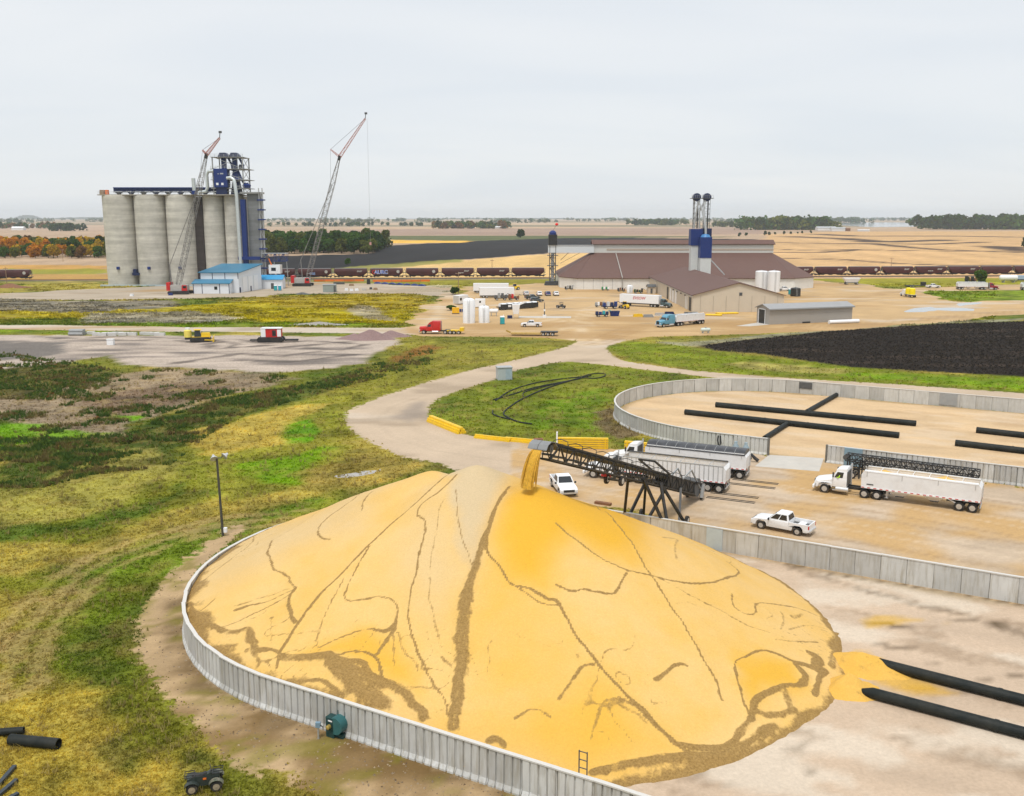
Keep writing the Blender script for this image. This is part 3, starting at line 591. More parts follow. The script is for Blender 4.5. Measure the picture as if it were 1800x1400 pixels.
WATER = bpy.data.materials.new('still_water'); WATER.use_nodes = True
_b = WATER.node_tree.nodes['Principled BSDF']; _b.inputs['Base Color'].default_value = (0.30, 0.32, 0.33, 1); _b.inputs['Roughness'].default_value = 0.06; _b.inputs['Specular IOR Level'].default_value = 0.8
_n = WATER.node_tree.nodes.new('ShaderNodeTexNoise'); _n.inputs['Scale'].default_value = 2.0; _n.inputs['Detail'].default_value = 3
_bp = WATER.node_tree.nodes.new('ShaderNodeBump'); _bp.inputs['Strength'].default_value = 0.02; WATER.node_tree.links.new(_n.outputs['Fac'], _bp.inputs['Height']); WATER.node_tree.links.new(_bp.outputs[0], _b.inputs['Normal'])
def sheet(name, pts, z, m, jit=0.0, sub=1, kind='structure'):
    P = []
    for i in range(len(pts)):
        a = Vector((pts[i][0], pts[i][1])); b = Vector((pts[(i + 1) % len(pts)][0], pts[(i + 1) % len(pts)][1]))
        for k in range(sub):
            p = a.lerp(b, k / sub); d = Vector((random.gauss(0, jit), random.gauss(0, jit))); P.append((p.x + d.x, p.y + d.y, z))
    me = new_mesh(name, P, [tuple(range(len(P)))])
    if me.polygons[0].normal.z < 0: me.flip_normals()
    return tag(link(name, me, m), kind=kind)
sheet('lake', gp([(1478,391.8),(1560,391.2),(1640,391.8),(1700,394),(1640,398.2),(1530,399.6),(1475,396.5)]), 0.05, WATER, 6, 4)
for pl in ([(930,768),(1000,745),(1130,735),(1160,742),(1270,740),(1330,742),(1440,750),(1440,765),(1290,765),(1180,760),(1080,772),(960,775)],
           [(1330,710),(1400,705),(1500,703),(1490,713),(1380,722),(1330,730)]):
    sheet('puddle', gz(ZF, pl), 0.005, WATER, 0.25, 3)
sheet('puddle', gz(ZA, [(1390,655),(1480,640),(1590,628),(1560,645),(1470,660),(1400,665)]), 0.005, mat('drying_mud', (0.36, 0.34, 0.32), 0.5, var=0.1), 0.1, 3)
# concrete apron in the opening of the far bunker, slab strips in the yard
def oslab(name, pts, z0, z1, m, kind='structure'):
    return tag(MB().slab([tuple(p) for p in pts], z0, z1).build(name, m), kind=kind)
oslab('concrete_apron', gp([(1352,800),(1448,806),(1440,829),(1327,820)]), -0.05, 0.012, STUBCON)
oslab('concrete_apron', gp([(912,556),(1004,556.5),(1004,559.5),(912,559)]), -0.05, 0.02, STUBCON)
oslab('concrete_apron', gp([(1294,573.5),(1338,566.5),(1352,571),(1318,574)]), -0.05, 0.03, STUBCON)
# ================================================================== GRAIN PILE
APEX = [(-2.7, 72.9, 11.15, 0.456), (-6.4, 75.0, 10.1, 0.44), (1.6, 69.2, 10.45, 0.466)]
def pile_h(x, y):
    hs = [z - s_ * np.hypot(x - ax, y - ay) - 0.12 * np.exp(-((x - ax) ** 2 + (y - ay) ** 2) / 0.3) for ax, ay, z, s_ in APEX]
    k = 9.0
    m = np.maximum.reduce(hs); h = m + np.log(sum(np.exp(k * (q - m)) for q in hs)) / k * 0.6
    h = h + (fbm(x, y, 6.5, 3, 7) - 0.5) * 0.55 * sstep(11, 7, h) + (fbm(x, y, 1.6, 3, 17) - 0.5) * 0.07
    return h
def on_pile(px, py):
    Y = np.arange(42.0, 100.0, 0.05); t = Y / (FPX * _c - (py - 700) * _s)
    X = (px - 900) * t; Z = HC - t * (FPX * _s + (py - 700) * _c)
    k = np.where(Z < np.maximum(pile_h(X, Y), 0.0))[0]
    i = k[0] if len(k) else len(Y) - 1
    return (X[i], Y[i])
Z6, Z7 = (300, 780, 2.692), (800, 780, 2.2586)
CHAFF = [  # (crop, polyline, half widths in crop pixels, strength)
    (Z6, [(1605,205),(1560,260),(1510,390),(1480,480),(1440,590),(1410,680),(1385,800),(1378,900),(1385,1000),(1370,1080),(1355,1200),(1340,1340)], (6, 10, 14, 20, 26, 34, 38, 42, 38, 28, 28, 28), 1),
    (Z6, [(1330,140),(1220,230),(1120,320),(1000,420),(900,520),(800,630),(700,720),(620,830),(560,920),(520,990)], (3, 4, 5, 6, 8, 9, 11, 12, 11, 11), .9),
    (Z6, [(520,1000),(560,1020),(640,1020),(740,1015),(800,1050),(880,1110),(960,1130),(1080,1170),(1140,1220),(1200,1300)], (14, 22, 26, 30, 36, 40, 34, 30, 26, 24), 1),
    (Z6, [(740,1010),(820,1080),(860,1150),(940,1210),(1020,1240)], (30, 45, 45, 45, 45), 1),
    (Z6, [(820,1040),(900,1030),(940,1090),(1000,1130)], 17, 1), (Z6, [(240,880),(300,905),(370,880),(390,940),(400,985),(450,970),(520,995)], (20, 24, 24, 24, 26, 14, 10), .9),
    (Z6, [(90,760),(110,810),(150,850),(200,875),(260,890)], 20, .9), (Z6, [(305,790),(370,770),(450,755),(540,715),(590,690)], (8, 10, 5, 6, 6), .85),
    (Z6, [(590,690),(555,740),(570,800),(590,850)], 15, .9), (Z6, [(240,870),(330,840),(430,790),(560,720)], 4, .8), (Z6, [(300,770),(420,735),(560,690)], 3, .6),
    (Z6, [(480,460),(455,530),(480,560),(475,600),(560,620),(560,660),(595,690)], (5, 9, 6, 4, 3, 5, 6), .9), (Z6, [(480,460),(600,390),(700,330),(800,270)], 2.5, .5),
    (Z6, [(760,455),(710,455),(685,420),(720,370),(800,310),(900,250),(1000,200)], (4, 5, 5, 4, 3, 2, 2), .85), (Z6, [(910,315),(905,280),(950,230)], 3, .7),
    (Z6, [(1350,150),(1300,210),(1180,290),(1160,340),(1190,350),(1205,400),(1180,540),(1140,680),(1120,760),(1130,880),(1180,1010),(1220,1110),(1300,1210),(1310,1290)], 4.5, .85),
    (Z6, [(1320,255),(1280,275),(1255,400),(1230,560),(1220,700),(1240,820),(1270,930)], (3, 4, 4, 5, 6, 9, 6), .55), (Z6, [(1350,220),(1360,400),(1400,500),(1425,590)], 3, .7),
    (Z6, [(940,490),(870,610),(820,710),(830,745),(900,740),(980,725),(1050,735),(1075,770),(1070,830),(1060,870),(1020,890),(960,880),(900,880),(830,910),(760,940),(700,970)], (2, 2, 3, 4, 5, 5, 5, 5, 7, 14, 10, 7, 6, 6, 6, 5), .85),
    (Z6, [(820,640),(770,730),(720,830),(700,900),(695,970)], 3, .7), (Z6, [(1060,880),(1000,960),(980,1000)], 9, .8), (Z6, [(1050,880),(1050,960),(1060,1050)], 6, .6),
    (Z6, [(800,1000),(860,985),(950,995),(990,1040),(1000,1110),(1060,1150)], 7, .9), (Z6, [(1070,900),(1100,1000),(1160,1030),(1170,1080)], 4, .6), (Z6, [(1285,1010),(1335,1055)], 9, .6),
    (Z6, [(320,460),(400,440),(380,480),(300,540),(230,590),(170,640),(130,670)], (3, 4, 4, 5, 6, 6, 5), .75), (Z6, [(260,505),(310,470),(350,455)], 5, .6), (Z6, [(160,620),(200,575),(260,520)], 7, .6),
    (Z6, [(140,795),(180,765),(210,735)], 4, .7), (Z6, [(150,800),(175,850)], 6, .7), (Z6, [(470,840),(480,900),(475,950)], 3, .5), (Z6, [(640,1130),(700,1120),(760,1150),(800,1180)], 12, .8),
    (Z6, [(620,900),(700,885)], 2.5, .4), (Z6, [(400,1000),(430,1030),(420,1050)], 12, .7), (Z6, [(500,1070),(515,1020),(520,990)], 9, .9),
    (Z7, [(120,420),(170,480),(220,560),(280,575),(330,600),(370,625),(400,620),(440,690),(490,780),(550,860),(620,940),(700,1020),(770,1080),(830,1150),(880,1210),(930,1240)], (5, 5, 6, 6, 6, 8, 8, 6, 6, 7, 7, 8, 8, 8, 9, 10), 1),
    (Z7, [(240,565),(290,610),(350,645),(405,645)], 4, .8), (Z7, [(395,320),(450,360),(540,430),(620,480),(690,510),(780,525),(860,550),(960,560),(1050,550),(1130,525),(1120,500),(1080,470)], (3, 4, 5, 4, 4, 5, 6, 7, 7, 6, 6, 6), .85),
    (Z7, [(400,565),(470,595),(510,580),(570,595),(630,605),(660,560),(680,515)], 3.5, .85), (Z7, [(560,250),(620,300),(665,345),(680,370),(710,410),(740,470),(790,540),(850,640),(920,740),(980,850),(1030,930),(1060,1020)], 3.5, .85),
    (Z7, [(790,530),(880,570),(960,620),(1050,660),(1150,720),(1250,750)], 3, .6), (Z7, [(1100,600),(1095,640),(1150,680),(1200,680),(1185,630),(1270,640),(1350,650),(1480,700)], 4, .75),
    (Z7, [(1290,670),(1310,700),(1290,740)], 6, .5), (Z7, [(1270,780),(1350,790),(1440,790)], 6, .6), (Z7, [(1340,690),(1380,680)], 12, .5), (Z7, [(870,640),(920,630),(960,645)], 4, .3),
    (Z7, [(830,375),(890,380),(870,420),(880,460)], 8, .5), (Z7, [(1165,1080),(1130,960),(1100,870),(1150,850),(1210,820),(1280,835),(1340,870),(1400,880),(1460,915)], (6, 5, 4, 4, 6, 9, 12, 14, 16), .95),
    (Z7, [(540,1310),(640,1290),(760,1265),(880,1250),(1000,1250),(1080,1245),(1150,1210),(1220,1160),(1270,1130)], (14, 18, 22, 22, 24, 26, 26, 30, 24), 1),
    (Z7, [(880,1200),(1000,1220),(1090,1215),(1150,1130),(1180,1090)], (10, 16, 18, 20, 14), 1), (Z7, [(1180,1080),(1190,1020),(1240,990),(1310,965),(1370,970),(1400,930),(1350,880)], (14, 14, 12, 14, 16, 22, 14), 1),
    (Z7, [(1300,970),(1330,1050)], 20, .7), (Z7, [(1190,1060),(1260,1090),(1350,1060)], 16, .7), (Z7, [(1400,830),(1450,855),(1430,900),(1470,905)], (12, 24, 22, 18), 1),
    (Z7, [(1495,890),(1520,800),(1530,740),(1510,700),(1460,620),(1400,560)], (20, 20, 16, 12, 6, 4), 1), (Z7, [(1430,1000),(1440,940),(1465,900)], 14, .9),
    (Z7, [(795,940),(830,920),(880,875),(920,885)], (9, 9, 8, 4), .9), (Z7, [(820,960),(825,1000),(840,1030)], 5, .3), (Z7, [(240,1090),(310,1050),(380,1085)], 6, .65), (Z7, [(410,1020),(460,950),(500,885),(550,880)], 7, .7),
    (Z7, [(540,1180),(570,1060),(600,1015),(650,1040),(700,1070),(760,1110)], (6, 8, 12, 10, 9, 6), .55), (Z7, [(650,1010),(740,1060),(800,1120),(850,1180)], 9, .8), (Z7, [(210,750),(300,780),(390,810)], 3, .35),
    (Z7, [(140,1180),(165,1165),(195,1200)], 12, .8), (Z7, [(1320,740),(1400,720),(1480,740)], 4, .5), (Z7, [(1420,640),(1350,610),(1310,560)], 3, .4),
]
FRESH = [(Z7, [(300,165),(180,240),(130,400),(220,540),(370,610),(400,470),(480,380),(700,480),(780,400),(700,270),(480,190)], 1.0, 2.0), (Z7, [(1110,870),(1210,825),(1340,870),(1380,960),(1240,990),(1170,1060)], .9, 1.0),
         (Z7, [(0,1150),(200,1090),(420,1000),(540,890),(700,1040),(880,1220),(540,1310),(200,1220)], .75, 2.5), (Z6, [(700,970),(930,880),(1060,900),(1160,1040),(1170,1170),(900,1090),(780,1000),(560,1000)], .85, 1.2),
         (Z7, [(120,440),(400,640),(560,870),(300,1050),(60,1000),(40,700)], .35, 2.5)]
PALE = [(Z7, [(-110,110),(-20,60),(120,75),(260,140),(200,200),(120,420),(70,490),(20,400),(-20,200)], .8, 1.0), (Z6, [(300,460),(700,330),(1250,100),(1330,130),(900,400),(600,500),(200,700),(100,700)], .4, 3), (Z7, [(-120,150),(-20,200),(60,480),(-60,700),(-250,500)], .35, 3)]
step = 0.115
gx, gy = np.meshgrid(np.arange(-26.2, 28, step), np.arange(43.5, 97, step)); ny, nx = gx.shape
P = np.stack([gx.ravel(), gy.ravel()], 1); hh = pile_h(P[:, 0], P[:, 1]); inside = sdist(P, STAD1, 4) > -0.05
n_s = fbm(P[:, 0], P[:, 1], 0.5, 3, 101); n_m = fbm(P[:, 0], P[:, 1], 2.0, 4, 103)
chaff = np.zeros(len(P)); ridge = np.zeros(len(P))
for zm, ln, wd, st in CHAFF:
    wl_ = np.array([on_pile(*p) for p in ZP(zm, ln)])
    for _k in range(2):                      # round the corners
        wl_ = np.concatenate([wl_[:1], np.stack([wl_[:-1] * .75 + wl_[1:] * .25, wl_[:-1] * .25 + wl_[1:] * .75], 1).reshape(-1, 2), wl_[-1:]])
    wob_ = (fbm(wl_[:, 0], wl_[:, 1], .9, 2, 3) - .5) * .22; wl_ = wl_ + wob_[:, None]
    d, par = ldist(P, wl_, 4)
    if isinstance(wd, tuple): hw = np.interp(par, np.linspace(0, 1, len(wd)), wd)
    else: hw = np.full(len(P), float(wd))
    hw = np.maximum(hw / zm[2] / 22.0 * 0.82, 0.08)
    q = d / hw + (n_s - 0.5) * 0.9 + (n_m - 0.5) * 0.9
    stripe = vnoise(d / 0.11 + n_m * 5, par * 9.0, 7); cst = sstep(1.25, 0.55, q) * st * np.where(hw > 0.3, 0.5 + 0.6 * stripe, 1.0)
    chaff = np.maximum(chaff, cst); ridge = np.maximum(ridge, sstep(1.6, 0.0, d / np.maximum(hw, 0.25)) * np.minimum(hw, 0.5) * st)
fresh = np.zeros(len(P)); pale = np.zeros(len(P))
for arr, lst in ((fresh, FRESH), (pale, PALE)):
    for zm, pl, st, soft in lst:
        m = sdist(P, [on_pile(*p) for p in ZP(zm, pl)], 6); arr[:] = np.maximum(arr, sstep(-soft, soft, m + (n_m - 0.5) * 1.5) * st)
md = sdist(P, STAD1, 6)
lft = (P[:, 0] < -10)
chaff = np.maximum(chaff, sstep(1.5, 0.3, md + (n_m - 0.5) * 3.0) * 0.75 * lft)
chaff = np.maximum(chaff, sstep(0.5, 0.05, hh + (n_m - 0.5) * 0.7) * 0.9)
iso = fbm(P[:, 0] + n_m * 1.2, P[:, 1], 5.5, 3, 131); cl_ = np.abs((iso * 9) % 1 - 0.5); lowz = sstep(5.5, 3.2, hh) * sstep(0.45, 0.6, fbm(P[:, 0], P[:, 1], 7, 3, 137))
chaff = np.maximum(chaff, sstep(0.055, 0.015, cl_) * lowz * 0.62); ridge = np.maximum(ridge, sstep(0.09, 0.0, cl_) * lowz * 0.08)
hh = hh + ridge * 0.42 * (0.6 + 0.8 * n_s) + chaff * (n_s - 0.5) * 0.10
hh = np.where(hh < 0, np.maximum(hh, -0.25), hh)
i = np.arange((ny - 1) * (nx - 1)); a = (i // (nx - 1)) * nx + i % (nx - 1)
Q = np.stack([a, a + 1, a + nx + 1, a + nx], 1)
ok = inside[Q].all(1) & (hh[Q] > -0.24).any(1); Q = Q[ok]
def grid_mesh(name, P3, Q, attrs):
    used, inv = np.unique(Q, return_inverse=True); inv = inv.reshape(Q.shape); V = P3[used]
    me = bpy.data.meshes.new(name); me.vertices.add(len(V)); me.vertices.foreach_set('co', V.astype(np.float32).ravel())
    me.loops.add(inv.size); me.loops.foreach_set('vertex_index', inv.astype(np.int32).ravel())
    me.polygons.add(len(inv)); me.polygons.foreach_set('loop_start', np.arange(0, inv.size, 4, dtype=np.int32)); me.polygons.foreach_set('loop_total', np.full(len(inv), 4, np.int32))
    me.polygons.foreach_set('use_smooth', np.ones(len(inv), bool)); me.update(calc_edges=True)
    for nm, arr in attrs.items():
        at = me.attributes.new(nm, 'FLOAT', 'POINT'); at.data.foreach_set('value', arr[used].astype(np.float32))
    return me
def grain_material():
    m = bpy.data.materials.new('shelled_corn'); m.use_nodes = True; t = m.node_tree; b = t.nodes['Principled BSDF']
    b.inputs['Roughness'].default_value = 0.75; b.inputs['Specular IOR Level'].default_value = 0.2
    def N(ty, **k):
        n = t.nodes.new(ty)
        for a_, v in k.items(): setattr(n, a_, v)
        return n
    L = t.links.new; geo = N('ShaderNodeNewGeometry')
    at = {k: N('ShaderNodeAttribute', attribute_name=k) for k in ('chaff', 'fresh', 'pale')}
    def noise(s, d, r=0.6):
        n = N('ShaderNodeTexNoise'); n.inputs['Scale'].default_value = s; n.inputs['Detail'].default_value = d; n.inputs['Roughness'].default_value = r; L(geo.outputs['Position'], n.inputs['Vector']); return n
    n1, n2, n3 = noise(0.25, 5), noise(8, 5, 0.8), noise(3.0, 5, 0.7)
    def mixrgb(f, a_, c_):
        x = N('ShaderNodeMix', data_type='RGBA')
        if hasattr(f, 'links'): L(f, x.inputs[0])
        else: x.inputs[0].default_value = f
        for s_, v in ((6, a_), (7, c_)):
            if isinstance(v, tuple): x.inputs[s_].default_value = (*v, 1)
            else: L(v, x.inputs[s_])
        return x.outputs[2]
    def rng(src, a_, c_, lo, hi):
        r = N('ShaderNodeMapRange'); r.inputs['From Min'].default_value = a_; r.inputs['From Max'].default_value = c_; r.inputs['To Min'].default_value = lo; r.inputs['To Max'].default_value = hi; L(src, r.inputs['Value']); return r.outputs[0]
    base = mixrgb(rng(n1.outputs['Fac'], 0.35, 0.65, 0, 1), (0.675, 0.42, 0.115), (0.69, 0.455, 0.17))
    c = mixrgb(at['pale'].outputs['Fac'], base, (0.52, 0.42, 0.275)); c = mixrgb(at['fresh'].outputs['Fac'], c, (0.665, 0.365, 0.032))
    # chaff: brown, grainy, broken up at its edge
    ch = N('ShaderNodeMath', operation='ADD'); L(at['chaff'].outputs['Fac'], ch.inputs[0]); L(rng(n3.outputs['Fac'], 0.3, 0.7, -0.22, 0.22), ch.inputs[1])
    cm = rng(ch.outputs[0], 0.28, 0.70, 0, 0.88); br = mixrgb(rng(n2.outputs['Fac'], 0.35, 0.65, 0, 1), (0.17, 0.098, 0.025), (0.33, 0.205, 0.07))
    c = mixrgb(cm, c, br)
    s = N('ShaderNodeVectorMath', operation='SCALE'); L(c, s.inputs[0]); L(rng(n2.outputs['Fac'], 0.3, 0.7, 0.88, 1.09), s.inputs['Scale']); L(s.outputs[0], b.inputs['Base Color'])
    bp = N('ShaderNodeBump'); bp.inputs['Distance'].default_value = 0.04; bp.inputs['Strength'].default_value = 0.4; L(n2.outputs['Fac'], bp.inputs['Height']); L(bp.outputs[0], b.inputs['Normal'])
    return m
CORN = grain_material()
pile = link('grain_pile', grid_mesh('grain_pile', np.concatenate([P, hh[:, None]], 1), Q, dict(chaff=chaff, fresh=fresh, pale=pale)), CORN)
tag(pile, 'huge conical pile of yellow corn streaked with brown chaff inside the round-ended wall', 'grain pile')
def mound(name, label, cx, cy, rx, ry, h, ang, m, cat, seed=0, n=34, group=None, fr=0.8, pw=1.25, kind=None):
    ex = np.linspace(-1.25, 1.25, n); X, Y = np.meshgrid(ex, ex); rr = np.hypot(X, Y) + (fbm(X + seed * 7.7, Y, 0.8, 3, seed) - 0.5) * 0.5
    z = h * (np.clip(1 - rr, -0.3, 1)) ** 1.0
    z = h * np.where(rr < 1, np.abs(1 - rr) ** pw, -(rr - 1)); z = np.maximum(z, -0.3) + (fbm(X, Y + seed, 0.3, 3, seed + 5) - 0.5) * h * 0.18 * (z > 0)
    ca, sa = math.cos(ang), math.sin(ang)
    P3 = np.stack([(cx + X * rx * ca - Y * ry * sa).ravel(), (cy + X * rx * sa + Y * ry * ca).ravel(), z.ravel()], 1)
    i = np.arange((n - 1) ** 2); a = (i // (n - 1)) * n + i % (n - 1); Q = np.stack([a, a + 1, a + n + 1, a + n], 1); Q = Q[(z.ravel()[Q] > -0.2 * h).any(1)]
    k = len(P3); o = link(name, grid_mesh(name, P3, Q, dict(chaff=np.clip(fbm(P3[:, 0], P3[:, 1], 0.9, 3, seed) * 1.2 - 0.55, 0, 1), fresh=np.full(k, fr), pale=np.zeros(k))), m)
    return tag(o, label, cat, group, kind)
p = G(1512, 1172); mound('corn_spill', 'low corn mound at the mouth of the farther black duct beside the pile', p.x, p.y, 3.2, 1.9, 1.0, R(-25), CORN, 'grain pile', 3, 50, fr=.6)
p = G(1490, 1213); mound('corn_spill', 'small rounded corn mound at the mouth of the nearer black duct', p.x, p.y, 2.1, 1.5, 1.1, R(-10), CORN, 'grain pile', 5, 50, fr=.6)

# ================================================================== BUNKER WALLS
def panel_material(name, col, streak):
    m = bpy.data.materials.new(name); m.use_nodes = True; t = m.node_tree; b = t.nodes['Principled BSDF']; b.inputs['Roughness'].default_value = 0.7
    L = t.links.new; g = t.nodes.new('ShaderNodeTexCoord'); oi = t.nodes.new('ShaderNodeObjectInfo')
    ad = t.nodes.new('ShaderNodeVectorMath'); ad.operation = 'ADD'; L(g.outputs['Object'], ad.inputs[0]); L(oi.outputs['Location'], ad.inputs[1])
    mp_ = t.nodes.new('ShaderNodeMapping'); mp_.inputs['Scale'].default_value = (2.2, 2.2, 0.25); L(ad.outputs[0], mp_.inputs[0])
    n = t.nodes.new('ShaderNodeTexNoise'); n.inputs['Scale'].default_value = 1.6; n.inputs['Detail'].default_value = 7; n.inputs['Roughness'].default_value = 0.65; L(mp_.outputs[0], n.inputs['Vector'])
    n2 = t.nodes.new('ShaderNodeTexNoise'); n2.inputs['Scale'].default_value = 0.8; n2.inputs['Detail'].default_value = 6; L(ad.outputs[0], n2.inputs['Vector'])
    r1 = t.nodes.new('ShaderNodeMapRange'); r1.inputs['To Min'].default_value = 0.80; r1.inputs['To Max'].default_value = 1.12; L(oi.outputs['Random'], r1.inputs['Value'])
    s = t.nodes.new('ShaderNodeVectorMath'); s.operation = 'SCALE'; s.inputs[0].default_value = col; L(r1.outputs[0], s.inputs['Scale'])
    r2 = t.nodes.new('ShaderNodeMapRange'); r2.inputs['From Min'].default_value = 0.46; r2.inputs['From Max'].default_value = 0.70; r2.inputs['To Max'].default_value = streak; L(n.outputs['Fac'], r2.inputs['Value'])
    x = t.nodes.new('ShaderNodeMix'); x.data_type = 'RGBA'; x.inputs[7].default_value = (0.27, 0.235, 0.165, 1); L(r2.outputs[0], x.inputs[0]); L(s.outputs[0], x.inputs[6])
    r3 = t.nodes.new('ShaderNodeMapRange'); r3.inputs['From Min'].default_value = 0.3; r3.inputs['From Max'].default_value = 0.7; r3.inputs['To Min'].default_value = 0.9; r3.inputs['To Max'].default_value = 1.07; L(n2.outputs['Fac'], r3.inputs['Value'])
    s2 = t.nodes.new('ShaderNodeVectorMath'); s2.operation = 'SCALE'; L(x.outputs[2], s2.inputs[0]); L(r3.outputs[0], s2.inputs['Scale']); L(s2.outputs[0], b.inputs['Base Color'])
    return m
PANM = panel_material('weathered_wall_panel', (0.53, 0.53, 0.51), 0.62)
PANF = panel_material('pale_wall_panel', (0.53, 0.525, 0.495), 0.4)
CAPM = mat('cap_rail_paint', (0.60, 0.585, 0.55), 0.6, var=0.08, dirt=0.4, dscale=1.5)
POSTM = mat('joint_post', (0.15, 0.14, 0.12), 0.8, var=0.2)
def panel_mesh(wd, h, nr):
    m = MB(); e = wd / 2 - 0.02; prof = [(-e, -0.07)]
    for k in range(nr):
        x0 = -e + 2 * e * k / nr; x1 = -e + 2 * e * (k + 1) / nr
        prof += [(x0 + 0.005, 0.0), (x0 + 0.06, 0.0), (x0 + 0.09, 0.10), (x1 - 0.03, 0.10)]
    prof += [(e, 0.02), (e, -0.07)]
    rings = []
    for z, fl in ((-0.12, 0.16), (0.10, 0.15), (0.34, 0.02), (h, 0.0)): rings.append([(x, y + (fl if y > -0.06 else 0), z) for x, y in prof])
    return m.loft(rings)
def wall_path(c, r, segs):
    """segs: (s_near, s_far): straight lengths on the near and far side; returns list of (pos, tangent angle, outward)"""
    near, far = segs; tot = near + math.pi * r + far
    def at(s):
        if s < near: p = c - NV * r + U * (near - s); tg = -U; o = -NV
        elif s < near + math.pi * r:
            a = (s - near) / r; o = -NV * math.cos(a) - U * math.sin(a); p = c + o * r; tg = -U * math.cos(a) + NV * math.sin(a)
        else: p = c + NV * r + U * (s - near - math.pi * r); tg = U; o = NV
        return p, tg, o
    return at, tot
def build_wall(root, c, r, near, far, wd, h, nr, m, s0=0.0, s1=None):
    at, tot = wall_path(c, r, (near, far)); s1 = tot if s1 is None else s1
    pm = panel_mesh(wd, h, nr).build('wall_panel', m); me = pm.data; bpy.data.objects.remove(pm)
    cm = MB().box(-wd / 2, wd / 2, -0.11, 0.15, h + 0.003, h + 0.085).build('cap_rail', CAPM); cme = cm.data; bpy.data.objects.remove(cm)
    jm = MB().box(-0.05, 0.05, -0.05, -0.01, -0.1, h - 0.01).build('joint_post', POSTM); jme = jm.data; bpy.data.objects.remove(jm)
    n = int((s1 - s0) / wd); sp = (s1 - s0) / n
    for k in range(n):
        p, tg, o = at(s0 + sp * (k + 0.5)); ang = math.atan2(o[1], o[0]) - math.pi / 2
        for nm, me_ in (('wall_panel', me), ('cap_rail', cme)):
            q = link(nm, me_, None, root, (p[0], p[1], 0), (random.gauss(0, 0.006), random.gauss(0, 0.004), ang)); q.scale.x = sp / wd * (1.03 if nm == 'cap_rail' else 1)
        p, tg, o = at(s0 + sp * k); link('joint_post', jme, None, root, (p[0], p[1], 0), (0, 0, math.atan2(o[1], o[0]) - math.pi / 2))
w1 = thing('bunker_wall', 'long low wall of ribbed white panels curving round the big corn pile', 'wall')
build_wall(w1, C1, R1, 36, 82, 2.05, WH1, 4, PANM)
w2 = thing('bunker_wall', 'pale panel wall curving round the empty far bunker with black ducts', 'wall')
sA = float((C2 - (np.array(G(1347, 803))[:2])) @ U) * -1
build_wall(w2, C2, R2, sA, 100, 2.3, WH2, 4, PANF)
w3 = thing('bunker_wall', 'straight panel wall right of the concrete apron, behind the loaded white truck', 'wall')
sB = float((np.array(G(1450, 815))[:2] - C2) @ U)
build_wall(w3, C2, R2, 100, 0, 2.3, WH2, 4, PANM, 0.0, 100 - sB)
# end posts at the opening, hatches and doors in the far bunker's walls
def wall_frame(c, r, side, s):               # matrix at a spot on a straight side (side -1 near, +1 far), x along U
    p = c + NV * r * side + U * s; return Matrix.Translation((p[0], p[1], 0)) @ Matrix.Rotation(R(-30), 4, 'Z')
for s_, wl_ in ((sA, w2), (sB, w3)):
    MB().box(-0.12, 0.12, -0.2, 0.15, 0, WH2 + 0.1).build('end_post', POSTM, wl_).matrix_local = wall_frame(C2, R2, -1, s_)
def far_s(px, py): return float((np.array(G(px, py))[:2] - C2) @ U)
for px, wd_, z0, z1, mm, nm in ((1357, 0.9, 1.05, 1.85, BLACK, 'hatch'), (1412, 2.2, 0.9, 2.0, DGREY, 'hatch'), (1680, 2.6, 0.25, 2.05, GREY, 'hatch')):
    MB().box(-wd_ / 2, wd_ / 2, -0.17, -0.05, z0, z1).build(nm, mm, w2).matrix_local = wall_frame(C2, R2, 1, far_s(px, 695))
MB().box(-1.05, 1.05, -0.36, -0.12, 0.0, WH2 + 0.03).build('blue_door', mat('faded_blue_sheet', (0.19, 0.29, 0.36), 0.5, var=0.08), w3).matrix_local = wall_frame(C2, R2, -1, far_s(1500, 818))
for px, cc in ((1541, GALV), (1583, GALV), (1633, GREY)):
    MB().box(-1.6, 1.6, -0.34, -0.12, 1.32, 1.47).box(-1.6, -1.48, -0.32, -0.12, 0.4, 1.32).box(1.48, 1.6, -0.32, -0.12, 0.4, 1.32).box(-0.3, -0.2, -0.32, -0.12, 0.5, 1.32).box(0.55, 0.65, -0.32, -0.12, 0.5, 1.32).build('vent_frame', cc, w3).matrix_local = wall_frame(C2, R2, -1, far_s(px, 832))
# square blue-grey door in the near bunker's far wall
def near_far_s(px, py): return float((np.array(G(px, py))[:2] - C1) @ U)
MB().box(-0.75, 0.75, -0.14, -0.06, 0.0, WH1 - 0.05).build('blue_door', mat('pale_blue_sheet', (0.40, 0.47, 0.52), 0.5, var=0.06), w1).matrix_local = wall_frame(C1, R1, 1, near_far_s(1272, 952))

# ================================================================== AERATION DUCTS
def duct(label, p0, p1, r=0.42, taper=(False, False), group=None, z=None):
    root = thing('aeration_duct', label, 'pipe', (p0[0], p0[1], 0), 0, group); z = r if z is None else z
    a = Vector((p0[0], p0[1], z)); b = Vector((p1[0], p1[1], z)); L = (b - a).length; n = max(2, int(L / 6))
    loc = lambda v: v - root.location
    pts = []; rr = []
    for k in range(n + 1):
        pts.append(loc(a.lerp(b, k / n))); rr.append(r)
    d = (b - a).normalized()
    if taper[0]: pts = [loc(a - d * 1.3 - Vector((0, 0, r * 0.5))), loc(a - d * 0.6 - Vector((0, 0, 0.12)))] + pts; rr = [0.10, r * 0.7] + rr
    if taper[1]: pts += [loc(b + d * 1.2)]; rr += [0.12]
    MB().tube(pts, rr, 14, True).build('pipe', HDPE, root, True)
    for k in range(1, n):                    # couplings
        c_ = loc(a.lerp(b, k / n)); MB().tube([c_ - d * 0.12, c_ + d * 0.12], r + 0.03, 14).build('coupling', HDPE, root, True)
    return root
gv = lambda x, y: G(x, y)
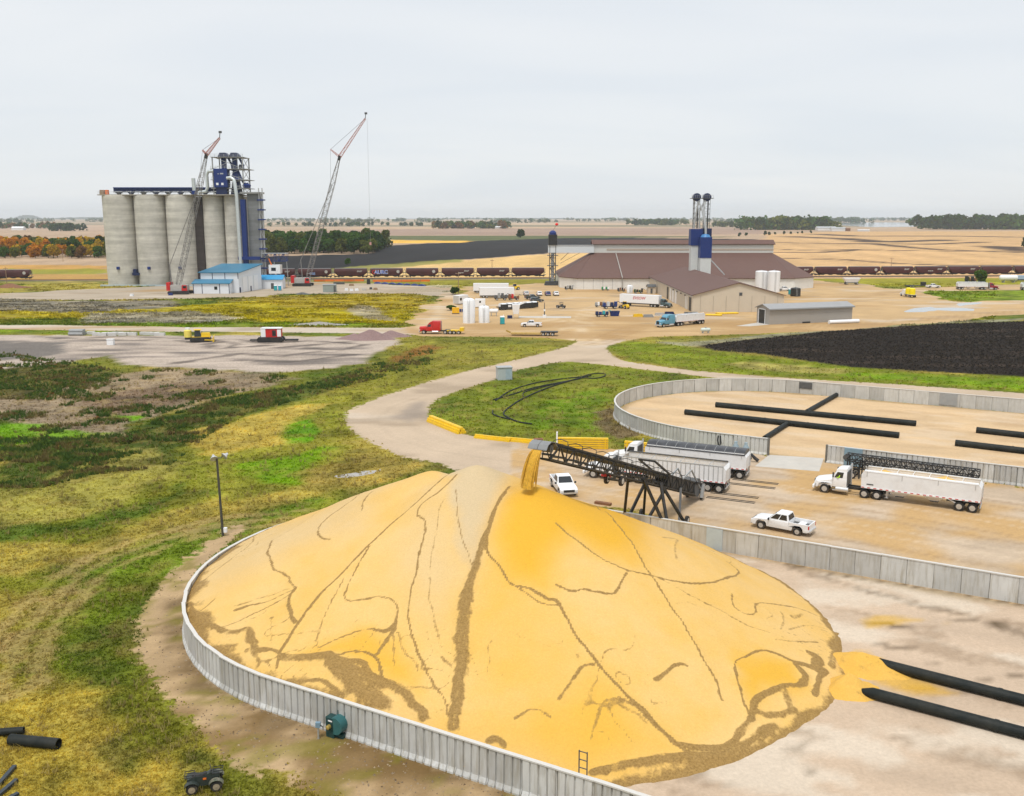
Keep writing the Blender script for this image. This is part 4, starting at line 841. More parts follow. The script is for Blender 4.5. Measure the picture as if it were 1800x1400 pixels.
duct('long black duct along the back of the far bunker floor', gv(1258, 716), gv(1610, 749.5))
duct('long black duct along the front of the far bunker floor', gv(1204, 729), gv(1580, 770.5))
duct('black duct running off the right edge, rear one in far bunker', gv(1716, 761), gv(2000, 793))
duct('black duct running off the right edge, front one in far bunker', gv(1679, 784), gv(2000, 822))
duct('short black cross duct from the far wall to the rear long duct', gv(1470, 698), gv(1418, 728), 0.36)
duct('short black cross duct from the front wall to the front long duct', gv(1384, 749), gv(1344, 775), 0.36)
duct('black tapered duct beside the corn pile, farther of the two', gv(1545, 1175), gv(2000, 1292), 0.36, (True, False))
duct('black tapered duct beside the corn pile, nearer of the two', gv(1533, 1228), gv(2000, 1352), 0.36, (True, False))
# ================================================================== VEHICLES
def quad_panel(mb, q, u0, u1, v0, v1, off=0.02):     # thin plate on part of a quad face (corners in order, u along 0-1, v along 0-3)
    a, b, c, d = [Vector(p) for p in q]; n = (b - a).cross(d - a).normalized()
    f = lambda u, v: a * (1 - u) * (1 - v) + b * u * (1 - v) + c * u * v + d * (1 - u) * v
    top = [f(u0, v0), f(u1, v0), f(u1, v1), f(u0, v1)]
    V = [p - n * 0.02 for p in top] + [p + n * off for p in top]
    return mb.add(V, [(0, 3, 2, 1), (4, 5, 6, 7), (0, 1, 5, 4), (1, 2, 6, 5), (2, 3, 7, 6), (3, 0, 4, 7)])
def frus_faces(b, t, z0, z1):
    B = [(b[0], b[2], z0), (b[1], b[2], z0), (b[1], b[3], z0), (b[0], b[3], z0)]; T = [(t[0], t[2], z1), (t[1], t[2], z1), (t[1], t[3], z1), (t[0], t[3], z1)]
    return dict(right=[B[0], B[1], T[1], T[0]], front=[B[1], B[2], T[2], T[1]], left=[B[2], B[3], T[3], T[2]], rear=[B[3], B[0], T[0], T[3]])
RX = Matrix.Rotation(R(90), 4, 'X')
_wm = {}
def wheel(parent, x, y, r, wd, hub=RIM):
    key = (round(r, 2), round(wd, 2), hub.name)
    if key not in _wm:
        t_ = MB().lathe([(r * 0.55, -wd / 2), (r * 0.9, -wd / 2), (r, -wd * 0.36), (r, wd * 0.36), (r * 0.9, wd / 2), (r * 0.55, wd / 2)], 18, RX).build('wheel', TYRE, None, True)
        h_ = MB().lathe([(r * 0.58, -wd / 2 - 0.012), (r * 0.50, -wd / 2 + 0.03), (r * 0.2, -wd / 2 + 0.05), (r * 0.16, -wd / 2 - 0.03), (0.001, -wd / 2 - 0.03)], 14, RX)
        h_.lathe([(r * 0.58, wd / 2 + 0.012), (r * 0.50, wd / 2 - 0.03), (r * 0.2, wd / 2 - 0.05), (r * 0.16, wd / 2 + 0.03), (0.001, wd / 2 + 0.03)], 14, RX)
        h_ = h_.build('rim', hub, None, True); _wm[key] = (t_.data, h_.data); bpy.data.objects.remove(t_); bpy.data.objects.remove(h_)
    a, b = _wm[key]; o = link('wheel', a, None, parent, (x, y, r)); link('rim', b, None, o); return o
def text_mesh(name, txt, size, m, parent, loc, rot, shear=0.0, ext=0.01, bold=0.0):
    cu = bpy.data.curves.new(name, 'FONT'); cu.body = txt; cu.size = size; cu.align_x = 'CENTER'; cu.align_y = 'CENTER'; cu.extrude = ext; cu.shear = shear; cu.offset = bold; cu.resolution_u = 3
    o = bpy.data.objects.new(name, cu); COL.objects.link(o); dg = bpy.context.evaluated_depsgraph_get(); dg.update()
    me = bpy.data.meshes.new_from_object(o.evaluated_get(dg)); bpy.data.objects.remove(o); bpy.data.curves.remove(cu)
    return link(name, me, m, parent, loc, rot)
def paint(name, col): return mat(name, col, 0.32, var=0.03, dirt=0.18, dscale=1.2, spec=0.5)

def pickup(label, loc, heading, pm, style='pickup', group=None):
    root = thing('pickup_truck' if style == 'pickup' else 'parked_car', label, 'pickup' if style == 'pickup' else 'car', loc, heading, group)
    if style == 'pickup':
        top = [(-2.85, 0.80), (-0.88, 0.80), (-0.88, 1.16), (0.98, 1.16), (1.25, 1.14), (2.55, 1.03), (2.82, 0.88)]
    else:
        top = [(-2.35, 1.0), (-2.25, 1.1), (-0.88, 1.12), (0.98, 1.10), (1.2, 1.08), (2.35, 0.95), (2.6, 0.8)]
    xf, xr = (1.85, -1.75) if style == 'pickup' else (1.55, -1.45)
    e = top[-1][0]; b0 = top[0][0]
    arch = lambda c: [(c + 0.56, 0.40), (c + 0.48, 0.72), (c + 0.24, 0.92), (c - 0.24, 0.92), (c - 0.48, 0.72), (c - 0.56, 0.40)]
    poly = [(b0, 0.5)] + top + [(e + 0.05, 0.55), (e - 0.12, 0.40)] + arch(xf) + arch(xr) + [(b0 + 0.15, 0.42)]
    body = MB().prism(poly, -0.97, 0.97)
    bo = body.build('body', pm, root, True, 0.045)
    if style == 'pickup':
        MB().box(-2.84, -0.9, 0.86, 0.965, 0.74, 1.2).box(-2.84, -0.9, -0.965, -0.86, 0.74, 1.2).box(-2.87, -2.78, -0.97, 0.97, 0.5, 1.2).build('bed_side', pm, root, False, 0.02)
        MB().box(-2.77, -0.9, -0.855, 0.855, 0.78, 0.83).build('bed_liner', DGREY, root)
        b, t = (-0.9, 1.25, -0.93, 0.93), (-0.68, 0.42, -0.74, 0.74); h = (1.14, 1.84)
    else:
        b, t = (-2.2, 1.25, -0.93, 0.93), (-1.85, 0.4, -0.74, 0.74); h = (1.09, 1.68)
    MB().frus(b, t, *h).build('cab', pm, root, True, 0.05)
    ff = frus_faces(b, t, *h); g = MB(); quad_panel(g, ff['front'], 0.06, 0.94, 0.12, 0.9); g.build('windshield', GLASSD, root)
    for sd in ('left', 'right'):
        for u0, u1 in ((0.08, 0.47), (0.52, 0.92)):
            g = MB(); quad_panel(g, ff[sd], u0, u1, 0.18, 0.86); g.build('side_window', GLASSD, root)
    g = MB(); quad_panel(g, ff['rear'], 0.1, 0.9, 0.2, 0.85); g.build('rear_window', GLASSD, root)
    for x in (xf, xr):
        for y in (-0.86, 0.86): wheel(root, x, y, 0.40, 0.27)
    MB().box(e - 0.02, e + 0.09, -0.6, 0.6, 0.62, 0.86).build('grille', BLACK, root)
    for y in (-0.78, 0.78):
        MB().box(e - 0.1, e + 0.06, y - 0.16, y + 0.16, 0.68, 0.86).build('headlight', CLEANW, root)
        MB().box(b0 - 0.03, b0 + 0.06, y * 1.17 - 0.07, y * 1.17 + 0.07, 0.78, 1.12).build('tail_light', RED, root)
        MB().box(1.0, 1.12, y * 1.42 - 0.1, y * 1.42 + 0.1, 1.12, 1.32).build('mirror', BLACK, root)
    MB().box(b0 - 0.14, b0 - 0.02, -0.92, 0.92, 0.45, 0.62).build('rear_bumper', ALU, root); MB().box(e, e + 0.1, -0.94, 0.94, 0.42, 0.60).build('front_bumper', ALU if style == 'pickup' else BLACK, root)
    return root

def tractor(root, cm, sleeper=False, flat_nose=False):
    xc = -2.3; xs = -4.3 if sleeper else xc; ax = (-5.6, -6.9) if sleeper else (-4.2, -5.5)
    def ring(x, hw, z0, z1, r=0.22): return [(x, -hw, z0), (x, hw, z0), (x, hw, z1 - r), (x, hw - r, z1 - 0.02), (x, hw * 0.4, z1 + 0.05), (x, -hw * 0.4, z1 + 0.05), (x, -hw + r, z1 - 0.02), (x, -hw, z1 - r)]
    zt = 1.78 if not flat_nose else 1.95
    MB().loft([ring(1.15, 0.72, 0.62, 1.30 if not flat_nose else 1.75), ring(0.95, 0.98, 0.60, 1.45 if not flat_nose else 1.82), ring(0.2, 1.05, 0.85, 1.62 if not flat_nose else 1.88), ring(-0.8, 1.05, 0.95, zt + 0.05)]).build('hood', cm, root, True)
    MB().prism([(0.75, 0.62), (0.62, 0.98), (0.25, 1.2), (-0.25, 1.2), (-0.62, 0.98), (-0.72, 0.75), (-0.78, 0.75), (-0.78, 1.25), (0.8, 1.25), (0.95, 0.62)], -1.17, 1.17).build('front_fender', cm, root, True, 0.04)
    MB().box(xc, -0.78, -1.12, 1.12, 0.85, 1.9).build('cab', cm, root, True, 0.06)
    b, t = (xc, -0.72, -1.12, 1.12), (xc + 0.02, -1.18, -1.0, 1.0); MB().frus(b, t, 1.88, 2.66).build('cab_top', cm, root, True, 0.04)
    ff = frus_faces(b, t, 1.88, 2.66); g = MB(); quad_panel(g, ff['front'], 0.04, 0.96, 0.08, 0.9); g.build('windshield', GLASSD, root)
    for sd, u in (('left', (0.16, 0.72)), ('right', (0.28, 0.84))):
        g = MB(); quad_panel(g, ff[sd], u[0], u[1], 0.04, 0.82); g.build('side_window', GLASSD, root)
    if sleeper:
        MB().frus((xs, xc - 0.03, -1.2, 1.2), (xs, xc - 0.03, -1.15, 1.15), 0.9, 3.35).build('sleeper', cm, root, True, 0.08)
        MB().prism([(xc, 2.6), (-1.2, 2.68), (-1.5, 3.0), (xc - 0.1, 3.42), (xc - 0.1, 2.6)], -1.05, 1.05).build('roof_fairing', cm, root, True, 0.06)
    else:
        MB().loft([[(x, y, z) for y, z in ((-1.0, 2.62), (1.0, 2.62), (0.98, zt_), (0.5, zt_ + 0.08), (-0.5, zt_ + 0.08), (-0.98, zt_))] for x, zt_ in ((-1.15, 2.66), (-1.35, 2.82), (xc + 0.05, 2.92), (xc - 0.02, 2.74))]).build('roof_fairing', cm, root, True)
    MB().box(1.1, 1.32, -1.15, 1.15, 0.42, 0.78).build('bumper', ALU if flat_nose else cm, root, True, 0.05)
    MB().box(1.1, 1.22, -0.5, 0.5, 0.82, 1.32 if not flat_nose else 1.7).build('grille', BLACK, root)
    for y in (-0.82, 0.82):
        MB().box(0.92, 1.14, y - 0.15, y + 0.15, 0.95, 1.15).build('headlight', CLEANW, root)
        MB().box(-0.95, -0.82, y * 1.62 - 0.09, y * 1.62 + 0.09, 1.95, 2.5).bar((-0.9, y * 1.25, 2.2), (-0.9, y * 1.6, 2.2), 0.04).build('mirror', BLACK if not flat_nose else ALU, root)
        MB().tube([(-1.2 + (0 if not sleeper else -1.0), y * 1.2, 0.62), (-2.5 + (0 if not sleeper else -1.3), y * 1.2, 0.62)], 0.30, 12).build('fuel_tank', ALU, root, True)
        MB().box(-2.3, -0.85, y * 1.32 - 0.12, y * 1.32 + 0.12, 0.45, 0.55).build('step', ALU, root)
    MB().tube([(xs - 0.14, -0.75, 0.8), (xs - 0.14, -0.75, 3.25)], 0.085, 10).build('exhaust_stack', ALU, root, True)
    if not sleeper: MB().box(xs - 0.10, xs - 0.01, -0.95, 0.95, 1.1, 2.6).build('back_panel', DGREY, root)
    MB().box(ax[1] - 0.9, 0.9, 0.32, 0.46, 0.62, 0.92).box(ax[1] - 0.9, 0.9, -0.46, -0.32, 0.62, 0.92).box(ax[1] - 0.9, ax[1] - 0.8, -0.46, 0.46, 0.62, 0.92).build('frame_rail', BLACK, root)
    MB().frus((ax[0] - 1.3, ax[0] + 0.1, -0.5, 0.5), (ax[0] - 1.2, ax[0], -0.42, 0.42), 0.95, 1.16).build('fifth_wheel', DGREY, root)
    for y in (-1.03, 1.03): wheel(root, 0, y, 0.50, 0.30)
    for x in ax:
        for y in (-0.93, 0.93): wheel(root, x, y, 0.50, 0.56)
    for y in (-0.93, 0.93): MB().box(ax[1] - 0.72, ax[1] - 0.68, y - 0.3, y + 0.3, 0.3, 1.0).build('mudflap', BLACK, root)
    return ax

def hopper_trailer(root, xf, L, m, tarp=None, ribs=False, open_load=True, zt=3.0, top_rail=None):
    xr = xf - L; hw = 1.25; z0 = 1.28
    side = [(xf - 0.05, z0), (xf - 0.02, zt - 0.35), (xf - 0.30, zt), (xr + 0.30, zt), (xr + 0.02, zt - 0.35), (xr + 0.05, z0)]
    body = MB().prism(side, hw - 0.05, hw).prism(side, -hw, -hw + 0.05)
    body.add([(xf - 0.05, -hw + .05, z0), (xf - 0.05, hw - .05, z0), (xf - 0.02, hw - .05, zt - .35), (xf - 0.02, -hw + .05, zt - .35), (xf - .3, hw - .05, zt), (xf - .3, -hw + .05, zt)], [(0, 1, 2, 3), (3, 2, 4, 5)])
    body.add([(xr + 0.05, -hw + .05, z0), (xr + 0.05, hw - .05, z0), (xr + 0.02, hw - .05, zt - .35), (xr + 0.02, -hw + .05, zt - .35), (xr + .3, hw - .05, zt), (xr + .3, -hw + .05, zt)], [(3, 2, 1, 0), (5, 4, 2, 3)])
    t_ = body.build('trailer', m, root)
    MB().box(xr + 0.08, xf - 0.08, -hw + 0.06, hw - 0.06, z0 + 0.02, z0 + 0.12).build('trailer_floor', BLACK, t_)
    MB().box(xr + .3, xf - .3, hw - 0.10, hw + 0.03, zt, zt + 0.09).box(xr + .3, xf - .3, -hw - 0.03, -hw + 0.10, zt, zt + 0.09).build('top_rail', top_rail or CLEANW, t_)
    MB().box(xr + .05, xf - .05, hw + 0.002, hw + 0.035, z0 - 0.10, z0 + 0.06).box(xr + .05, xf - .05, -hw - 0.035, -hw - 0.002, z0 - 0.10, z0 + 0.06).build('bottom_rail', CLEANW, t_)
    rs = MB(); n = int(L / 0.62)
    for k in range(n):
        x = xr + 0.25 + k * 0.62
        for s_ in (1, -1): rs.box(x, x + 0.3, min(s_ * (hw + 0.036), s_ * (hw + 0.044)), max(s_ * (hw + 0.036), s_ * (hw + 0.044)), z0 - 0.06, z0 + 0.03)
    rs.build('reflector_strip', RED, t_)['kind'] = 'stuff'
    for cx in (xf - L * 0.33, xf - L * 0.62):
        MB().frus((cx - 0.35, cx + 0.35, -0.4, 0.4), (cx - 1.35, cx + 1.35, -hw + .1, hw - .1), 0.52, z0).build('hopper', m, t_); MB().box(cx - 0.42, cx + 0.42, -0.45, 0.45, 0.42, 0.52).build('hopper_gate', DGREY, t_)
    MB().box(xr + 0.2, xr + 3.3, -0.5, 0.5, 0.75, z0 - 0.11).build('sub_frame', DGREY, t_); MB().box(xf - 2.6, xf - 0.2, -0.5, 0.5, 1.17, z0 - 0.02).build('kingpin_plate', DGREY, t_)
    for s_ in (1, -1): MB().bar((xr + 3.2, s_ * (hw - .2), z0 - .1), (xr + 1.8, s_ * (hw - .25), 0.55), 0.1).build('strut', CLEANW, t_)
    for x in (xr + 0.75, xr + 2.0):
        for y in (-0.93, 0.93): o = wheel(t_, x, y, 0.50, 0.56)
    for y in (-0.93, 0.93):
        MB().box(xr + 0.1, xr + 0.14, y - 0.3, y + 0.3, 0.28, 1.1).build('mudflap', BLACK, t_)
        MB().box(xf - 2.75, xf - 2.6, y * 0.9 - 0.07, y * 0.9 + 0.07, 0.35, 1.2).box(xf - 2.85, xf - 2.5, y * 0.9 - 0.15, y * 0.9 + 0.15, 0.30, 0.35).build('landing_leg', ALU, t_)
        MB().box(xr + 0.02, xr + 0.06, y - 0.12, y + 0.12, 1.1, 1.22).build('tail_light', RED, t_)
    MB().box(xr + 0.0, xr + 0.1, -1.1, 1.1, 0.52, 0.62).bar((xr + .05, -.5, .6), (xr + .05, -.5, 1.2), .08).bar((xr + .05, .5, .6), (xr + .05, .5, 1.2), .08).build('rear_bumper', ALU, t_)
    lad = MB()
    for z in np.arange(1.3, zt, 0.3): lad.box(xr - 0.03, xr + 0.0, -0.9, -0.5, z, z + 0.03)
    lad.box(xr - 0.035, xr + 0.01, -0.93, -0.9, 1.2, zt + .1).box(xr - 0.035, xr + 0.01, -0.5, -0.47, 1.2, zt + .1).build('ladder', ALU, t_)
    if ribs:
        rm = MB().box(-0.035, 0.035, 0, 0.05, z0 + 0.06, zt - 0.02).mesh('side_rib'); rm.materials.append(GALV); n = 23
        for k in range(n):
            x = xr + 0.35 + (L - 0.7) * k / (n - 1)
            link('side_rib', rm, None, t_, (x, hw, 0)); link('side_rib', rm, None, t_, (x, -hw, 0), (0, 0, math.pi))
    else:
        for k in range(4):
            x = xr + 0.6 + (L - 1.2) * k / 3
            for s_ in (1, -1): MB().box(x - 0.03, x + 0.03, s_ * hw + (0 if s_ > 0 else -.03), s_ * hw + (.03 if s_ > 0 else 0), zt - 0.55, zt - 0.05).build('tarp_strap', GALV, t_)
    if tarp:
        st_ = [xr + .25 + (L - .5) * k / 10 for k in range(11)]; rr_ = []
        for k in range(41):
            x = xr + .22 + (L - .44) * k / 40; lift = 0.40 + 0.035 * abs(math.sin(k * math.pi / 4))
            rr_.append([(x, (hw + 0.06) * math.cos(a), zt - 0.12 + (lift + 0.14) * math.sin(a) ** 0.8) for a in [math.pi * j / 12 for j in range(13)]] + [(x, -hw - 0.02, zt - 0.16), (x, hw + 0.02, zt - 0.16)])
        tp = MB().loft(rr_).build('tarp', tarp, t_, True)
        for x in st_[1:-1]:
            MB().tube([(x, (hw + 0.075) * math.cos(a), zt - 0.11 + 0.545 * math.sin(a) ** 0.8) for a in [math.pi * j / 12 for j in range(13)]], 0.025, 5).build('tarp_bow', GREY, tp)
        for xe in (xf - 0.28, xr + 0.28): MB().loft([[(xe + dx_, (hw - .02) * math.cos(a), zt - 0.1 + 0.5 * math.sin(a) ** 0.8) for a in [math.pi * j / 10 for j in range(11)]] for dx_ in (-0.04, 0.04)]).build('end_cap', CLEANW, tp)
    else:
        for k in range(1, 7):
            x = xr + 0.3 + (L - 0.6) * k / 7; MB().tube([(x, -hw + .02, zt + .05), (x, 0, zt + 0.14), (x, hw - .02, zt + .05)], 0.035, 6).build('tarp_bow', GALV if ribs else CLEANW, t_)
        MB().tube([(xr + .35, hw - 0.12, zt + 0.13), (xf - .35, hw - 0.12, zt + 0.13)] if not ribs else [(xr + .35, -hw + 0.1, zt + 0.13), (xf - .35, -hw + 0.1, zt + 0.13)], 0.07, 8).build('rolled_tarp', CLEANW if not ribs else DGREY, t_)
    return t_
def van_trailer(root, xf, L, m, text=None, z1=4.0):
    xr = xf - L; t_ = MB().box(xr, xf, -1.29, 1.29, 1.15, z1).build('trailer', m, root, False, 0.02)
    MB().box(xr + 0.2, xf - 1.2, -0.55, 0.55, 0.8, 1.14).build('sub_frame', DGREY, t_)
    for x in (xr + 1.6, xr + 2.85):
        for y in (-0.93, 0.93): wheel(t_, x, y, 0.50, 0.56)
    for y in (-0.9, 0.9): MB().box(xf - 2.8, xf - 2.65, y - 0.07, y + 0.07, 0.3, 1.14).build('landing_leg', ALU, t_)
    MB().box(xr - 0.03, xr - 0.004, -1.2, -0.02, 1.25, z1 - .1).box(xr - 0.03, xr - 0.004, 0.02, 1.2, 1.25, z1 - .1).build('rear_door', ALU, t_)
    MB().box(xr, xf, 1.292, 1.31, 1.16, 1.28).box(xr, xf, -1.31, -1.292, 1.16, 1.28).build('side_rail', ALU, t_)
    if text:
        for s_, rz in ((1, math.pi), (-1, 0)): text_mesh('lettering', text, 1.35, RED, t_, ((xf + xr) / 2 + 1.1 * s_ * -0.0, s_ * 1.30, 2.85), (math.pi / 2, 0, rz), 0.25, 0.008, 0.02)
    return t_
def semi(label, loc, heading, cm, sleeper=False, flat=False, group=None):
    root = thing('semi_truck', label, 'truck', loc, heading, group); ax = tractor(root, cm, sleeper, flat); return root, ax
def wheel_line(front_px, rear_px, near_left=True, off=1.0):
    """root location and heading from the near-side front and rear wheel contacts"""
    f, r = G(*front_px), G(*rear_px); d = (f - r).normalized(); a = math.atan2(d.y, d.x); left = Vector((-d.y, d.x, 0))
    return f - left * off if near_left else f + left * off, a
WTRUCK = paint('white_cab_paint', (0.80, 0.80, 0.80)); TARPM = mat('black_vinyl_tarp', (0.035, 0.037, 0.042), 0.38, var=0.25, scale=1.2, bump=0.2, dirt=0.35, dscale=0.7, dirtcol=(0.16, 0.16, 0.17))
TRW = mat('white_trailer_side', (0.74, 0.745, 0.75), 0.35, var=0.04, dirt=0.2, dscale=0.5)
def grain_load(label, root, xf, L, z, heaps, w_=1.17, back=None):
    n = 60; X = np.linspace(xf - L + 0.4, xf - 0.4, n); Y = np.linspace(-w_, w_, 11); gx_, gy_ = np.meshgrid(X, Y); zz = np.full(gx_.shape, z)
    for cx, h, r in heaps: zz = np.maximum(zz, z + h * np.clip(1 - np.hypot((gx_ - cx) / r, gy_ / 1.6), 0, 1))
    zz += (fbm(gx_, gy_, 0.5, 3, 3) - 0.5) * 0.06
    P3 = np.stack([gx_.ravel(), gy_.ravel(), zz.ravel()], 1); i = np.arange(10 * (n - 1)); a = (i // (n - 1)) * n + i % (n - 1); Q = np.stack([a, a + 1, a + n + 1, a + n], 1); k = len(P3)
    o = link('corn_load', grid_mesh('corn_load', P3, Q, dict(chaff=np.zeros(k), fresh=np.full(k, 0.1), pale=np.full(k, 0.0))), CORN); o.location = root.location; o.rotation_euler = root.rotation_euler
    return tag(o, label, 'grain')
# A: tarped trailer by the far bunker
loc, hd = wheel_line((1088, 818.5), (1296, 842)); tA, ax = semi('white semi truck whose hopper trailer wears a black roll tarp', loc, hd, WTRUCK); hopper_trailer(tA, -3.3, 12.2, TRW, tarp=TARPM)
# B: open ribbed trailer unloading at the conveyor
rr = G(1264, 866.5); d = Vector((math.cos(hd), math.sin(hd), 0)); left = Vector((-d.y, d.x, 0)); loc = rr - left * 0.95 + d * 14.75
tB, ax = semi('white semi truck with open ribbed hopper trailer dumping beside the black conveyor', loc, hd, WTRUCK); hopper_trailer(tB, -3.3, 12.2, TRW, ribs=True, top_rail=GALV)
grain_load('last corn left in the open ribbed trailer beside the conveyor', tB, -3.3, 12.2, 1.42, [(-8.6, 1.45, 2.0)])
# C: loaded trailer in front of the straight wall
loc, hd = wheel_line((1449, 866), (1717, 902.5)); tC, ax = semi('white day cab semi truck hauling an uncovered white trailer heaped with corn', loc, hd, WTRUCK); tr = hopper_trailer(tC, -3.8, 11.8, TRW)
MB().box(-5.1, -4.4, 1.252, 1.262, 1.56, 1.70).build('small_badge', DGREY, tr)
grain_load('corn heaped in the uncovered white trailer by the straight wall', tC, -3.8, 11.8, 2.42, [(-6.0, 0.75, 2.0), (-9.4, 0.5, 1.0), (-12.0, 0.85, 2.3)])
# its driver, elbow on the open window
dv = bpy.data.meshes.new('person'); dv.from_pydata([(0, 0, 0), (0, 0, 0.28), (0, 0, 0.40), (0, 0.01, 0.58), (0.02, 0.16, 0.26), (0.10, 0.27, 0.06), (0.34, 0.22, 0.10), (0.0, -0.16, 0.26), (0.2, -0.2, 0.05), (0.42, -0.1, 0.12)], [(0, 1), (1, 2), (2, 3), (1, 4), (4, 5), (5, 6), (1, 7), (7, 8), (8, 9)], [])
po = bpy.data.objects.new('person', dv); COL.objects.link(po); sm = po.modifiers.new('skin', 'SKIN'); 
for i, r in enumerate((0.17, 0.16, 0.06, 0.105, 0.075, 0.06, 0.045, 0.075, 0.06, 0.045)): dv.skin_vertices[0].data[i].radius = (r, r)
dv.skin_vertices[0].data[0].use_root = True; po.modifiers.new('sub', 'SUBSURF').levels = 1
dv.materials.append(mat('hi_vis_vest', (0.42, 0.70, 0.03), 0.7)); tag(po, 'driver in yellow-green vest leaning at the loaded truck cab window', 'person')
po.matrix_world = Matrix.Translation(loc) @ Matrix.Rotation(hd, 4, 'Z') @ Matrix.Translation((-1.55, 0.93, 1.86))
# D: blue sleeper truck in the yard
BLUEC = paint('light_blue_cab', (0.10, 0.30, 0.42))
loc, hd = wheel_line((1166, 576), (1236, 569.5)); tD, ax = semi('light blue sleeper semi truck with white hopper trailer crossing the yard', loc, hd, BLUEC, True, True); hopper_trailer(tD, -4.7, 11.5, TRW)
# E: lettered van trailer in front of the brown-roofed barn
loc, hd = wheel_line((1172, 542), (1090, 537.5), near_left=False); tE, ax = semi('dark semi truck pulling a white box trailer with red lettering by the barn', loc, hd, paint('dark_teal_cab', (0.05, 0.09, 0.10))); van_trailer(tE, -2.9, 14.5, CLEANW, 'EVSOW')
# F: red cab and white trailer beyond the right yard
loc, hd = wheel_line((1750, 510), (1692, 509.5), near_left=False); tF, ax = semi('white hopper trailer with dark red cab parked on the right-hand road', loc, hd, paint('dark_red_cab', (0.30, 0.015, 0.03))); hopper_trailer(tF, -3.2, 12.0, TRW)
loc2 = loc + Vector((math.cos(hd), math.sin(hd), 0)) * 26.0; tF2, ax = semi('white semi truck with white trailer cut by the right picture edge', loc2, hd, WTRUCK); hopper_trailer(tF2, -3.2, 12.5, TRW)
# G: red tractor with gooseneck jeep, left of the tanks
loc, hd = wheel_line((745, 587.5), (800, 588)); tG, ax = semi('bobtail red semi tractor with yellow gooseneck on the road left of the tanks', loc, hd, paint('bright_red_cab', (0.55, 0.015, 0.015)), True, True)
MB().box(-10.2, -6.0, -0.9, 0.9, 0.75, 1.05).box(-10.4, -9.4, -1.1, 1.1, 0.8, 1.7).build('gooseneck', YELLOW, tG)
for x in (-7.9, -9.1):
    for y in (-0.93, 0.93): wheel(tG, x, y, 0.45, 0.5)
# pickups
loc, hd = wheel_line((1337, 930), (1389, 940), off=0.95); d = Vector((math.cos(hd), math.sin(hd), 0)); WP = paint('white_pickup_paint', (0.80, 0.81, 0.82))
pickup('white crew cab pickup driving along the near bunker wall', loc - d * 1.85, hd, WP)
p = G(991, 868); pickup('white pickup facing the camera just behind the corn pile', (p.x, p.y + 1.2), math.atan2(-2.8, 0.5), WP)
p = G(934, 575.5); pickup('white pickup parked right of the teal toilet and tanks', (p.x, p.y + 1), R(178), WP)
# ================================================================== CONVEYORS AND NEAR THINGS
def lattice(mb, a, b, w_, h, n, ch=0.10, lc=0.055, w1=None, h1=None, up=Vector((0, 0, 1)), sides=4):
    """four-chord lattice girder from a to b (centre line), width w_, depth h"""
    a = Vector(a); b = Vector(b); d = (b - a).normalized(); s_ = d.cross(up)
    s_ = s_.normalized() if s_.length > 1e-3 else Vector((1, 0, 0)); u = s_.cross(d).normalized(); w1 = w_ if w1 is None else w1; h1 = h if h1 is None else h1
    def c(t, i, j): return a.lerp(b, t) + s_ * (i * (w_ + (w1 - w_) * t) / 2) + u * (j * (h + (h1 - h) * t) / 2)
    for i, j in ((-1, -1), (1, -1), (1, 1), (-1, 1)): mb.bar(c(0, i, j), c(1, i, j), ch)
    for k in range(n):
        t0, t1 = k / n, (k + 1) / n
        for (i0, j0), (i1, j1) in (((-1, -1), (-1, 1)), ((1, -1), (1, 1)), ((-1, 1), (1, 1)), ((-1, -1), (1, -1)))[:sides]:
            if k % 2: (i0, j0), (i1, j1) = (i1, j1), (i0, j0)
            mb.bar(c(t0, i0, j0), c(t1, i1, j1), lc); mb.bar(c(t1, i0, j0), c(t1, i1, j1), lc)
    return c
CB, CT = Vector((19.3, 100.2, 1.5)), Vector((2.35, 70.4, 13.0))
cv = thing('grain_conveyor', 'long black truss conveyor pouring yellow corn onto the pile', 'conveyor', (CB.x, CB.y, 0))
O = Vector((CB.x, CB.y, 0)); a, b = CB - O, CT - O; dd = (b - a).normalized(); sd = dd.cross(Vector((0, 0, 1))).normalized(); uu = sd.cross(dd)
m = MB(); cc = lattice(m, a - uu * 0.15, b - uu * 0.15, 1.35, 1.25, 26, 0.13, 0.065); m.build('truss', BLACK, cv)
bl = MB()
for i in (-1, 1): bl.add([a + sd * (i * .05) + uu * .08, b + sd * (i * .05) + uu * .08, b + sd * (i * .55) + uu * .30, a + sd * (i * .55) + uu * .30, a + sd * (i * .05) + uu * .05, b + sd * (i * .05) + uu * .05, b + sd * (i * .55) + uu * .27, a + sd * (i * .55) + uu * .27], [(0, 1, 2, 3), (7, 6, 5, 4), (0, 4, 5, 1), (2, 6, 7, 3), (0, 3, 7, 4), (1, 5, 6, 2)])
bl.build('belt', DGREY, cv)
for k in range(1, 13):                       # hoops over the belt
    p = a.lerp(b, k / 13); MB().tube([p - sd * .66 + uu * .45, p - sd * .6 + uu * .85, p + uu * 1.0, p + sd * .6 + uu * .85, p + sd * .66 + uu * .45], 0.035, 5).build('hoop', BLACK, cv)
for k in range(18):
    p = a.lerp(b, (k + .5) / 18); MB().tube([p - sd * .55 - uu * .4, p + sd * .55 - uu * .4], 0.09, 8).build('idler_roller', DGREY, cv, True)
q0, q1 = a + dd * .5, a.lerp(b, .27)
for s_ in (-.62, .62): MB().bar(q0 + sd * s_ - uu * .1, q1 + sd * s_ - uu * .1, .05, 1.0).build('side_skirt', BLACK, cv)
